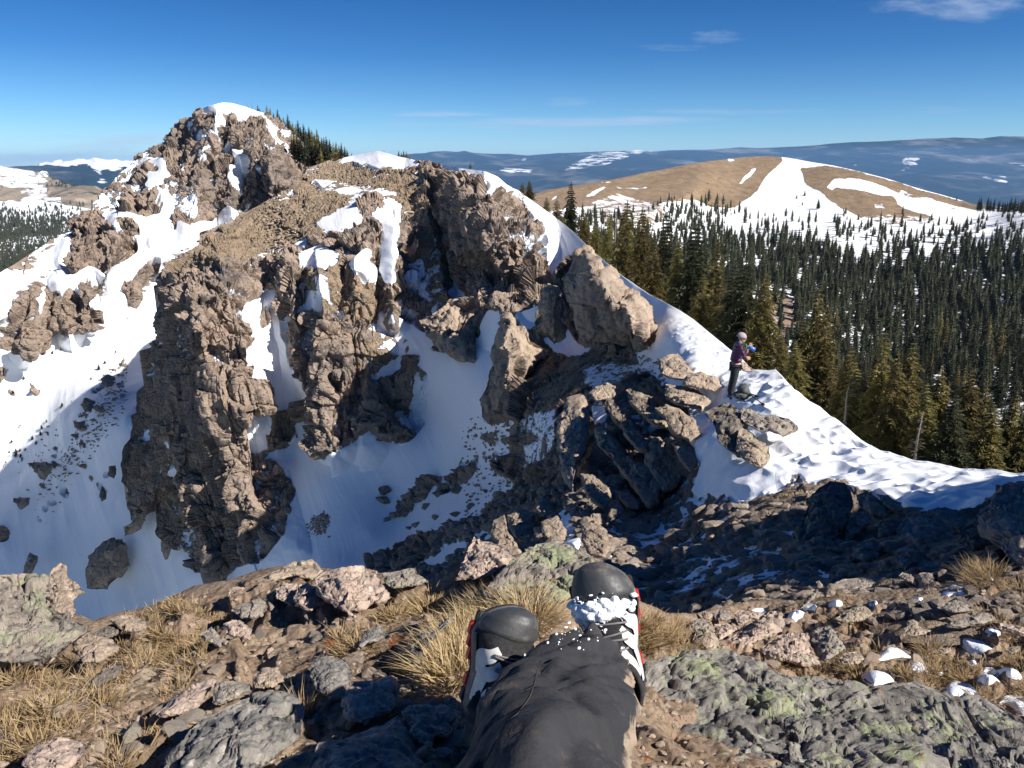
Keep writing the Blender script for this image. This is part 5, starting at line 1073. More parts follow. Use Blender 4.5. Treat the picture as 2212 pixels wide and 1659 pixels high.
# ---------------------------------------------------------------- foreground rocks
G6='broken summit rocks around the resting legs'
FR=[('C',[(-200,430),(-50,420),(60,408),(230,398),(300,430),(330,520),(330,600),(480,680),(600,760),(480,840),(370,930),(280,985),(150,1000),(0,1000),(-200,1010)],3.05,'huge lichen covered boulder at the left edge','grey',dict(lich=.5,bulge=.5,tv=.5,c=(150,720),seg=220,rings=70,pw=3)),
 ('C',[(310,460),(325,380),(395,332),(430,350),(442,420),(500,460),(555,525),(480,570),(492,640),(470,700),(420,690),(330,690),(295,600)],3.25,'upright rock rising above the huge boulder at the left edge','tan',dict(bulge=.6,pw=3)),
 ('C',[(203,965),(218,800),(250,695),(300,720),(345,800),(360,960),(285,985)],2.55,'narrow white faced rock leaning on the huge boulder','pink',dict(bulge=.5,lich=.3,tu=.5)),
 ('C',[(455,840),(560,770),(650,800),(770,850),(770,910),(640,975),(515,1000),(490,910)],2.55,'flat topped tan rock just right of the huge boulder','tan',dict(tv=.9,bulge=.7,pw=4)),
 ('C',[(600,785),(680,740),(785,708),(795,770),(700,830),(620,825)],2.8,'small dark wedge of rock behind the flat topped tan rock','dark',dict(tv=.6)),
 ('C',[(700,700),(790,665),(870,668),(960,710),(940,790),(800,775)],2.85,'rounded tan rock at the rim above the long grass','tan',dict(tv=.9)),
 ('C',[(1640,445),(1760,385),(1900,325),(2020,305),(2095,380),(2030,440),(1900,420),(1700,480)],3.0,'long pale rock at the rim, left of the two tone block','tan',dict(tv=.9,lich=.25,pw=3)),
 ('C',[(1785,500),(1850,470),(1925,450),(1935,490),(1905,570),(1890,615),(1790,565)],2.7,'left of two pale angular blocks in front of the rim','pink',dict(tv=.6,pw=4)),
 ('C',[(1900,565),(1930,480),(1990,448),(2080,500),(2145,590),(2100,620),(2000,655),(1910,610)],2.62,'right of two pale angular blocks in front of the rim','pink',dict(tv=.6,pw=4)),
 ('D',[(-190,430),(-120,385),(0,360),(150,350),(230,375),(262,450),(318,530),(280,575),(150,640),(30,668),(0,640),(-60,600),(-140,540)],2.62,'large two tone block with a brown wet face and pale side at the rim','pink',dict(tv=.5,pw=4,bulge=.7,seg=180,rings=60)),
 ('D',[(-130,440),(-90,400),(30,395),(170,395),(185,420),(150,520),(90,575),(0,600),(-80,560)],2.36,'dark wet brown slab face resting against the two tone block','brown',dict(tv=.5,pw=5,bulge=.25)),
 ('D',[(255,395),(370,375),(480,358),(500,400),(568,450),(500,482),(330,502),(280,465)],2.85,'flat lichened rock right of the two tone block','grey',dict(tv=1.3,lich=.45,pw=4)),
 ('D',[(740,440),(765,380),(785,320),(820,220),(855,158),(920,178),(980,188),(1060,230),(1140,300),(1090,360),(985,410),(860,440)],2.75,'pink pointed rock standing at the rim in front of the blue snow','pink',dict(tv=.4,pw=3,bulge=.7,seg=180,rings=60,tu=-.3,stretch=.4)),
 ('D',[(915,530),(950,480),(1050,380),(1110,305),(1235,235),(1260,210),(1345,198),(1480,212),(1590,280),(1660,330),(1640,450),(1500,560),(1360,610),(1200,600),(1080,580),(960,590)],2.3,'broad flat rock crusted with green lichen behind the boots','grey',dict(tv=1.0,lich=.85,pw=3,bulge=.5,seg=220,rings=70,rough=.7)),
 ('C',[(1445,725),(1500,700),(1565,700),(1635,760),(1625,835),(1530,815),(1460,795)],2.45,'tan split rock below the rim in the middle left','pink',dict(tv=.8)),
 ('C',[(1285,790),(1370,748),(1450,810),(1505,870),(1420,885),(1330,845)],2.4,'grey roof shaped rock at the end of the long grass','grey',dict(tv=.5)),
 ('C',[(1500,620),(1600,580),(1690,560),(1750,600),(1700,680),(1560,700)],2.6,'grey tilted plate of rock below the long pale rim rock','grey',dict(tv=1.2,pw=4)),
 ('C',[(1480,500),(1530,480),(1590,490),(1590,560),(1520,580),(1475,560)],2.9,'small pale rock beside the brown moss at the rim','pink',dict()),
 ('C',[(995,1315),(1120,1210),(1270,1108),(1385,1068),(1405,1092),(1350,1180),(1290,1260),(1180,1325),(1040,1335)],1.93,'long pale pink plate of rock lying in the sun','pink',dict(tv=1.0,pw=5,bulge=.6,rough=.6)),
 ('C',[(1372,1235),(1395,1110),(1440,1085),(1540,1100),(1625,1115),(1640,1160),(1500,1220),(1400,1255)],1.9,'squarish grey rock right beside the pale pink plate','grey',dict(tv=.9,pw=4)),
 ('C',[(138,1640),(160,1580),(210,1530),(370,1465),(540,1478),(565,1560),(500,1620),(400,1690),(200,1700)],1.52,'large tan rock at the bottom left among the grass','pink',dict(tv=1.0,pw=4,bulge=.6)),
 ('C',[(535,1140),(560,1085),(680,1020),(785,975),(805,1010),(740,1080),(620,1150)],2.15,'dark slate slab tilted in the grass','dark',dict(tv=.9,pw=5)),
 ('C',[(1640,1085),(1700,1010),(1800,1005),(1855,1090),(1760,1145),(1650,1135)],1.95,'brown grey stone inside the shadow','tan',dict(tv=.8)),
 ('C',[(2005,985),(2060,945),(2130,930),(2240,955),(2290,1040),(2260,1130),(2140,1195),(2050,1155),(2010,1070)],1.85,'rounded speckled rock at the shadow edge, left of the grass tuft','gran',dict(tv=.6,rough=.6)),
 ('C',[(980,1750),(1100,1580),(1200,1440),(1320,1320),(1500,1225),(1700,1165),(1830,1160),(1920,1190),(1995,1280),(1965,1450),(1800,1560),(1600,1750)],1.5,'large dark speckled boulder in the shadow at the bottom left','gran',dict(tv=.9,rough=.7,bulge=.6,seg=200,rings=60)),
 ('D',[(-5,1220),(20,1130),(70,1095),(200,1090),(345,1058),(388,1140),(375,1220),(340,1290),(260,1335),(140,1385),(20,1340)],1.62,'angular rock half sunlit and half shaded, left of the lower leg','pink',dict(tv=.7,pw=4,bulge=.7)),
 ('D',[(385,1290),(460,1240),(560,1228),(740,1265),(805,1300),(775,1370),(700,1480),(620,1475),(580,1565),(530,1520),(440,1435)],1.5,'grey glittering rock with a broken edge beside the trousers','grey',dict(tv=1.0,pw=4)),
 ('D',[(-160,1500),(0,1470),(200,1395),(370,1320),(465,1480),(570,1680),(540,1780),(-250,1780)],1.34,'smooth bluish slab in shadow at the bottom left of the trousers','gran',dict(tv=1.1,rough=.45,pw=4,c=(200,1600))),
 ('D',[(430,1010),(440,860),(490,790),(600,720),(700,690),(760,640),(745,700),(620,800),(560,900),(555,1010),(470,1080)],2.0,'bluish shaded rock behind the large grass tuft','gran',dict(tv=.7)),
 ('D',[(145,765),(235,730),(310,790),(260,840),(160,860),(90,900)],2.1,'shaded flat stone left of the large grass tuft','gran',dict(tv=1.)),
 ('E',[(-520,1760),(-500,1500),(-440,1250),(-400,1120),(-300,1040),(-150,965),(60,905),(300,900),(520,990),(640,1075),(830,1085),(1000,1100),(1150,1140),(1330,1125),(1500,1118),(1650,1170),(1760,1225),(1880,1400),(1990,1560),(2050,1760)],1.13,'very large lichen crusted boulder filling the bottom right','gran',dict(lich=.65,tv=1.0,bulge=.3,seg=420,rings=150,rough=.75,pw=3,c=(700,1500))),
 ('E',[(1775,1225),(1840,1195),(1920,1195),(2060,1260),(2250,1370),(2420,1500),(2420,1780),(2060,1780),(1890,1400)],1.45,'lichen crusted boulder in the bottom right corner behind the very large one','gran',dict(lich=.45,tv=.9,rough=.6,bulge=.4,seg=180,rings=60)),
 ('E',[(245,845),(370,765),(500,680),(560,635),(622,638),(662,720),(645,775),(530,830),(430,880),(330,905)],2.5,'long pinkish lichened rock ending in an upright knob','pink',dict(tv=.9,lich=.3,pw=3,seg=150,rings=50)),
 ('E',[(495,890),(620,800),(700,780),(785,775),(822,830),(840,900),(905,1000),(760,1005),(640,970),(540,950)],2.25,'pinkish rock with a rounded end above the very large boulder','pink',dict(tv=.8,lich=.3,seg=150,rings=50)),
 ('E',[(800,800),(870,750),(970,728),(1015,790),(1058,885),(1000,935),(920,980),(860,930),(830,860)],2.6,'grey triangular rock with a shaded left face','grey',dict(tv=.4,tu=-.6,lich=.3,pw=3)),
 ('E',[(1008,955),(1055,910),(1150,898),(1183,950),(1140,990),(1040,990)],2.45,'small rounded stone at the foot of the grey triangular rock','tan',dict(lich=.3)),
 ('E',[(55,840),(90,765),(150,738),(215,800),(258,890),(205,912),(100,885)],2.55,'yellowish pointed rock right beside the boot','tan',dict(lich=.5)),
 ('E',[(195,730),(290,718),(362,760),(300,800),(235,835),(198,790)],3.0,'pale block behind the yellowish pointed rock','pink',dict()),
 ('E',[(30,760),(45,700),(130,690),(190,730),(180,770),(90,770)],2.9,'grey block left of the pale block','grey',dict()),
 ('E',[(118,650),(145,638),(203,660),(190,705),(130,692)],3.3,'small brown stone at the left end of the row of rim stones','tan',dict()),
 ('E',[(200,670),(245,628),(300,640),(335,690),(280,705),(215,700)],3.3,'grey stone second in the row of rim stones','grey',dict()),
 ('E',[(335,660),(370,632),(450,638),(535,655),(500,700),(430,690),(345,695)],3.3,'speckled stone third in the row of rim stones','pink',dict()),
 ('E',[(345,700),(400,672),(442,700),(430,735),(360,735)],3.1,'small round stone in front of the row of rim stones','pink',dict()),
 ('E',[(975,700),(1040,650),(1110,615),(1180,608),(1242,655),(1180,705),(1060,720)],3.5,'yellow green lichened rock catching the sun in the shaded slope','tan',dict(lich=.6,tv=.8)),
 ('E',[(1438,785),(1455,740),(1520,730),(1612,768),(1560,800),(1480,805)],3.0,'flat lichened base stone carrying a small round stone','tan',dict(lich=.4,tv=1.)),
 ('E',[(1450,745),(1460,705),(1495,695),(1530,712),(1525,748),(1480,755)],2.95,'small round stone sitting on the flat lichened base stone','tan',dict(rough=.5)),
 ('E',[(1690,745),(1770,700),(1850,675),(1945,648),(2035,690),(1980,722),(1800,755)],3.3,'long grey green rock right of the two stacked stones','grey',dict(lich=.4,tv=.9)),
 ('E',[(2045,715),(2130,725),(2260,760),(2300,830),(2212,815),(2060,765)],2.9,'pinkish plate at the right edge','pink',dict(tv=1.1)),
 ('E',[(1640,625),(1700,590),(1770,568),(1860,600),(1885,640),(1760,655)],3.7,'tent shaped grey rock between two snow patches on the right','grey',dict(tv=.8)),
 ('E',[(1528,480),(1535,410),(1580,388),(1632,430),(1610,500),(1545,500)],4.6,'dark rock with a sunlit crown beside the sunny grass clump','grey',dict(tu=-.4)),
 ('E',[(1395,415),(1420,388),(1478,398),(1540,460),(1530,490),(1440,450)],4.7,'low rock left of the dark rock with a sunlit crown','grey',dict()),
 ('E',[(655,450),(680,385),(730,368),(820,380),(855,440),(790,500),(700,505)],4.9,'shaded boulder between snow strips on the right slope','grey',dict()),
 ('E',[(975,470),(1040,435),(1150,425),(1260,430),(1345,455),(1320,505),(1080,505)],5.0,'long low shaded boulder in the middle of the right slope','grey',dict(tv=.8)),
 ('E',[(1080,320),(1105,235),(1180,175),(1230,160),(1275,200),(1250,280),(1200,325)],5.9,'pale grey shaded boulder under the bank','grey',dict()),
 ('E',[(1220,370),(1240,330),(1300,320),(1330,350),(1280,375)],5.3,'small grey stone beneath the bank','grey',dict()),
 ('E',[(1510,360),(1560,320),(1700,300),(1830,330),(1850,370),(1700,395),(1560,385)],5.0,'flat grey slab beneath the bank on the right','grey',dict(tv=1.2)),
 ('E',[(880,480),(860,455),(885,445),(905,465),(920,500),(890,540)],4.4,'small stone with a white tip on the shaded slope','grey',dict()),
 ('E',[(740,640),(800,560),(870,500),(900,520),(860,560),(800,620)],4.3,'inclined slab pointing up on the shaded slope','grey',dict(tv=.9)),
 ('E',[(2090,900),(2130,870),(2190,868),(2195,885),(2160,920),(2100,920)],2.7,'mossy flat stone at the right edge','grey',dict(lich=.5)),
 ('E',[(1650,900),(1670,880),(1740,880),(1745,905),(1690,920)],2.75,'little yellowish stone under the longest snow patch','tan',dict(lich=.4))]
NOREL={}
for k,pts,dd,lb,kd,kw in FR:
    kw=dict(kw);kw.setdefault('bulge',.75);kw.setdefault('pw',3);kw.setdefault('rough',.8);kw.setdefault('seg',110);kw.setdefault('rings',36)
    kw.setdefault('tv',.6);kw.setdefault('stretch',.8)
    dd='M' if (k=='E' and max(q[1] for q in pts)<545) else 'F'
    crag('rock',k,pts,dd,lb,'rock',G6,kd,**kw)
# ---------------------------------------------------------------- loose stones
def stone_geo(rg,sub=2):
    bm=bmesh.new();bmesh.ops.create_icosphere(bm,subdivisions=sub,radius=1)
    pl_=[];n=rg.randrange(9,14)
    for _ in range(n):
        v=Vector((rg.gauss(0,1),rg.gauss(0,1),rg.gauss(0,1))).normalized();pl_.append((v,rg.uniform(.42,.82)))
    V=[];
    for v in bm.verts:
        d=v.co.normalized();r=min([1.15]+[h/max(1e-3,d.dot(n_)) for n_,h in pl_ if d.dot(n_)>.05]);V.append(tuple(d*r))
    F=[[x.index for x in f.verts] for f in bm.faces];bm.free()
    return np.array(V),np.array(F)
rs=random.Random(21)
SG=[stone_geo(rs,2) for _ in range(10)];SG3=[stone_geo(rs,3) for _ in range(8)]
def rotm(rg):
    q=Quaternion((rg.gauss(0,1),rg.gauss(0,1),rg.gauss(0,1),rg.gauss(0,1)));q.normalize();return np.array(q.to_matrix())
def scatter_mesh(name,items,mat,kind='stuff',smooth=False):
    VV=[];FF=[];n=0
    for loc,sz in items:
        V,F=SG[rs.randrange(10)];M=rotm(rs);sc=np.array([rs.uniform(.7,1.3),rs.uniform(.6,1),rs.uniform(.4,.7)])*sz
        Q=(V@M.T)*sc+np.array(loc);VV.append(Q);FF.append(F+n);n+=len(V)
    o=mesh_np(name,np.vstack(VV),np.vstack(FF),mat,smooth);
    if kind:o['kind']=kind
    return o
GO=ground.data
from mathutils.bvhtree import BVHTree
bpy.context.view_layer.update()
BV=BVHTree.FromPolygons([v.co for v in GO.vertices],[tuple(p.vertices) for p in GO.polygons])
def fpt(u,v,f=dF):
    dr=at(u,v,1.0).normalized();h=BV.ray_cast(Vector((0,0,0)),dr)
    return h[0] if h[0] is not None else at(u,v,float(np.exp(f(u,v))))
def stones_label(kd,k): pass
items=[]
for _ in range(2600):
    u=rs.uniform(-60,2260);t=rs.random()**.8;T=float(topF(u));v=T+8+(1700-T)*t
    if float(rPTb(np.array([u]),np.array([v]))[0])>.3:continue
    p=fpt(u,v);items.append((p,rs.choice([.004,.005,.007,.009,.013])*rs.uniform(.7,1.4)*(1 if u<1350 else .8)))
MAT_GRAVEL=rock_mat('gravel_stone',9,*RK['tan'],bd=.01)
scatter_mesh('gravel',items,MAT_GRAVEL)
# medium stones, one object each
stm=[RM('pink',.1),RM('tan',.1),RM('grey',.1,.3),RM('tan',.1,.3),RM('pink',.2)]
SM=[[mesh_np('stone',V*np.array([1,.8,.6]),F,m,False,link=False) for m in stm] for V,F in SG3]
def put_stone(p,sz,lb,gp,mi=None):
    me=SM[rs.randrange(8)][mi if mi is not None else rs.randrange(5)]
    o=bpy.data.objects.new('stone',me);o.location=p;o.scale=[sz*rs.uniform(.8,1.3),sz*rs.uniform(.8,1.2),sz*rs.uniform(.7,1.1)];o.rotation_euler=(rs.uniform(-.5,.5),rs.uniform(-.5,.5),rs.uniform(0,6.28))
    COL.objects.link(o);tag(o,lb,'stone',gp)
for _ in range(70):
    u=rs.uniform(500,1000) if rs.random()<.6 else rs.uniform(0,500);v=rs.uniform(1260 if u>450 else 1400,1640)
    if v<float(topF(u))+15:continue
    put_stone(fpt(u,v),rs.uniform(.018,.045),'loose angular stone on the brown soil left of the legs','loose stones on the brown soil left of the legs')
for _ in range(40):
    u=rs.uniform(1480,2212);v=rs.uniform(1325,1440)
    put_stone(fpt(u,v),rs.uniform(.02,.06),'loose stone on the grassy slope right of the boots','loose stones on the grassy slope right of the boots')
# rubble of the shaded slope
_n=1750;_f=[]
_co=np.empty(len(ridge.data.vertices)*3,F32);ridge.data.vertices.foreach_get('co',_co);_co=_co.reshape(-1,3)
_c0=int((820-272)/(2400-272)*1749);_fs=grid_faces(816,_n).reshape(815,_n-1,4)[16+380:,_c0:].reshape(-1,4)
_u,_iv=np.unique(_fs,return_inverse=True);BM=BVHTree.FromPolygons(_co[_u].tolist(),_iv.reshape(-1,4).tolist())
def mpt(u,v):
    h=BM.ray_cast(Vector((0,0,0)),at(u,v,1.0).normalized());return h[0] if h[0] is not None else at(u,v,float(np.exp(dM(u,v))))
items=[]
for _ in range(1500):
    u=rs.uniform(1330,2260);v=rs.uniform(1085,1345)
    if v<1100+ (1500-u)*.1 and u>1500: continue
    if float(sMb(np.array([u]),np.array([v]))[0])>.75 and rs.random()<.93:continue
    p=mpt(u,v);d=p.y;items.append((p,rs.uniform(.006,.04)*d*rs.uniform(.2,.9)*.6))
for _ in range(1600):
    u=rs.uniform(820,1360);v=rs.uniform(1050,1290)
    if float(sMb(np.array([u]),np.array([v]))[0])>.6 and rs.random()<.95:continue
    p=mpt(u,v);d=p.y;items.append((p,rs.uniform(.005,.013)*d))
MAT_RUB=rock_mat('rubble_stone',2.2,(.27,.215,.17),(.15,.13,.115),(.38,.31,.25),bd=.04)
scatter_mesh('rubble',items,MAT_RUB)
_q0=int((1500-272)/(2400-272)*1749);_q1=int((1720-272)/(2400-272)*1749)
_fs2=grid_faces(816,_n).reshape(815,_n-1,4)[16:400,_q0:_q1].reshape(-1,4);_u2,_iv2=np.unique(_fs2,return_inverse=True)
BS=BVHTree.FromPolygons(_co[_u2].tolist(),_iv2.reshape(-1,4).tolist())
def spt(u,v):
    h=BS.ray_cast(Vector((0,0,0)),at(u,v,1.0).normalized());return h[0] if h[0] is not None else at(u,v,float(np.exp(dM(u,v))))
# scree in the couloir and stones on the brown slope
items=[]
for _ in range(2600):
    q=rs.random()
    if q<.4:
        a=rs.random();u,v=cr('4',[(1640+a*480+rs.gauss(0,30)*(1-a*.3),1500-a*320+rs.gauss(0,26))])[0]
    elif q<.75:
        u=rs.uniform(1000,1220);v=rs.uniform(900,1120)
        if rs.random()<.4:continue
    else:
        u=rs.uniform(1120,1440);v=rs.uniform(770,880)
    d=float(np.exp(dM(u,v)));items.append((at(u,v,d),rs.uniform(.0015,.0045)*d))
for _ in range(2200):
    u=rs.uniform(370,925);v=rs.uniform(350,610)
    if float(gM.blur(2)(np.array([u]),np.array([v]))[0])<.5 if False else False:continue
    if v<338+max(0,(760-u))*.55 or v>620-(u-370)*.25:continue
    d=float(np.exp(dM(u,v)));items.append((at(u,v,d),rs.uniform(.001,.0035)*d))
for _ in range(900):
    q_=rs.random();u,v=cr('4',[(960-q_*900+rs.gauss(0,60),150+q_*1000+rs.gauss(0,70))])[0]
    if u<-50 or (u>275 and v>620):continue
    d=float(np.exp(dP(u,v)));items.append((at(u,v,d),rs.uniform(.0008,.0028)*d))
MAT_SCREE=rock_mat('scree_stone',.8,*RK['tan'],bd=.06)
scatter_mesh('scree',items,MAT_SCREE)
# ---------------------------------------------------------------- snow patches on the grass
t_=NT('old_snow');t_.bsdf(SNOW+(),.55,t_.bump(t_.math('ADD',t_.noise(9,4,.6),t_.math('MULTIPLY',t_.noise(60,4,.6),.3)),.5,.03),.3,Subsurface_Weight=0.0)
MAT_OSNOW=t_.m
def patch(pts,k,h,d=None):
    P=np.array(cr(k,pts));cen=P.mean(0);n=72;r=star(P,cen,n);rows=18;V=np.zeros((rows,n,3))
    for i in range(rows):
        t=(i/(rows-1))
        for j in range(n):
            a=j/n*6.28318;q=1.18+.10*math.sin(a*5+cen[0])+.07*math.sin(a*11+cen[1])
            V[i,j]=fpt(cen[0]+t*q*r[j]*math.cos(a),cen[1]+t*q*r[j]*math.sin(a))
    Z0=V[...,2].copy();A=V.copy()
    for _ in range(30):
        B=np.concatenate([A[:,-1:],A,A[:,:1]],1);B=np.concatenate([B[:1],B,B[-1:]],0)
        A2=(B[:-2,1:-1]+B[2:,1:-1]+B[1:-1,:-2]+B[1:-1,2:])/4;A2[-1]=A[-1];A2[0]=A2[0].mean(0);A=A2
    t=np.linspace(0,1,rows)[:,None]
    Wd=float(np.linalg.norm(V[-1,:,:2]-V[0,0,:2],axis=1).mean());A[...,2]+=min(.034,.15*Wd+.004)*(1-t**2.2)*(1+.35*fbm(A[...,0]*6,A[...,1]*6,A[...,2]*0,3,3))+.004-.03*t**12
    V=A.reshape(-1,3);F=[]
    for i in range(rows-1):
        for j in range(n):F.append((i*n+j,i*n+(j+1)%n,(i+1)*n+(j+1)%n,(i+1)*n+j))
    return V,np.array(F)
VV=[];FF=[];n_=0
for p_ in PT:
    V,F=patch(p_,'E',.012);VV.append(V);FF.append(F+n_);n_+=len(V)
o=mesh_np('snow_patches',np.vstack(VV),np.vstack(FF),MAT_OSNOW);o['kind']='stuff'
# ---------------------------------------------------------------- dry grass
def grass_mat(name,c1,c2):
    t=NT(name);a=t.attr('tone');c=t.mix(a,c1,c2);b=t.bsdf(c,.75,None,.2)
    tr=t.n('ShaderNodeBsdfTranslucent');t.l(c,tr.inputs[0]);mx=t.n('ShaderNodeMixShader');mx.inputs[0].default_value=.25
    t.l(b.outputs[0],mx.inputs[1]);t.l(tr.outputs[0],mx.inputs[2]);t.l(mx.outputs[0],t.out.inputs[0]);return t.m
MAT_GR=grass_mat('dry_grass_blades',(.22,.145,.07),(.50,.38,.215))
MAT_TUFT=grass_mat('pale_tuft_blades',(.36,.255,.125),(.60,.47,.27))
def blades(items,seed):
    """items: root, dir(lean) , length, width"""
    n=len(items);rg=np.random.default_rng(seed)
    R0=np.array([tuple(i[0]) for i in items]);D=np.array([tuple(i[1]) for i in items]);L=np.array([i[2] for i in items]);W=np.array([i[3] for i in items])
    side=np.cross(D,np.array([0,0,1.]));side/=np.linalg.norm(side,axis=1)[:,None]+1e-6
    a=rg.uniform(-1.2,1.2,n);o2=np.cross(D,side);side=side*np.cos(a)[:,None]+o2*np.sin(a)[:,None]
    V=[];ts=(0,.35,.7,1.)
    bend=np.stack([D[:,0]*.9,D[:,1]*.9,-np.ones(n)*.75],1)
    bend[:,:2]+=rg.normal(0,.25,(n,2));cur=rg.uniform(.05,.6,n)
    for t in ts:
        c=R0+D*L[:,None]*t+bend*(L*cur*t*t)[:,None];w=(W*(1-t**1.5)*.5)[:,None]
        V.append(c-side*w);V.append(c+side*w)
    V=np.stack(V,1)  # n,8,3
    F=[];b=np.arange(n)[:,None]*8
    for k in (0,2,4):F.append(b+np.array([k,k+1,k+3,k+2])[None])
    tone=np.repeat(rg.random(n)[:,None],8,1)*np.array([.3,.3,.8,.8,1,1,1.1,1.1])[None]
    return V.reshape(-1,3),np.vstack(F),tone.ravel()
def tuft_items(p,n,rad,L,seed,spread=.7,w=.0022):
    rg=random.Random(seed);o=[]
    for _ in range(n):
        a=rg.uniform(0,6.283);r=rad*math.sqrt(rg.random())
        root=p+Vector((math.cos(a)*r,math.sin(a)*r,-.005))
        d=Vector((math.cos(a)*spread*(.25+r/rad)*rg.uniform(.4,1.2)+rg.gauss(0,.2),math.sin(a)*spread*(.25+r/rad)*rg.uniform(.4,1.2)+rg.gauss(0,.2),1)).normalized()
        o.append((root,d,L*rg.uniform(.55,1.15),w*rg.uniform(.7,1.4)))
    return o
it=[]
rg_=random.Random(77)
def zone(n,poly,L,nb,k='C',rad=.035,w=.0026):
    r_=Ras(0.);r_.poly(cr(k,poly),1.);P=np.array(cr(k,poly));x0,y0=P.min(0);x1,y1=P.max(0);c=0;g=0
    while c<n and g<n*40:
        g+=1
        u=rg_.uniform(x0,x1);v=rg_.uniform(y0,y1)
        if r_.a[int(min(GH-1,max(0,(v-GY0)/GS))),int(min(GW-1,max(0,(u-GX0)/GS)))]<.5:continue
        if k=='E' and max(float(rPT(np.array([u]),np.array([v-o_]))[0]) for o_ in (-4,0,9,20))>.3:continue
        if fbm(np.array([u/45.]),np.array([v/30.]),np.array([0.]),2,5)[0]<-.12:continue
        c+=1;p=fpt(u,v)
        it.extend(tuft_items(p,int(nb*.7*rg_.uniform(.5,1.4)),rad*rg_.uniform(.5,1.3),L*.62*rg_.uniform(.6,1.25),rg_.randrange(1<<30),1.0,w))
zone(120,[(690,820),(800,700),(960,680),(1150,720),(1300,800),(1420,880),(1300,960),(1000,960),(760,940)],.095,34)
zone(45,[(880,640),(1150,560),(1300,600),(1200,680),(1000,700)],.07,26)
zone(330,[(-100,960),(300,960),(500,960),(560,1060),(900,960),(1300,960),(1250,1060),(1180,1180),(900,1280),(700,1400),(420,1450),(200,1560),(-100,1700)],.085,20)
zone(60,[(600,1560),(900,1360),(1150,1330),(960,1560),(700,1700),(560,1700)],.06,14)
zone(40,[(1250,640),(1450,640),(1440,720),(1260,740)],.035,30)
zone(60,[(150,700),(340,640),(520,560),(720,560),(700,680),(500,700),(300,760),(200,800)],.06,22,'D')
zone(25,[(-20,700),(150,700),(150,900),(60,960),(-20,960)],.08,30,'D')
zone(26,[(250,1060),(420,980),(480,1060),(360,1100)],.06,18,'D')
zone(90,[(780,390),(900,380),(1000,420),(960,470),(820,500)],.04,14,'D')
zone(70,[(1870,680),(2000,660),(2160,680),(2300,860),(2200,900),(2050,920),(1900,900),(1840,860)],.10,44,'D',.04)
zone(420,[(640,640),(830,560),(1100,545),(1500,560),(1700,540),(2260,560),(2300,1300),(1960,1230),(1750,1190),(1400,1120),(1180,1080),(900,960),(1100,900),(1180,780),(1000,720),(760,740),(680,720)],.085,26,'E',.05)
zone(60,[(1060,960),(1400,900),(1560,980),(1400,1100),(1150,1120)],.08,26,'E',.04)
zone(45,[(470,960),(700,940),(900,960),(980,1040),(800,1080),(600,1060)],.055,24,'E',.02)
zone(30,[(1620,560),(1650,450),(1760,430),(1740,500),(1700,560)],.16,40,'E',.08)
zone(30,[(1820,440),(1860,370),(1960,360),(2050,420),(2000,470),(1880,480)],.16,40,'E',.1)
zone(24,[(2040,520),(2212,480),(2260,560),(2100,640)],.12,30,'E',.08)
V,F,T=blades(it,5);o=mesh_np('dry_grass',V,F,MAT_GR,False,dict(tone=T));o['kind']='stuff'
# the big tuft behind the boots, and its neighbours: things
def tuft(label,seeds,L,n,mat=MAT_TUFT,rad=.05):
    it=[]
    for (x,y,rr) in seeds:
        p=fpt(*cr('D',[(x,y)])[0]);it+=tuft_items(p,n,rr,L,rg_.randrange(1<<30),1.15,.0022)
    V,F,T=blades(it,rg_.randrange(1000));b=V.mean(0);b[2]=V[:,2].min();o=mesh_np('grass_tuft',V-b,F,mat,False,dict(tone=T));o.location=b
    tag(o,label,'grass tuft','tufts of dry grass around the boots')
tuft('largest straw coloured grass tuft, wrapped round the left boot',[(1100,740,.07),(960,780,.08),(830,850,.08),(760,950,.08),(720,1050,.07),(830,1000,.07),(900,900,.08),(1250,700,.05),(1020,700,.06),(780,880,.06),(1180,640,.05),(1000,660,.05),(900,720,.06)],.088,330)
tuft('small sunny grass tuft at the left of the largest tuft',[(590,655,.06)],.09,300)
tuft('thin green grey grass tuft on the dark speckled boulder in the shadow',[(-250,1290,.02),(-230,1330,.03)],.08,70,MAT_GR)
tuft('yellow grass tuft growing on the back of the very large boulder',[(1930+250,1000-20,.03),(1960+270,1010-20,.03)],.06,120)
# ---------------------------------------------------------------- the resting person: legs, boots, body behind the camera
def fabric(name,col,dust,sc=14,bump=.35,bd=.006,dustamt=.5,rough=.8):
    t=NT(name);n=t.noise(sc*.4,5,.65);n2=t.noise(sc*3,4,.7)
    c=t.mix(t.mapr(n,.3,.75),tuple(x*.8 for x in col),tuple(x*1.25 for x in col))
    c=t.mix(t.math('MULTIPLY',t.mapr(t.math('ADD',t.math('MULTIPLY',n,.6),t.math('MULTIPLY',n2,.4)),.5,.68),dustamt),c,dust)
    h=t.math('ADD',t.noise(sc*.5,3,.5,dist=.6),t.math('MULTIPLY',n2,.25))
    t.bsdf(c,rough,t.bump(h,bump,bd*6),.3);return t
FT=fabric('trouser_cloth',(.030,.030,.034),(.16,.125,.095))
MAT_TR=FT.m
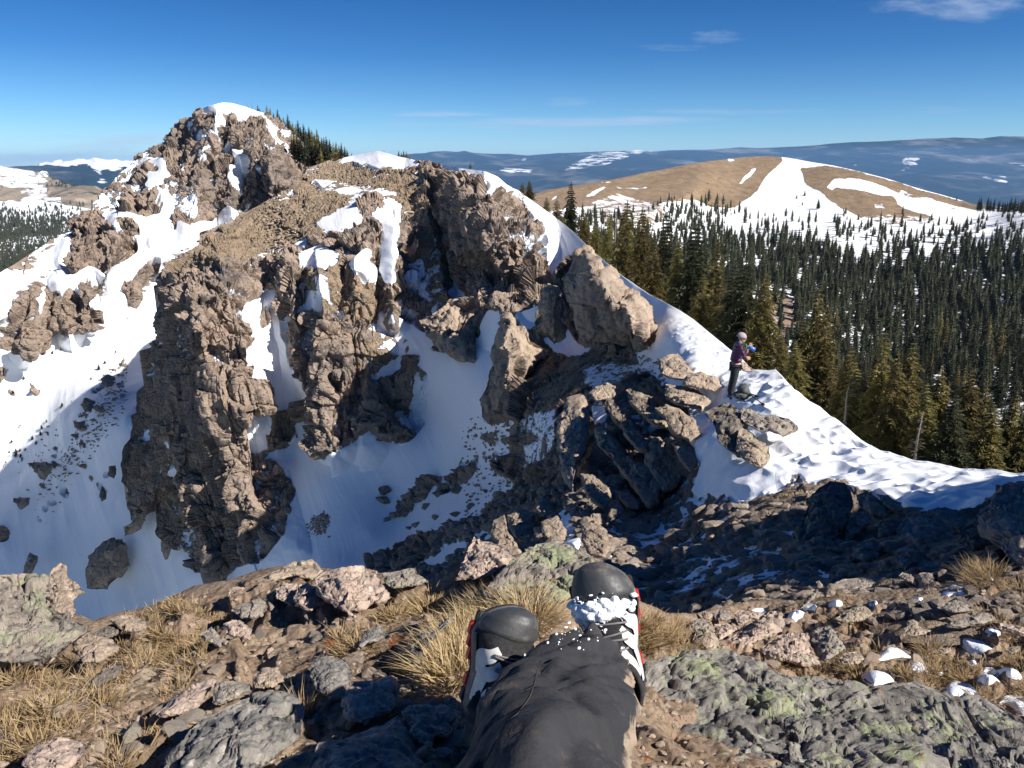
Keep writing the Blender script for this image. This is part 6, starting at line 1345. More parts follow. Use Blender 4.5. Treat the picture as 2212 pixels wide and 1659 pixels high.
# mud along the outer side of the upper leg, as a worn stripe with its own shape
a_=FT.attr('mud')
b_=[n for n in FT.t.nodes if n.type=='BSDF_PRINCIPLED'][0];oldc=b_.inputs['Base Color'].links[0].from_socket
mu=FT.math('ADD',a_,FT.math('MULTIPLY',FT.math('SUBTRACT',FT.noise(38,6,.75),.5),1.5))
FT.l(FT.mix(FT.mapr(mu,.42,.85),oldc,(.30,.23,.17)),b_.inputs['Base Color'])
MAT_SEAM=simple('seam_thread',(.055,.047,.04),.8,60,.2)
t_=NT('toe_rubber');n_=t_.noise(24,6,.7);n2_=t_.noise(9,4,.6)
c_=t_.mix(t_.mapr(n_,.5,.72),(.042,.044,.047),(.13,.115,.095));c_=t_.mix(t_.mapr(n2_,.56,.70),c_,(.16,.145,.125))
t_.bsdf(c_,t_.mapr(n_,.3,.7,.38,.75),t_.bump(t_.noise(90,4,.7),.25,.004),.5);MAT_RUB_B=t_.m
MAT_SHOE=simple('boot_mesh',(.022,.022,.024),.75,160,.5,.6,.003,.3)
MAT_SOLE=simple('midsole_grey',(.18,.17,.165),.7,30,.35,.3,.004)
MAT_RED=simple('red_lug_rubber',(.55,.025,.02),.5,30,.3,.2,.003)
MAT_SILV=simple('silver_overlay',(.52,.51,.50),.5,40,.3,.2,.002,.5)
MAT_OUT=simple('outsole_black',(.03,.03,.03),.7,40,.3,.4,.004)
t_=NT('clinging_snow');t_.bsdf(SNOW,.5,t_.bump(t_.noise(180,4,.7),.6,.004),.3);MAT_CSNOW=t_.m
def loft(name,secs,mat,parent,n=40,cap=True,post=None,attr=None):
    """secs: list of (center Vector, side Vector, up Vector, function angle->(s,u))"""
    V=[];F=[]
    for c,sd,up,fn in secs:
        for k in range(n):
            a=6.283185*k/n;x,y=fn(a);V.append(c+sd*x+up*y)
    m=len(secs)
    for i in range(m-1):
        for k in range(n):F.append((i*n+k,i*n+(k+1)%n,(i+1)*n+(k+1)%n,(i+1)*n+k))
    V=np.array([tuple(v) for v in V])
    if post is not None:V=post(V,m,n)
    F=[list(f) for f in F]
    me=bpy.data.meshes.new(name);bm=bmesh.new();vs=[bm.verts.new(v) for v in V]
    for f in F:bm.faces.new([vs[i] for i in f])
    if cap:
        bm.faces.new([vs[k] for k in range(n)][::-1]);bm.faces.new([vs[(m-1)*n+k] for k in range(n)])
    bmesh.ops.recalc_face_normals(bm,faces=bm.faces);bm.to_mesh(me);bm.free()
    for p in me.polygons:p.use_smooth=len(p.vertices)==4
    if attr is not None:
        at_=me.attributes.new(attr[0],'FLOAT','POINT');at_.data.foreach_set('value',np.asarray(attr[1](V,m,n),F32))
    me.materials.append(mat);o=bpy.data.objects.new(name,me);COL.objects.link(o)
    if parent:o.parent=parent
    return o
person=empty('person',(0,0,0));tag(person,'person reclining in the foreground, crossed legs in dark trousers and snow dusted hiking boots','person')
def catmull(pts,n):
    P=[np.array(p,float) for p in pts];P=[2*P[0]-P[1]]+P+[2*P[-1]-P[-2]];o=[]
    m=len(P)-3
    for i in range(n):
        t=i/(n-1)*m;k=min(int(t),m-1);f=t-k;a,b,c,d=P[k:k+4]
        o.append(.5*((2*b)+(-a+c)*f+(2*a-5*b+4*c-d)*f*f+(-a+3*b-3*c+d)*f**3))
    return o
def leg(name,pts,radii,mat,parent,seed,rows=110,n=72,mudside=None,wr=1.0):
    C=catmull([tuple(p) for p in pts],rows);Rd=catmull(radii,rows);secs=[]
    for i in range(rows):
        c=Vector(C[i]);t=(Vector(C[min(i+1,rows-1)])-Vector(C[max(i-1,0)])).normalized()
        up=Vector((0,-.55,.83));up=(up-t*up.dot(t)).normalized();sd=t.cross(up).normalized()
        if sd.x<0:sd=-sd
        ra,rb=Rd[i];secs.append((c,sd,up,lambda a,ra=ra,rb=rb:(ra*math.cos(a),rb*math.sin(a))))
    def post(V,m,n):
        # folds of cloth: run mostly across the leg, gathering behind the knee and at the hem
        G=V.reshape(m,n,3);cen=np.array([tuple(s[0]) for s in secs])[:,None];D=G-cen;L=np.linalg.norm(D,axis=2,keepdims=True);N=D/L
        s_=np.arange(m)[:,None]/m*np.ones((1,n));a=np.arange(n)[None]/n*6.283*np.ones((m,1))
        w=fbm(np.cos(a)*1.2+s_*3,np.sin(a)*1.2,s_*9,3,seed)
        f=ridged(np.cos(a)*1.0+w*.35+s_*2.5,np.sin(a)*1.0+w*.3,s_*6.5+np.cos(a+.6)*1.1,2,seed+5)*.019+fbm(np.cos(a)*2,np.sin(a)*2,s_*16,4,seed+9)*.012
        cz=vnoise(np.cos(a)*2.2+s_*6,np.sin(a)*2.2,s_*15,seed+21);cz2=vnoise(np.cos(a)*3.5,np.sin(a)*3.5+s_*9,s_*32,seed+22)
        f=f-.007*np.exp(-np.abs(cz)*9)-.0035*np.exp(-np.abs(cz2)*8)+.008*np.exp(-np.abs((s_*5+.35*np.sin(a))%1-.5)*14)
        return (G+N*(f*wr*1.0)[...,None]).reshape(-1,3)
    def mud(V,m,n):
        if mudside is None:return np.zeros(m*n)
        a=np.arange(n)[None]/n*6.283*np.ones((m,1));s_=np.arange(m)[:,None]/m*np.ones((1,n))
        q=np.cos(a-mudside);return (sstep(.72,1.0,q)*.70+.25*sstep(.4,.9,q)+.25*sstep(.16,.0,s_)).ravel()
    return loft(name,secs,mat,parent,n,True,post,('mud',mud))
# upper (crossing) leg: hem -> shin -> knee -> hip
A0=at(1262,1418,1.13);A1=at(1250,1468,1.03);A2=at(1218,1540,.87);A3=at(1190,1660,.72)
KN=A3+Vector((-.02,-.14,.035));HIP=Vector((.10,-.30,-.66))
pR=[A0,A1,A2,A3,KN,(KN+HIP)/2+Vector((.02,0,.0)),HIP]
trs=leg('trousers',pR,[(.046,.036),(.060,.050),(.074,.062),(.079,.070),(.088,.078),(.092,.085),(.105,.10)],MAT_TR,person,3,rows=150,mudside=-.15)
B0=at(1085,1545,1.13);B1=at(1135,1600,1.02);B2=at(1185,1690,.88)
KL=B2+Vector((-.01,-.18,.0));HL=Vector((-.12,-.30,-.66))
leg('trouser_leg',[B0,B1,B2,KL,(KL+HL)/2,HL],[(.046,.045),(.058,.055),(.070,.064),(.085,.075),(.092,.085),(.105,.10)],MAT_TR,person,9,rows=120)
# seams: thin piping down the front of the upper leg, one across the hem
def seam(pts,r,parent,mat=None,name='seam'):
    C=catmull([tuple(p) for p in pts],40);return tubes(name,[tube_np(C,[r]*40,6)],mat or MAT_SEAM,parent)
def surf_pt(u,v):
    """point on the trousers seen at u,v: ray cast against the evaluated leg mesh"""
    dr=Vector((at(u,v,1.0)));dr.normalize()
    for o in LEGS:
        hit,loc,nor,_=o.ray_cast(Vector((0,0,0)),dr)
        if hit:return loc-dr*.0012
    return at(u,v,.95)
LEGS=[trs]
def seam_px(k,pts,r,n=34):
    P=np.array(cr(k,pts));L=np.r_[0,np.cumsum(np.hypot(*np.diff(P,axis=0).T))];s=np.linspace(0,L[-1],n)
    q=[surf_pt(a,b) for a,b in zip(np.interp(s,L,P[:,0]),np.interp(s,L,P[:,1]))]
    tubes('seam',[tube_np(q,[r]*n,6)],MAT_SEAM,trs)
seam_px('D',[(1300,960),(1270,1030),(1250,1120),(1220,1200),(1150,1300),(1070,1360),(1000,1480),(920,1640)],.0005)
# boots
def boot(label,heel,toe,up,side_sign,parent,width=1.0,seed=1):
    X=(toe-heel);L=X.length;X.normalize();up=(up-X*up.dot(X)).normalized();sd=X.cross(up).normalized()
    b=empty('boot',heel);b.parent=parent
    if label:b['label']=label
    def P(s,x,y):return X*(s*L)+sd*x+up*y
    ss=np.linspace(0,1,46)
    wid=lambda s:np.interp(s,[0,.03,.1,.25,.4,.55,.7,.8,.88,.94,.98,1],[.012,.024,.033,.035,.034,.041,.048,.047,.041,.031,.019,.006])*width
    bend=lambda s:np.interp(s,[0,.3,.6,.75,.9,1],[0,0,0,.003,.012,.022])
    offc=lambda s:side_sign*np.interp(s,[0,.4,.7,.9,1],[0,.002,.006,.0,-.006])
    hei=lambda s:np.interp(s,[0,.05,.15,.3,.42,.55,.7,.82,.9,.96,1],[.05,.085,.10,.105,.088,.070,.056,.047,.040,.028,.010])
    def sec(s,k=1.0,h0=0.,p=2.4,add=0.):
        w=wid(s)*k+add;h=hei(s)+add;z0=bend(s)+h0;ox=offc(s)
        def fn(a):
            c,si=math.cos(a),math.sin(a);x=ox+w*math.copysign(abs(c)**(2/p),c)
            y=z0+(h-z0+bend(s))*max(0,abs(si)**(2/p)) if si>=0 else z0-.002*abs(si)
            return x,y
        return (X*(s*L),sd,up,fn)
    o=loft('upper',[sec(s) for s in ss],MAT_SHOE,b,44)
    # midsole and outsole
    def band(name,s0,s1,y0,y1,k,mat,n=30):
        S_=[]
        for s in np.linspace(s0,s1,n):
            w=wid(s)*k+.004;z=bend(s);ox=offc(s)
            def fn(a,w=w,z=z,ox=ox):
                c,si=math.cos(a),math.sin(a);return ox+w*math.copysign(abs(c)**.55,c),z+(y0+y1)/2+(y1-y0)/2*math.copysign(abs(si)**.6,si)
            S_.append((X*(s*L),sd,up,fn))
        return loft(name,S_,mat,b,36)
    band('midsole',0.0,1.0,-.016,.008,1.0,MAT_SOLE,44)
    so=band('outsole',0.0,1.0,-.026,-.012,.98,MAT_OUT,44)
    # lugs: small bevelled blocks at the edge of the outsole
    for i,s in enumerate([.52,.62,.72,.82,.30,.18]):
        for sg in (-1,1):
            c=P(s,offc(s)+sg*(wid(s)+.001),bend(s)-.016);e=[X*.011,sd*.006,up*.009]
            bm=bmesh.new();bmesh.ops.create_cube(bm,size=2)
            M=Matrix((( e[0].x,e[1].x,e[2].x,c.x),(e[0].y,e[1].y,e[2].y,c.y),(e[0].z,e[1].z,e[2].z,c.z),(0,0,0,1)))
            bmesh.ops.transform(bm,matrix=M,verts=bm.verts);bmesh.ops.bevel(bm,geom=bm.edges,offset=.002,segments=2,affect='EDGES');bmesh.ops.recalc_face_normals(bm,faces=bm.faces)
            me=bpy.data.meshes.new('lug');bm.to_mesh(me);bm.free();me.materials.append(MAT_RED if i in(0,1,2,4) else MAT_OUT);q=bpy.data.objects.new('lug',me);COL.objects.link(q);q.parent=b
    # rubber toe cap: shell over the front
    S_=[sec(s,1.0,0,2.2,.0035*min(1,(s-.75)/.03)) for s in np.linspace(.75,1,24)]
    loft('toe_cap',S_,MAT_RUB_B,b,44)
    loft('heel_counter',[sec(s,1.0,0,2.4,.003*min(1,(.2-s)/.03)) for s in np.linspace(0,.2,12)],MAT_RUB_B,b,44)
    rand=[]
    def onup(s,a,add=.003):
        c_,sd_,up_,fn=sec(s,1.0,0,2.4,add);x,y=fn(a);return c_+sd_*x+up_*y
    def strip(name,path,w,mat,n=40,add=.0032,thick=.0016):
        """flat overlay lying on the upper: path of (s, angle, width)"""
        Q=catmull([(p[0],p[1],p[2]) for p in path],n);V=[];F=[]
        for i,(s,a,ww) in enumerate(Q):
            ds=Q[min(i+1,n-1)]-Q[max(i-1,0)];t=np.array([ds[0]*L,ds[1]*.05]);t/=np.linalg.norm(t)+1e-9;nx=np.array([-t[1],t[0]])
            for j in (-1,-.5,0,.5,1):
                V.append(onup(min(.995,max(.005,s+nx[0]*ww*j/L)),a+nx[1]*ww*j/.05,add+thick*(1-j*j*.9)))
        for i in range(n-1):
            for j in range(4):F.append((i*5+j,i*5+j+1,(i+1)*5+j+1,(i+1)*5+j))
        V=np.array([tuple(v) for v in V]);o=mesh_np(name,V,F,mat,True,parent=b);return o
    for base_a,sg in ((0,1),(math.pi,-1)):
        A=lambda x:base_a+sg*x
        strip('overlay',[(.66,A(1.25),.006),(.60,A(.95),.009),(.57,A(.6),.011),(.52,A(.4),.012),(.42,A(.25),.012)],0,MAT_SILV)
        strip('overlay',[(.56,A(1.3),.005),(.50,A(1.05),.008),(.46,A(.75),.009),(.44,A(.5),.011),(.34,A(.3),.012),(.2,A(.2),.010)],0,MAT_SILV)
        strip('overlay',[(.45,A(1.35),.005),(.38,A(1.1),.008),(.32,A(.8),.009),(.25,A(.6),.008)],0,MAT_SILV)
        strip('rand',[(.72,A(.14),.006),(.5,A(.12),.006),(.3,A(.12),.006),(.1,A(.15),.006)],0,MAT_RUB_B)
    # tongue and laces
    strip('tongue',[(.66,1.5708,.012),(.55,1.5708,.015),(.42,1.5708,.017)],0,MAT_SHOE,add=.004)
    for i in range(5):
        s=.64-i*.05
        q=[onup(s+.02*j/4*(1 if i%2 else -1),1.5708-.5+j*.25,.0065) for j in range(5)]
        tubes('lace',[tube_np(catmull([tuple(p) for p in q],14),[.0017]*14,6)],MAT_SOLE,b)
    loft('collar',[(X*(.16*L)+up*(.095+z)+X*(.0),X,sd,(lambda a,r=r:(r*1.25*math.cos(a)+.01,r*.95*math.sin(a)))) for z,r in ((-.03,.036),(-.01,.037),(.01,.036),(.014,.031),(-.01,.027))],MAT_SHOE,b,30,cap=False)
    return b,onup,P
b1,on1,P1=boot('right hand boot with snow clinging to its instep and red lugs',at(1352,1532,1.135),at(1284,1214,1.235),Vector((-.12,-1,.42)),1,person)
b2,on2,P2=boot('left hand boot, partly shaded, with a worn grey toe cap',at(1040,1560,1.15),at(1112,1306,1.22),Vector((.34,-.9,.42)),-1,person)
# snow on the instep and trouser hem: many small crumbs fused into one patch
bm=bmesh.new();rq=random.Random(4)
def blob(c,r):
    q=bmesh.ops.create_icosphere(bm,subdivisions=2,radius=r)['verts']
    k=Vector((rq.uniform(.7,1.3),rq.uniform(.7,1.3),rq.uniform(.5,.9)))
    for v in q:v.co=Vector((v.co.x*k.x,v.co.y*k.y,v.co.z*k.z))*(1+.25*math.sin(v.co.x*900+r*1e5)*math.sin(v.co.y*700))+c
for _ in range(340):
    s=min(.80,max(.52,rq.gauss(.68,.055)));a=rq.gauss(1.95,.42)
    blob(on1(s,a,.006),rq.choice([.0015,.002,.004,.006,.008,.009])*rq.uniform(.7,1.1)*(1.0 if abs(s-.70)<.05 else .4))
me=bpy.data.meshes.new('snow_crust')
for v in bm.verts:v.co+=b1.location
bm.to_mesh(me);bm.free()
for p_ in me.polygons:p_.use_smooth=True
me.materials.append(MAT_CSNOW);o=bpy.data.objects.new('snow_crust',me);COL.objects.link(o);rm=o.modifiers.new('r','REMESH');rm.mode='VOXEL';rm.voxel_size=.0013;rm.use_smooth_shade=True;sm=o.modifiers.new('s','SMOOTH');sm.factor=.6;sm.iterations=6;tag(o,'crumbly snow clinging to the instep of the right hand boot','snow')
bpy.context.view_layer.update()
bm=bmesh.new()
for _ in range(34):
    u,v=cr('D',[(rq.gauss(1520,95),rq.gauss(790,60))])[0];blob(surf_pt(u,v),rq.choice([.0007,.001,.0014,.0022]))
me=bpy.data.meshes.new('snow_crumbs');bm.to_mesh(me);bm.free()
for p_ in me.polygons:p_.use_smooth=True
me.materials.append(MAT_CSNOW);o=bpy.data.objects.new('snow_crumbs',me);COL.objects.link(o);tag(o,'snow crumbs scattered on the trouser hem above the boot','snow')
# torso, arms and head behind the camera, so that the figure throws its shadow
MAT_JK=fabric('dark_jacket_cloth',(.05,.06,.08),(.1,.09,.08)).m
def skinfig(name,pts,edges,rad,mat,parent,sub=2,loc=(0,0,0)):
    me=bpy.data.meshes.new(name);me.from_pydata(pts,edges,[]);o=bpy.data.objects.new(name,me);COL.objects.link(o);o.location=loc
    if parent:o.parent=parent
    me.materials.append(mat)
    o.modifiers.new('skin','SKIN');
    for i,v in enumerate(me.skin_vertices[0].data):
        r=rad[i];v.radius=(r,r) if not isinstance(r,tuple) else r
    me.skin_vertices[0].data[0].use_root=True
    m=o.modifiers.new('sub','SUBSURF');m.levels=sub;m.render_levels=sub
    o.modifiers['skin'].use_smooth_shade=True
    return o
skinfig('torso',[(0,-.34,-.64),(0,-.42,-.40),(0,-.42,-.15),(0,-.40,-.06),(-.2,-.38,-.12),(-.3,-.22,-.26),(-.14,-.12,-.10),(.2,-.38,-.12),(.3,-.22,-.26),(.14,-.12,-.10)],[(0,1),(1,2),(2,3),(2,4),(4,5),(5,6),(2,7),(7,8),(8,9)],[(.17,.13),(.16,.12),(.17,.11),.06,.07,.055,.035,.07,.055,.035],MAT_JK,person,1)
MAT_SK=simple('skin',(.45,.26,.18),.5,20,.15)
skinfig('head',[(0,-.40,-.05),(0,-.385,.05),(0,-.37,.13)],[(0,1),(1,2)],[.055,.085,.07],MAT_SK,person,1)
# ---------------------------------------------------------------- the standing hiker
foot=spt(1574.6,861);D0=foot.y;foot=foot+Vector((0,0,.02));SC=1.38e-3*(D0/21.0)
h=empty('person',foot);tag(h,'hiker in purple jacket and striped knit cap standing on the ridge, drinking from a bottle','person')
def q(x,y,dy=0.):return ((x-500)*SC,dy,(1480-y)*SC)
t_=NT('purple_quilted_jacket');wv=t_.n('ShaderNodeTexWave');wv.bands_direction='Z';wv.inputs['Scale'].default_value=4.2;t_.l(t_.pos(),wv.inputs['Vector'])
t_.bsdf(t_.ramp(t_.noise(9,3,.6),[(.3,(.075,.018,.06)),(.7,(.12,.03,.085))]),.45,t_.bump(wv.outputs['Fac'],.6,.02),.5);MAT_PUR=t_.m
MAT_HPANT=fabric('hiker_trouser_cloth',(.030,.038,.042),(.07,.08,.08),6,.5,.01,.3).m
# continuous body wearing skin; clothing over it
skinfig('body',[q(580,830),q(600,640),q(625,470),q(640,400),q(668,335),q(672,290),q(625,475,-.16),q(665,600,-.24),q(765,470,-.2),q(640,480,.16),q(710,640,.22),q(800,715,.2),q(568,840,-.09),q(545,1080,-.09),q(505,1400,-.09),q(600,840,.09),q(575,1080,.09),q(540,1400,.09)],
 [(0,1),(1,2),(2,3),(3,4),(4,5),(2,6),(6,7),(7,8),(2,9),(9,10),(10,11),(0,12),(12,13),(13,14),(0,15),(15,16),(16,17)],[(.12,.1),(.1,.09),(.11,.08),.05,.085,.07,.045,.035,.022,.045,.035,.022,.075,.05,.035,.075,.05,.035],MAT_SK,h,1)
skinfig('jacket',[q(578,790),q(582,720),q(600,600),q(622,470),q(640,410),q(622,465,-.165),q(668,612,-.25),q(745,500,-.215),q(640,470,.16),q(712,640,.23),q(785,702,.2)],[(0,1),(1,2),(2,3),(3,4),(3,5),(5,6),(6,7),(3,8),(8,9),(9,10)],[(.175,.15),(.17,.14),(.165,.14),(.16,.12),(.08,.07),.085,.07,.045,.085,.065,.045],MAT_PUR,h,2)
skinfig('jacket_hem',[q(580,795),q(580,815)],[(0,1)],[(.155,.135),(.15,.13)],simple('pale_hem',(.62,.48,.42),.8),h,1)
skinfig('trousers',[q(580,800),q(568,870,-.085),q(548,1080,-.10),q(520,1250,-.10),q(508,1420,-.10),q(598,870,.085),q(580,1080,.09),q(548,1250,.09),q(535,1410,.09)],[(0,1),(1,2),(2,3),(3,4),(0,5),(5,6),(6,7),(7,8)],[(.14,.12),.115,.088,.08,.082,.115,.088,.08,.082],MAT_HPANT,h,2)
for dy in (-.10,.09):
    skinfig('boot',[q(480,1455,dy),q(530,1462,dy),q(580,1470,dy)],[(0,1),(1,2)],[.05,.05,.035],MAT_OUT,h,1)
MAT_HAIR=simple('dark_hair',(.03,.022,.018),.6,40,.3)
skinfig('hair',[q(622,330),q(612,370),q(606,410)],[(0,1),(1,2)],[.06,.055,.03],MAT_HAIR,h,1)
t_=NT('striped_knit_cap');sx=t_.n('ShaderNodeSeparateXYZ');t_.l(t_.pos(),sx.inputs[0])
wv=t_.math('FRACT',t_.math('MULTIPLY',t_.math('ADD',sx.outputs[2],t_.math('MULTIPLY',sx.outputs[0],-.35)),19.))
cc=t_.ramp(wv,[(.0,(.36,.35,.37)),(.45,(.36,.35,.37)),(.5,(.25,.08,.12)),(.72,(.25,.08,.12)),(.78,(.5,.46,.46)),(1,(.5,.46,.46))]);t_.bsdf(cc,.9,t_.bump(t_.noise(120,3,.6),.4,.01),.1);MAT_CAP=t_.m
def ell(name,c,r,mat,parent,rot=(0,0,0),cut=None,sub=4):
    bm=bmesh.new();bmesh.ops.create_icosphere(bm,subdivisions=sub,radius=1)
    if cut is not None:
        bmesh.ops.delete(bm,geom=[v for v in bm.verts if v.co.z<cut],context='VERTS')
    me=bpy.data.meshes.new(name);bm.to_mesh(me);bm.free()
    for p_ in me.polygons:p_.use_smooth=True
    me.materials.append(mat);o=bpy.data.objects.new(name,me);o.location=c;o.scale=r;o.rotation_euler=rot;COL.objects.link(o);o.parent=parent
    if cut is not None:
        s_=o.modifiers.new('t','SOLIDIFY');s_.thickness=.06
    return o
hd=ell('head',q(668,325),(.088,.078,.112),MAT_SK,h)
# face details under the head
ell('nose',q(742,335),(.016,.012,.02),MAT_SK,h,sub=2)
for dy in (-.032,.032):ell('sunglass_lens',q(728,322,dy),(.014,.024,.016),simple('dark_lens',(.01,.01,.012),.15,20,.1,0,.001,.6) if dy<0 else bpy.data.materials['dark_lens'],h,sub=2)
ell('sunglass_arm',q(690,326,-.08),(.06,.005,.006),bpy.data.materials['dark_lens'],h,sub=2)
ell('ear',q(655,335,-.078),(.014,.008,.022),MAT_SK,h,sub=2)
ell('knit_cap',q(655,288),(.118,.100,.105),MAT_CAP,h,(0,.22,0),cut=-.25)
MAT_SCARF=NT('patterned_scarf');vv=MAT_SCARF.voro(22,'F1',None,'Color');hs_=MAT_SCARF.n('ShaderNodeHueSaturation');hs_.inputs['Saturation'].default_value=.7;hs_.inputs['Value'].default_value=.28;MAT_SCARF.l(vv,hs_.inputs['Color']);MAT_SCARF.bsdf(hs_.outputs[0],.8,None,.2);MAT_SCARF=MAT_SCARF.m
skinfig('scarf',[q(588,385,-.02),q(620,400,-.05),q(660,410,-.04)],[(0,1),(1,2)],[.07,.085,.06],MAT_SCARF,h,1)
MAT_GRN=simple('green_strap_webbing',(.05,.28,.10),.7,30,.2)
tubes('strap',[tube_np(catmull([q(640,395,-.17),q(700,400,-.24),q(690,470,-.27),q(655,530,-.26)],16),[.014]*16,8)],MAT_GRN,h)
# hands with fingers
def hand(c,dirv,parent,curl=.5):
    bm_l=[];c=Vector(c);d=Vector(dirv).normalized();sdv=d.cross(Vector((0,1,0))).normalized();nrm=sdv.cross(d)
    bm_l.append(tube_np([c-d*.04,c,c+d*.045],[(.026,.018),(.038,.02),(.040,.017)],10,True,sdv))
    for i,(o_,l) in enumerate([(-.028,.062),(-.01,.07),(.01,.066),(.028,.052)]):
        b=c+d*.045+sdv*o_;m=b+d*l*.5+nrm*l*curl*.35;e=m+d*l*.3+nrm*l*curl*.6
        bm_l.append(tube_np([b-d*.01,b,m,e],[.0095,.009,.0085,.006],8))
    b=c+sdv*-.034+d*.0;bm_l.append(tube_np([b,b-sdv*.02+d*.03+nrm*.01,b-sdv*.015+d*.055+nrm*.02],[.011,.010,.007],8))
    return tubes('hand',bm_l,MAT_SK,parent)
hand(q(778,455,-.2),(.35,0,.95),h,.8);hand(q(830,728,.18),(.95,0,-.25),h,.6)
# bottle (held: its own thing)
MAT_BLU=simple('blue_bottle_plastic',(.03,.13,.50),.25,10,.15,.05,.002,.6)
bt=empty('water_bottle',foot+Vector(q(822,480,-.2)));tag(bt,'blue water bottle tipped up in the raised hand of the hiker','bottle')
ax=Vector((.80,0,-.38)).normalized()
tubes('bottle_body',[tube_np([ax*.075,ax*.07,ax*.02,-ax*.06,-ax*.085,-ax*.10],[.030,.045,.047,.046,.036,.024],20)],MAT_BLU,bt)
tubes('bottle_neck',[tube_np([-ax*.10,-ax*.13],[.022,.022],16)],simple('grey_cap_plastic',(.2,.2,.22),.5),bt)
# backpack on the snow
MAT_PK=fabric('grey_green_pack_cloth',(.085,.10,.095),(.16,.17,.16),8,.6,.01,.4).m
PKB=spt(1583,869);PKB=PKB*(1-.28/PKB.y)+Vector((0,0,.07));pk=empty('backpack',PKB);tag(pk,'grey green backpack lying on the snow at the feet of the hiker','backpack')
def pq(x,y,dy=0.):
    a=Vector(q(x,y,dy))-Vector(q(545,1530,0));return tuple(a)
def prism(name,outline,depth,mat,parent,dy=0.,bev=.03):
    bm=bmesh.new();fr=[bm.verts.new(pq(x,y,dy-depth/2)) for x,y in outline];bk=[bm.verts.new(pq(x,y,dy+depth/2)) for x,y in outline]
    bm.faces.new(fr);bm.faces.new(bk[::-1]);n=len(fr)
    for i in range(n):bm.faces.new((fr[i],fr[(i+1)%n],bk[(i+1)%n],bk[i])[::-1])
    bmesh.ops.recalc_face_normals(bm,faces=bm.faces);bmesh.ops.bevel(bm,geom=bm.edges,offset=bev,segments=3,affect='EDGES',clamp_overlap=True)
    me=bpy.data.meshes.new(name);bm.to_mesh(me);bm.free()
    for p_ in me.polygons:p_.use_smooth=True
    me.materials.append(mat);o=bpy.data.objects.new(name,me);COL.objects.link(o);o.parent=parent;return o
prism('pack_body',[(545,1475),(560,1440),(610,1395),(700,1400),(845,1440),(868,1480),(838,1540),(700,1520)],.30,MAT_PK,pk,0,.04)
prism('pack_lid',[(650,1290),(690,1262),(740,1245),(800,1243),(825,1330),(862,1470),(800,1470),(650,1430),(620,1380)],.24,MAT_PK,pk,.03,.04)
prism('pack_pocket',[(640,1400),(760,1430),(800,1500),(700,1510),(620,1480)],.05,simple('pack_pocket_cloth',(.05,.055,.05),.8),pk,-.17,.015)
tubes('pack_strap',[tube_np([pq(650,1400,-.16),pq(620,1440,-.18),pq(640,1500,-.16)],[.012,.012,.012],6),tube_np([pq(760,1440,-.18),pq(780,1460,-.2),pq(760,1480,-.19)],[.012,.014,.012],6)],simple('strap_webbing',(.25,.22,.16),.7),pk)
for i,(x0,y0,x1,y1) in enumerate([(880,1440,1145,1650),(885,1430,1010,1482)]):
    a=spt(1574.6+(x0-500)*.117,861+(y0-1480)*.117)+Vector((0,0,.05));b=spt(1574.6+(x1-500)*.117,861+(y1-1480)*.117)+Vector((0,0,.06))
    tp=empty('trekking_pole',a);tag(tp,('long' if i==0 else 'short looking')+' black trekking pole lying on the snow beside the backpack','trekking pole','trekking poles by the backpack')
    v=b-a;tubes('shaft',[tube_np([v*.12,v],[.013,.010],8)],MAT_OUT,tp);tubes('grip',[tube_np([(0,0,0),v*.05,v*.12],[.022,.026,.02],8)],MAT_SHOE,tp)
    tubes('basket',[tube_np([v*.93,v*.95],[.035,.035],10)],MAT_OUT,tp)
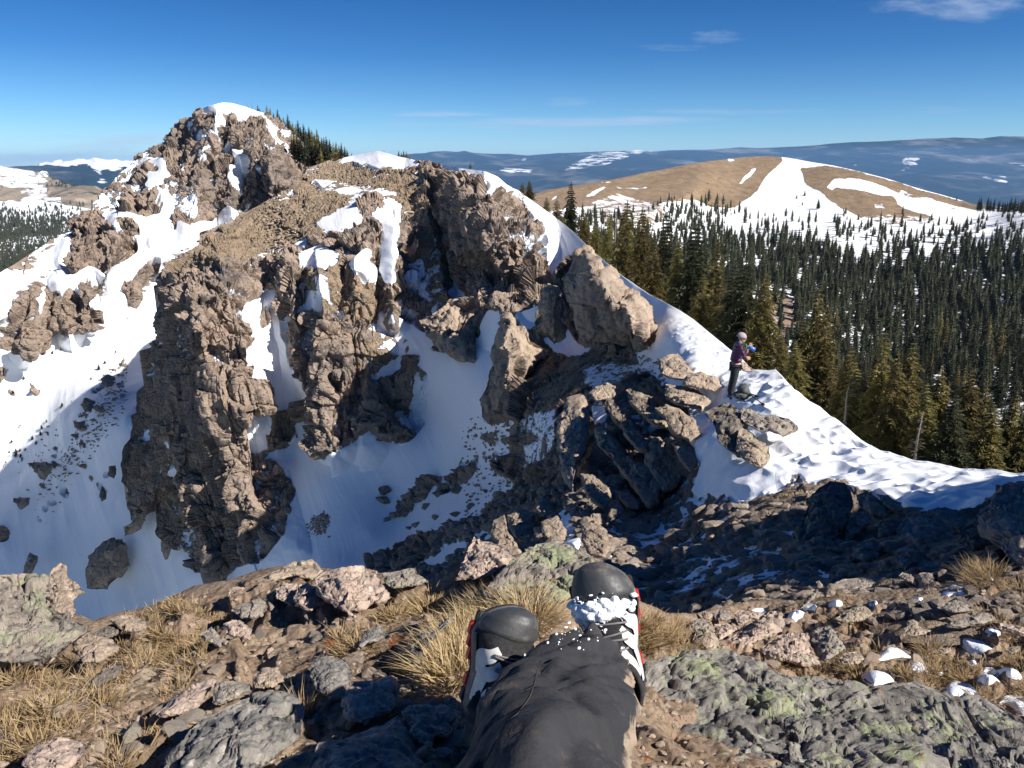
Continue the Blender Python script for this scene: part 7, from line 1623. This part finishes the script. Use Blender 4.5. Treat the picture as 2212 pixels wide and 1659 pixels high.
# ---------------------------------------------------------------- world, sun, camera
EXPO=0.75
def make_world():
    w=bpy.data.worlds.new('World');S.world=w;w.use_nodes=True;t=w.node_tree;t.nodes.clear()
    out=t.nodes.new('ShaderNodeOutputWorld');bg=t.nodes.new('ShaderNodeBackground')
    sky=t.nodes.new('ShaderNodeTexSky');sky.sky_type='NISHITA';sky.sun_disc=False
    sky.sun_elevation=SUN_EL
    # blender sky: rotation 0 puts the sun at +Y, positive turns clockwise from above
    sky.sun_rotation=math.atan2(TOSUN.x,TOSUN.y)
    sky.altitude=SKY_ALT;sky.air_density=1.0;sky.dust_density=SKY_DUST;sky.ozone_density=SKY_OZ
    # thin cirrus high in the sky, laid out by direction
    tc=t.nodes.new('ShaderNodeTexCoord')
    sep=t.nodes.new('ShaderNodeSeparateXYZ');t.links.new(tc.outputs['Generated'],sep.inputs[0])
    def M(op,a,b=0.,clamp=False):
        m=t.nodes.new('ShaderNodeMath');m.operation=op;m.use_clamp=clamp
        for i,q in ((0,a),(1,b)):
            if isinstance(q,(int,float)): m.inputs[i].default_value=q
            else: t.links.new(q,m.inputs[i])
        return m.outputs[0]
    x,y,z=sep.outputs
    az=M('DIVIDE',x,M('MAXIMUM',y,.05));el=M('DIVIDE',z,M('MAXIMUM',y,.05))
    def noise(sx,sz,det,seed):
        c=t.nodes.new('ShaderNodeCombineXYZ');t.links.new(M('MULTIPLY',az,sx),c.inputs[0]);t.links.new(M('MULTIPLY',el,sz),c.inputs[1]);c.inputs[2].default_value=seed
        n=t.nodes.new('ShaderNodeTexNoise');n.inputs['Scale'].default_value=1;n.inputs['Detail'].default_value=det;n.inputs['Roughness'].default_value=.6
        t.links.new(c.outputs[0],n.inputs['Vector']);return n.outputs['Fac']
    def rng(v,a,b):
        m=t.nodes.new('ShaderNodeMapRange');m.interpolation_type='SMOOTHSTEP';t.links.new(v,m.inputs[0]);m.inputs[1].default_value=a;m.inputs[2].default_value=b;return m.outputs[0]
    tot=None
    # (u, v, half width, half height, strength, tilt)
    for i,(cu,cv,wu,wv,st,tl) in enumerate(CLOUDS):
        xx,zz=ray(cu,cv);xe,_=ray(cu+wu,cv);_,ze=ray(cu,cv-wv)
        dx=M('SUBTRACT',az,float(xx));dz=M('SUBTRACT',M('SUBTRACT',el,float(zz)),M('MULTIPLY',dx,tl))
        q=M('ADD',M('POWER',M('ABSOLUTE',M('DIVIDE',dx,float(xe-xx))),2.0),M('POWER',M('ABSOLUTE',M('DIVIDE',dz,float(ze-zz))),2.0))
        q=M('ADD',q,M('MULTIPLY',M('SUBTRACT',noise(6/max(.05,float(xe-xx))/6*2.2,1.5/max(.004,float(ze-zz)),6,i*3.1),.5),3.0))
        f=M('MULTIPLY',rng(q,1.0,-.8),st)
        tot=f if tot is None else M('MAXIMUM',tot,f)
    mx=t.nodes.new('ShaderNodeMix');mx.data_type='RGBA';t.links.new(tot,mx.inputs[0])
    hs=t.nodes.new('ShaderNodeHueSaturation');hs.inputs['Saturation'].default_value=SKY_SAT;hs.inputs['Value'].default_value=1.0
    t.links.new(sky.outputs[0],hs.inputs['Color'])
    rp=t.nodes.new('ShaderNodeValToRGB');e=rp.color_ramp.elements
    e[0].position=0.0;e[0].color=(.80,.93,1.02,1);e[1].position=1.0;e[1].color=(.09,.32,.56,1)
    for po,c in ((.05,(.55,.78,.94)),(.12,(.26,.53,.77)),(.24,(.085,.35,.60))):
        q=e.new(po);q.color=c+(1,)
    t.links.new(z,rp.inputs[0])
    ml=t.nodes.new('ShaderNodeMix');ml.data_type='RGBA';ml.blend_type='MULTIPLY';ml.inputs[0].default_value=1
    t.links.new(hs.outputs[0],ml.inputs[6]);t.links.new(rp.outputs[0],ml.inputs[7])
    t.links.new(ml.outputs[2],mx.inputs[6]);mx.inputs[7].default_value=CLOUD_COL
    t.links.new(mx.outputs[2],bg.inputs[0]);bg.inputs[1].default_value=SKY_STR
    t.links.new(bg.outputs[0],out.inputs[0])
CLOUDS=[(2080,12,210,38,.5,.0),(1545,80,70,17,.28,.0),(1250,264,420,16,.6,.01),(950,246,130,9,.55,.0),(1100,262,70,12,.4,0),(1230,220,60,14,.25,0),(1560,242,240,8,.3,0),(210,318,260,22,.65,.12),(60,345,200,16,.6,.05),(200,296,160,12,.22,.02),(2030,238,90,10,.2,0),(1455,103,90,10,.15,0)]
CLOUD_COL=(4.6,5.4,6.8,1)
SKY_STR=.075;SKY_ALT=3000;SKY_DUST=0.0;SKY_OZ=3.0;SKY_SAT=1.15
make_world()
sl=bpy.data.lights.new('sun','SUN');sl.energy=5.0;sl.angle=R(.55);sl.color=(1,.945,.87)
so=bpy.data.objects.new('sun',sl);COL.objects.link(so);so.rotation_euler=(-TOSUN).to_track_quat('-Z','Y').to_euler();so.location=(30,-30,40)
cam=bpy.data.cameras.new('camera');co=bpy.data.objects.new('camera',cam);COL.objects.link(co)
cam.sensor_width=36;cam.lens=36*FD/2212;cam.clip_start=.05;cam.clip_end=80000
co.rotation_euler=(R(90)-PITCH,0,0)
S.camera=co
S.render.resolution_x=1024;S.render.resolution_y=768
S.view_settings.view_transform='Standard';S.view_settings.look='None';S.view_settings.exposure=EXPO;S.view_settings.gamma=1
S.render.engine='CYCLES'
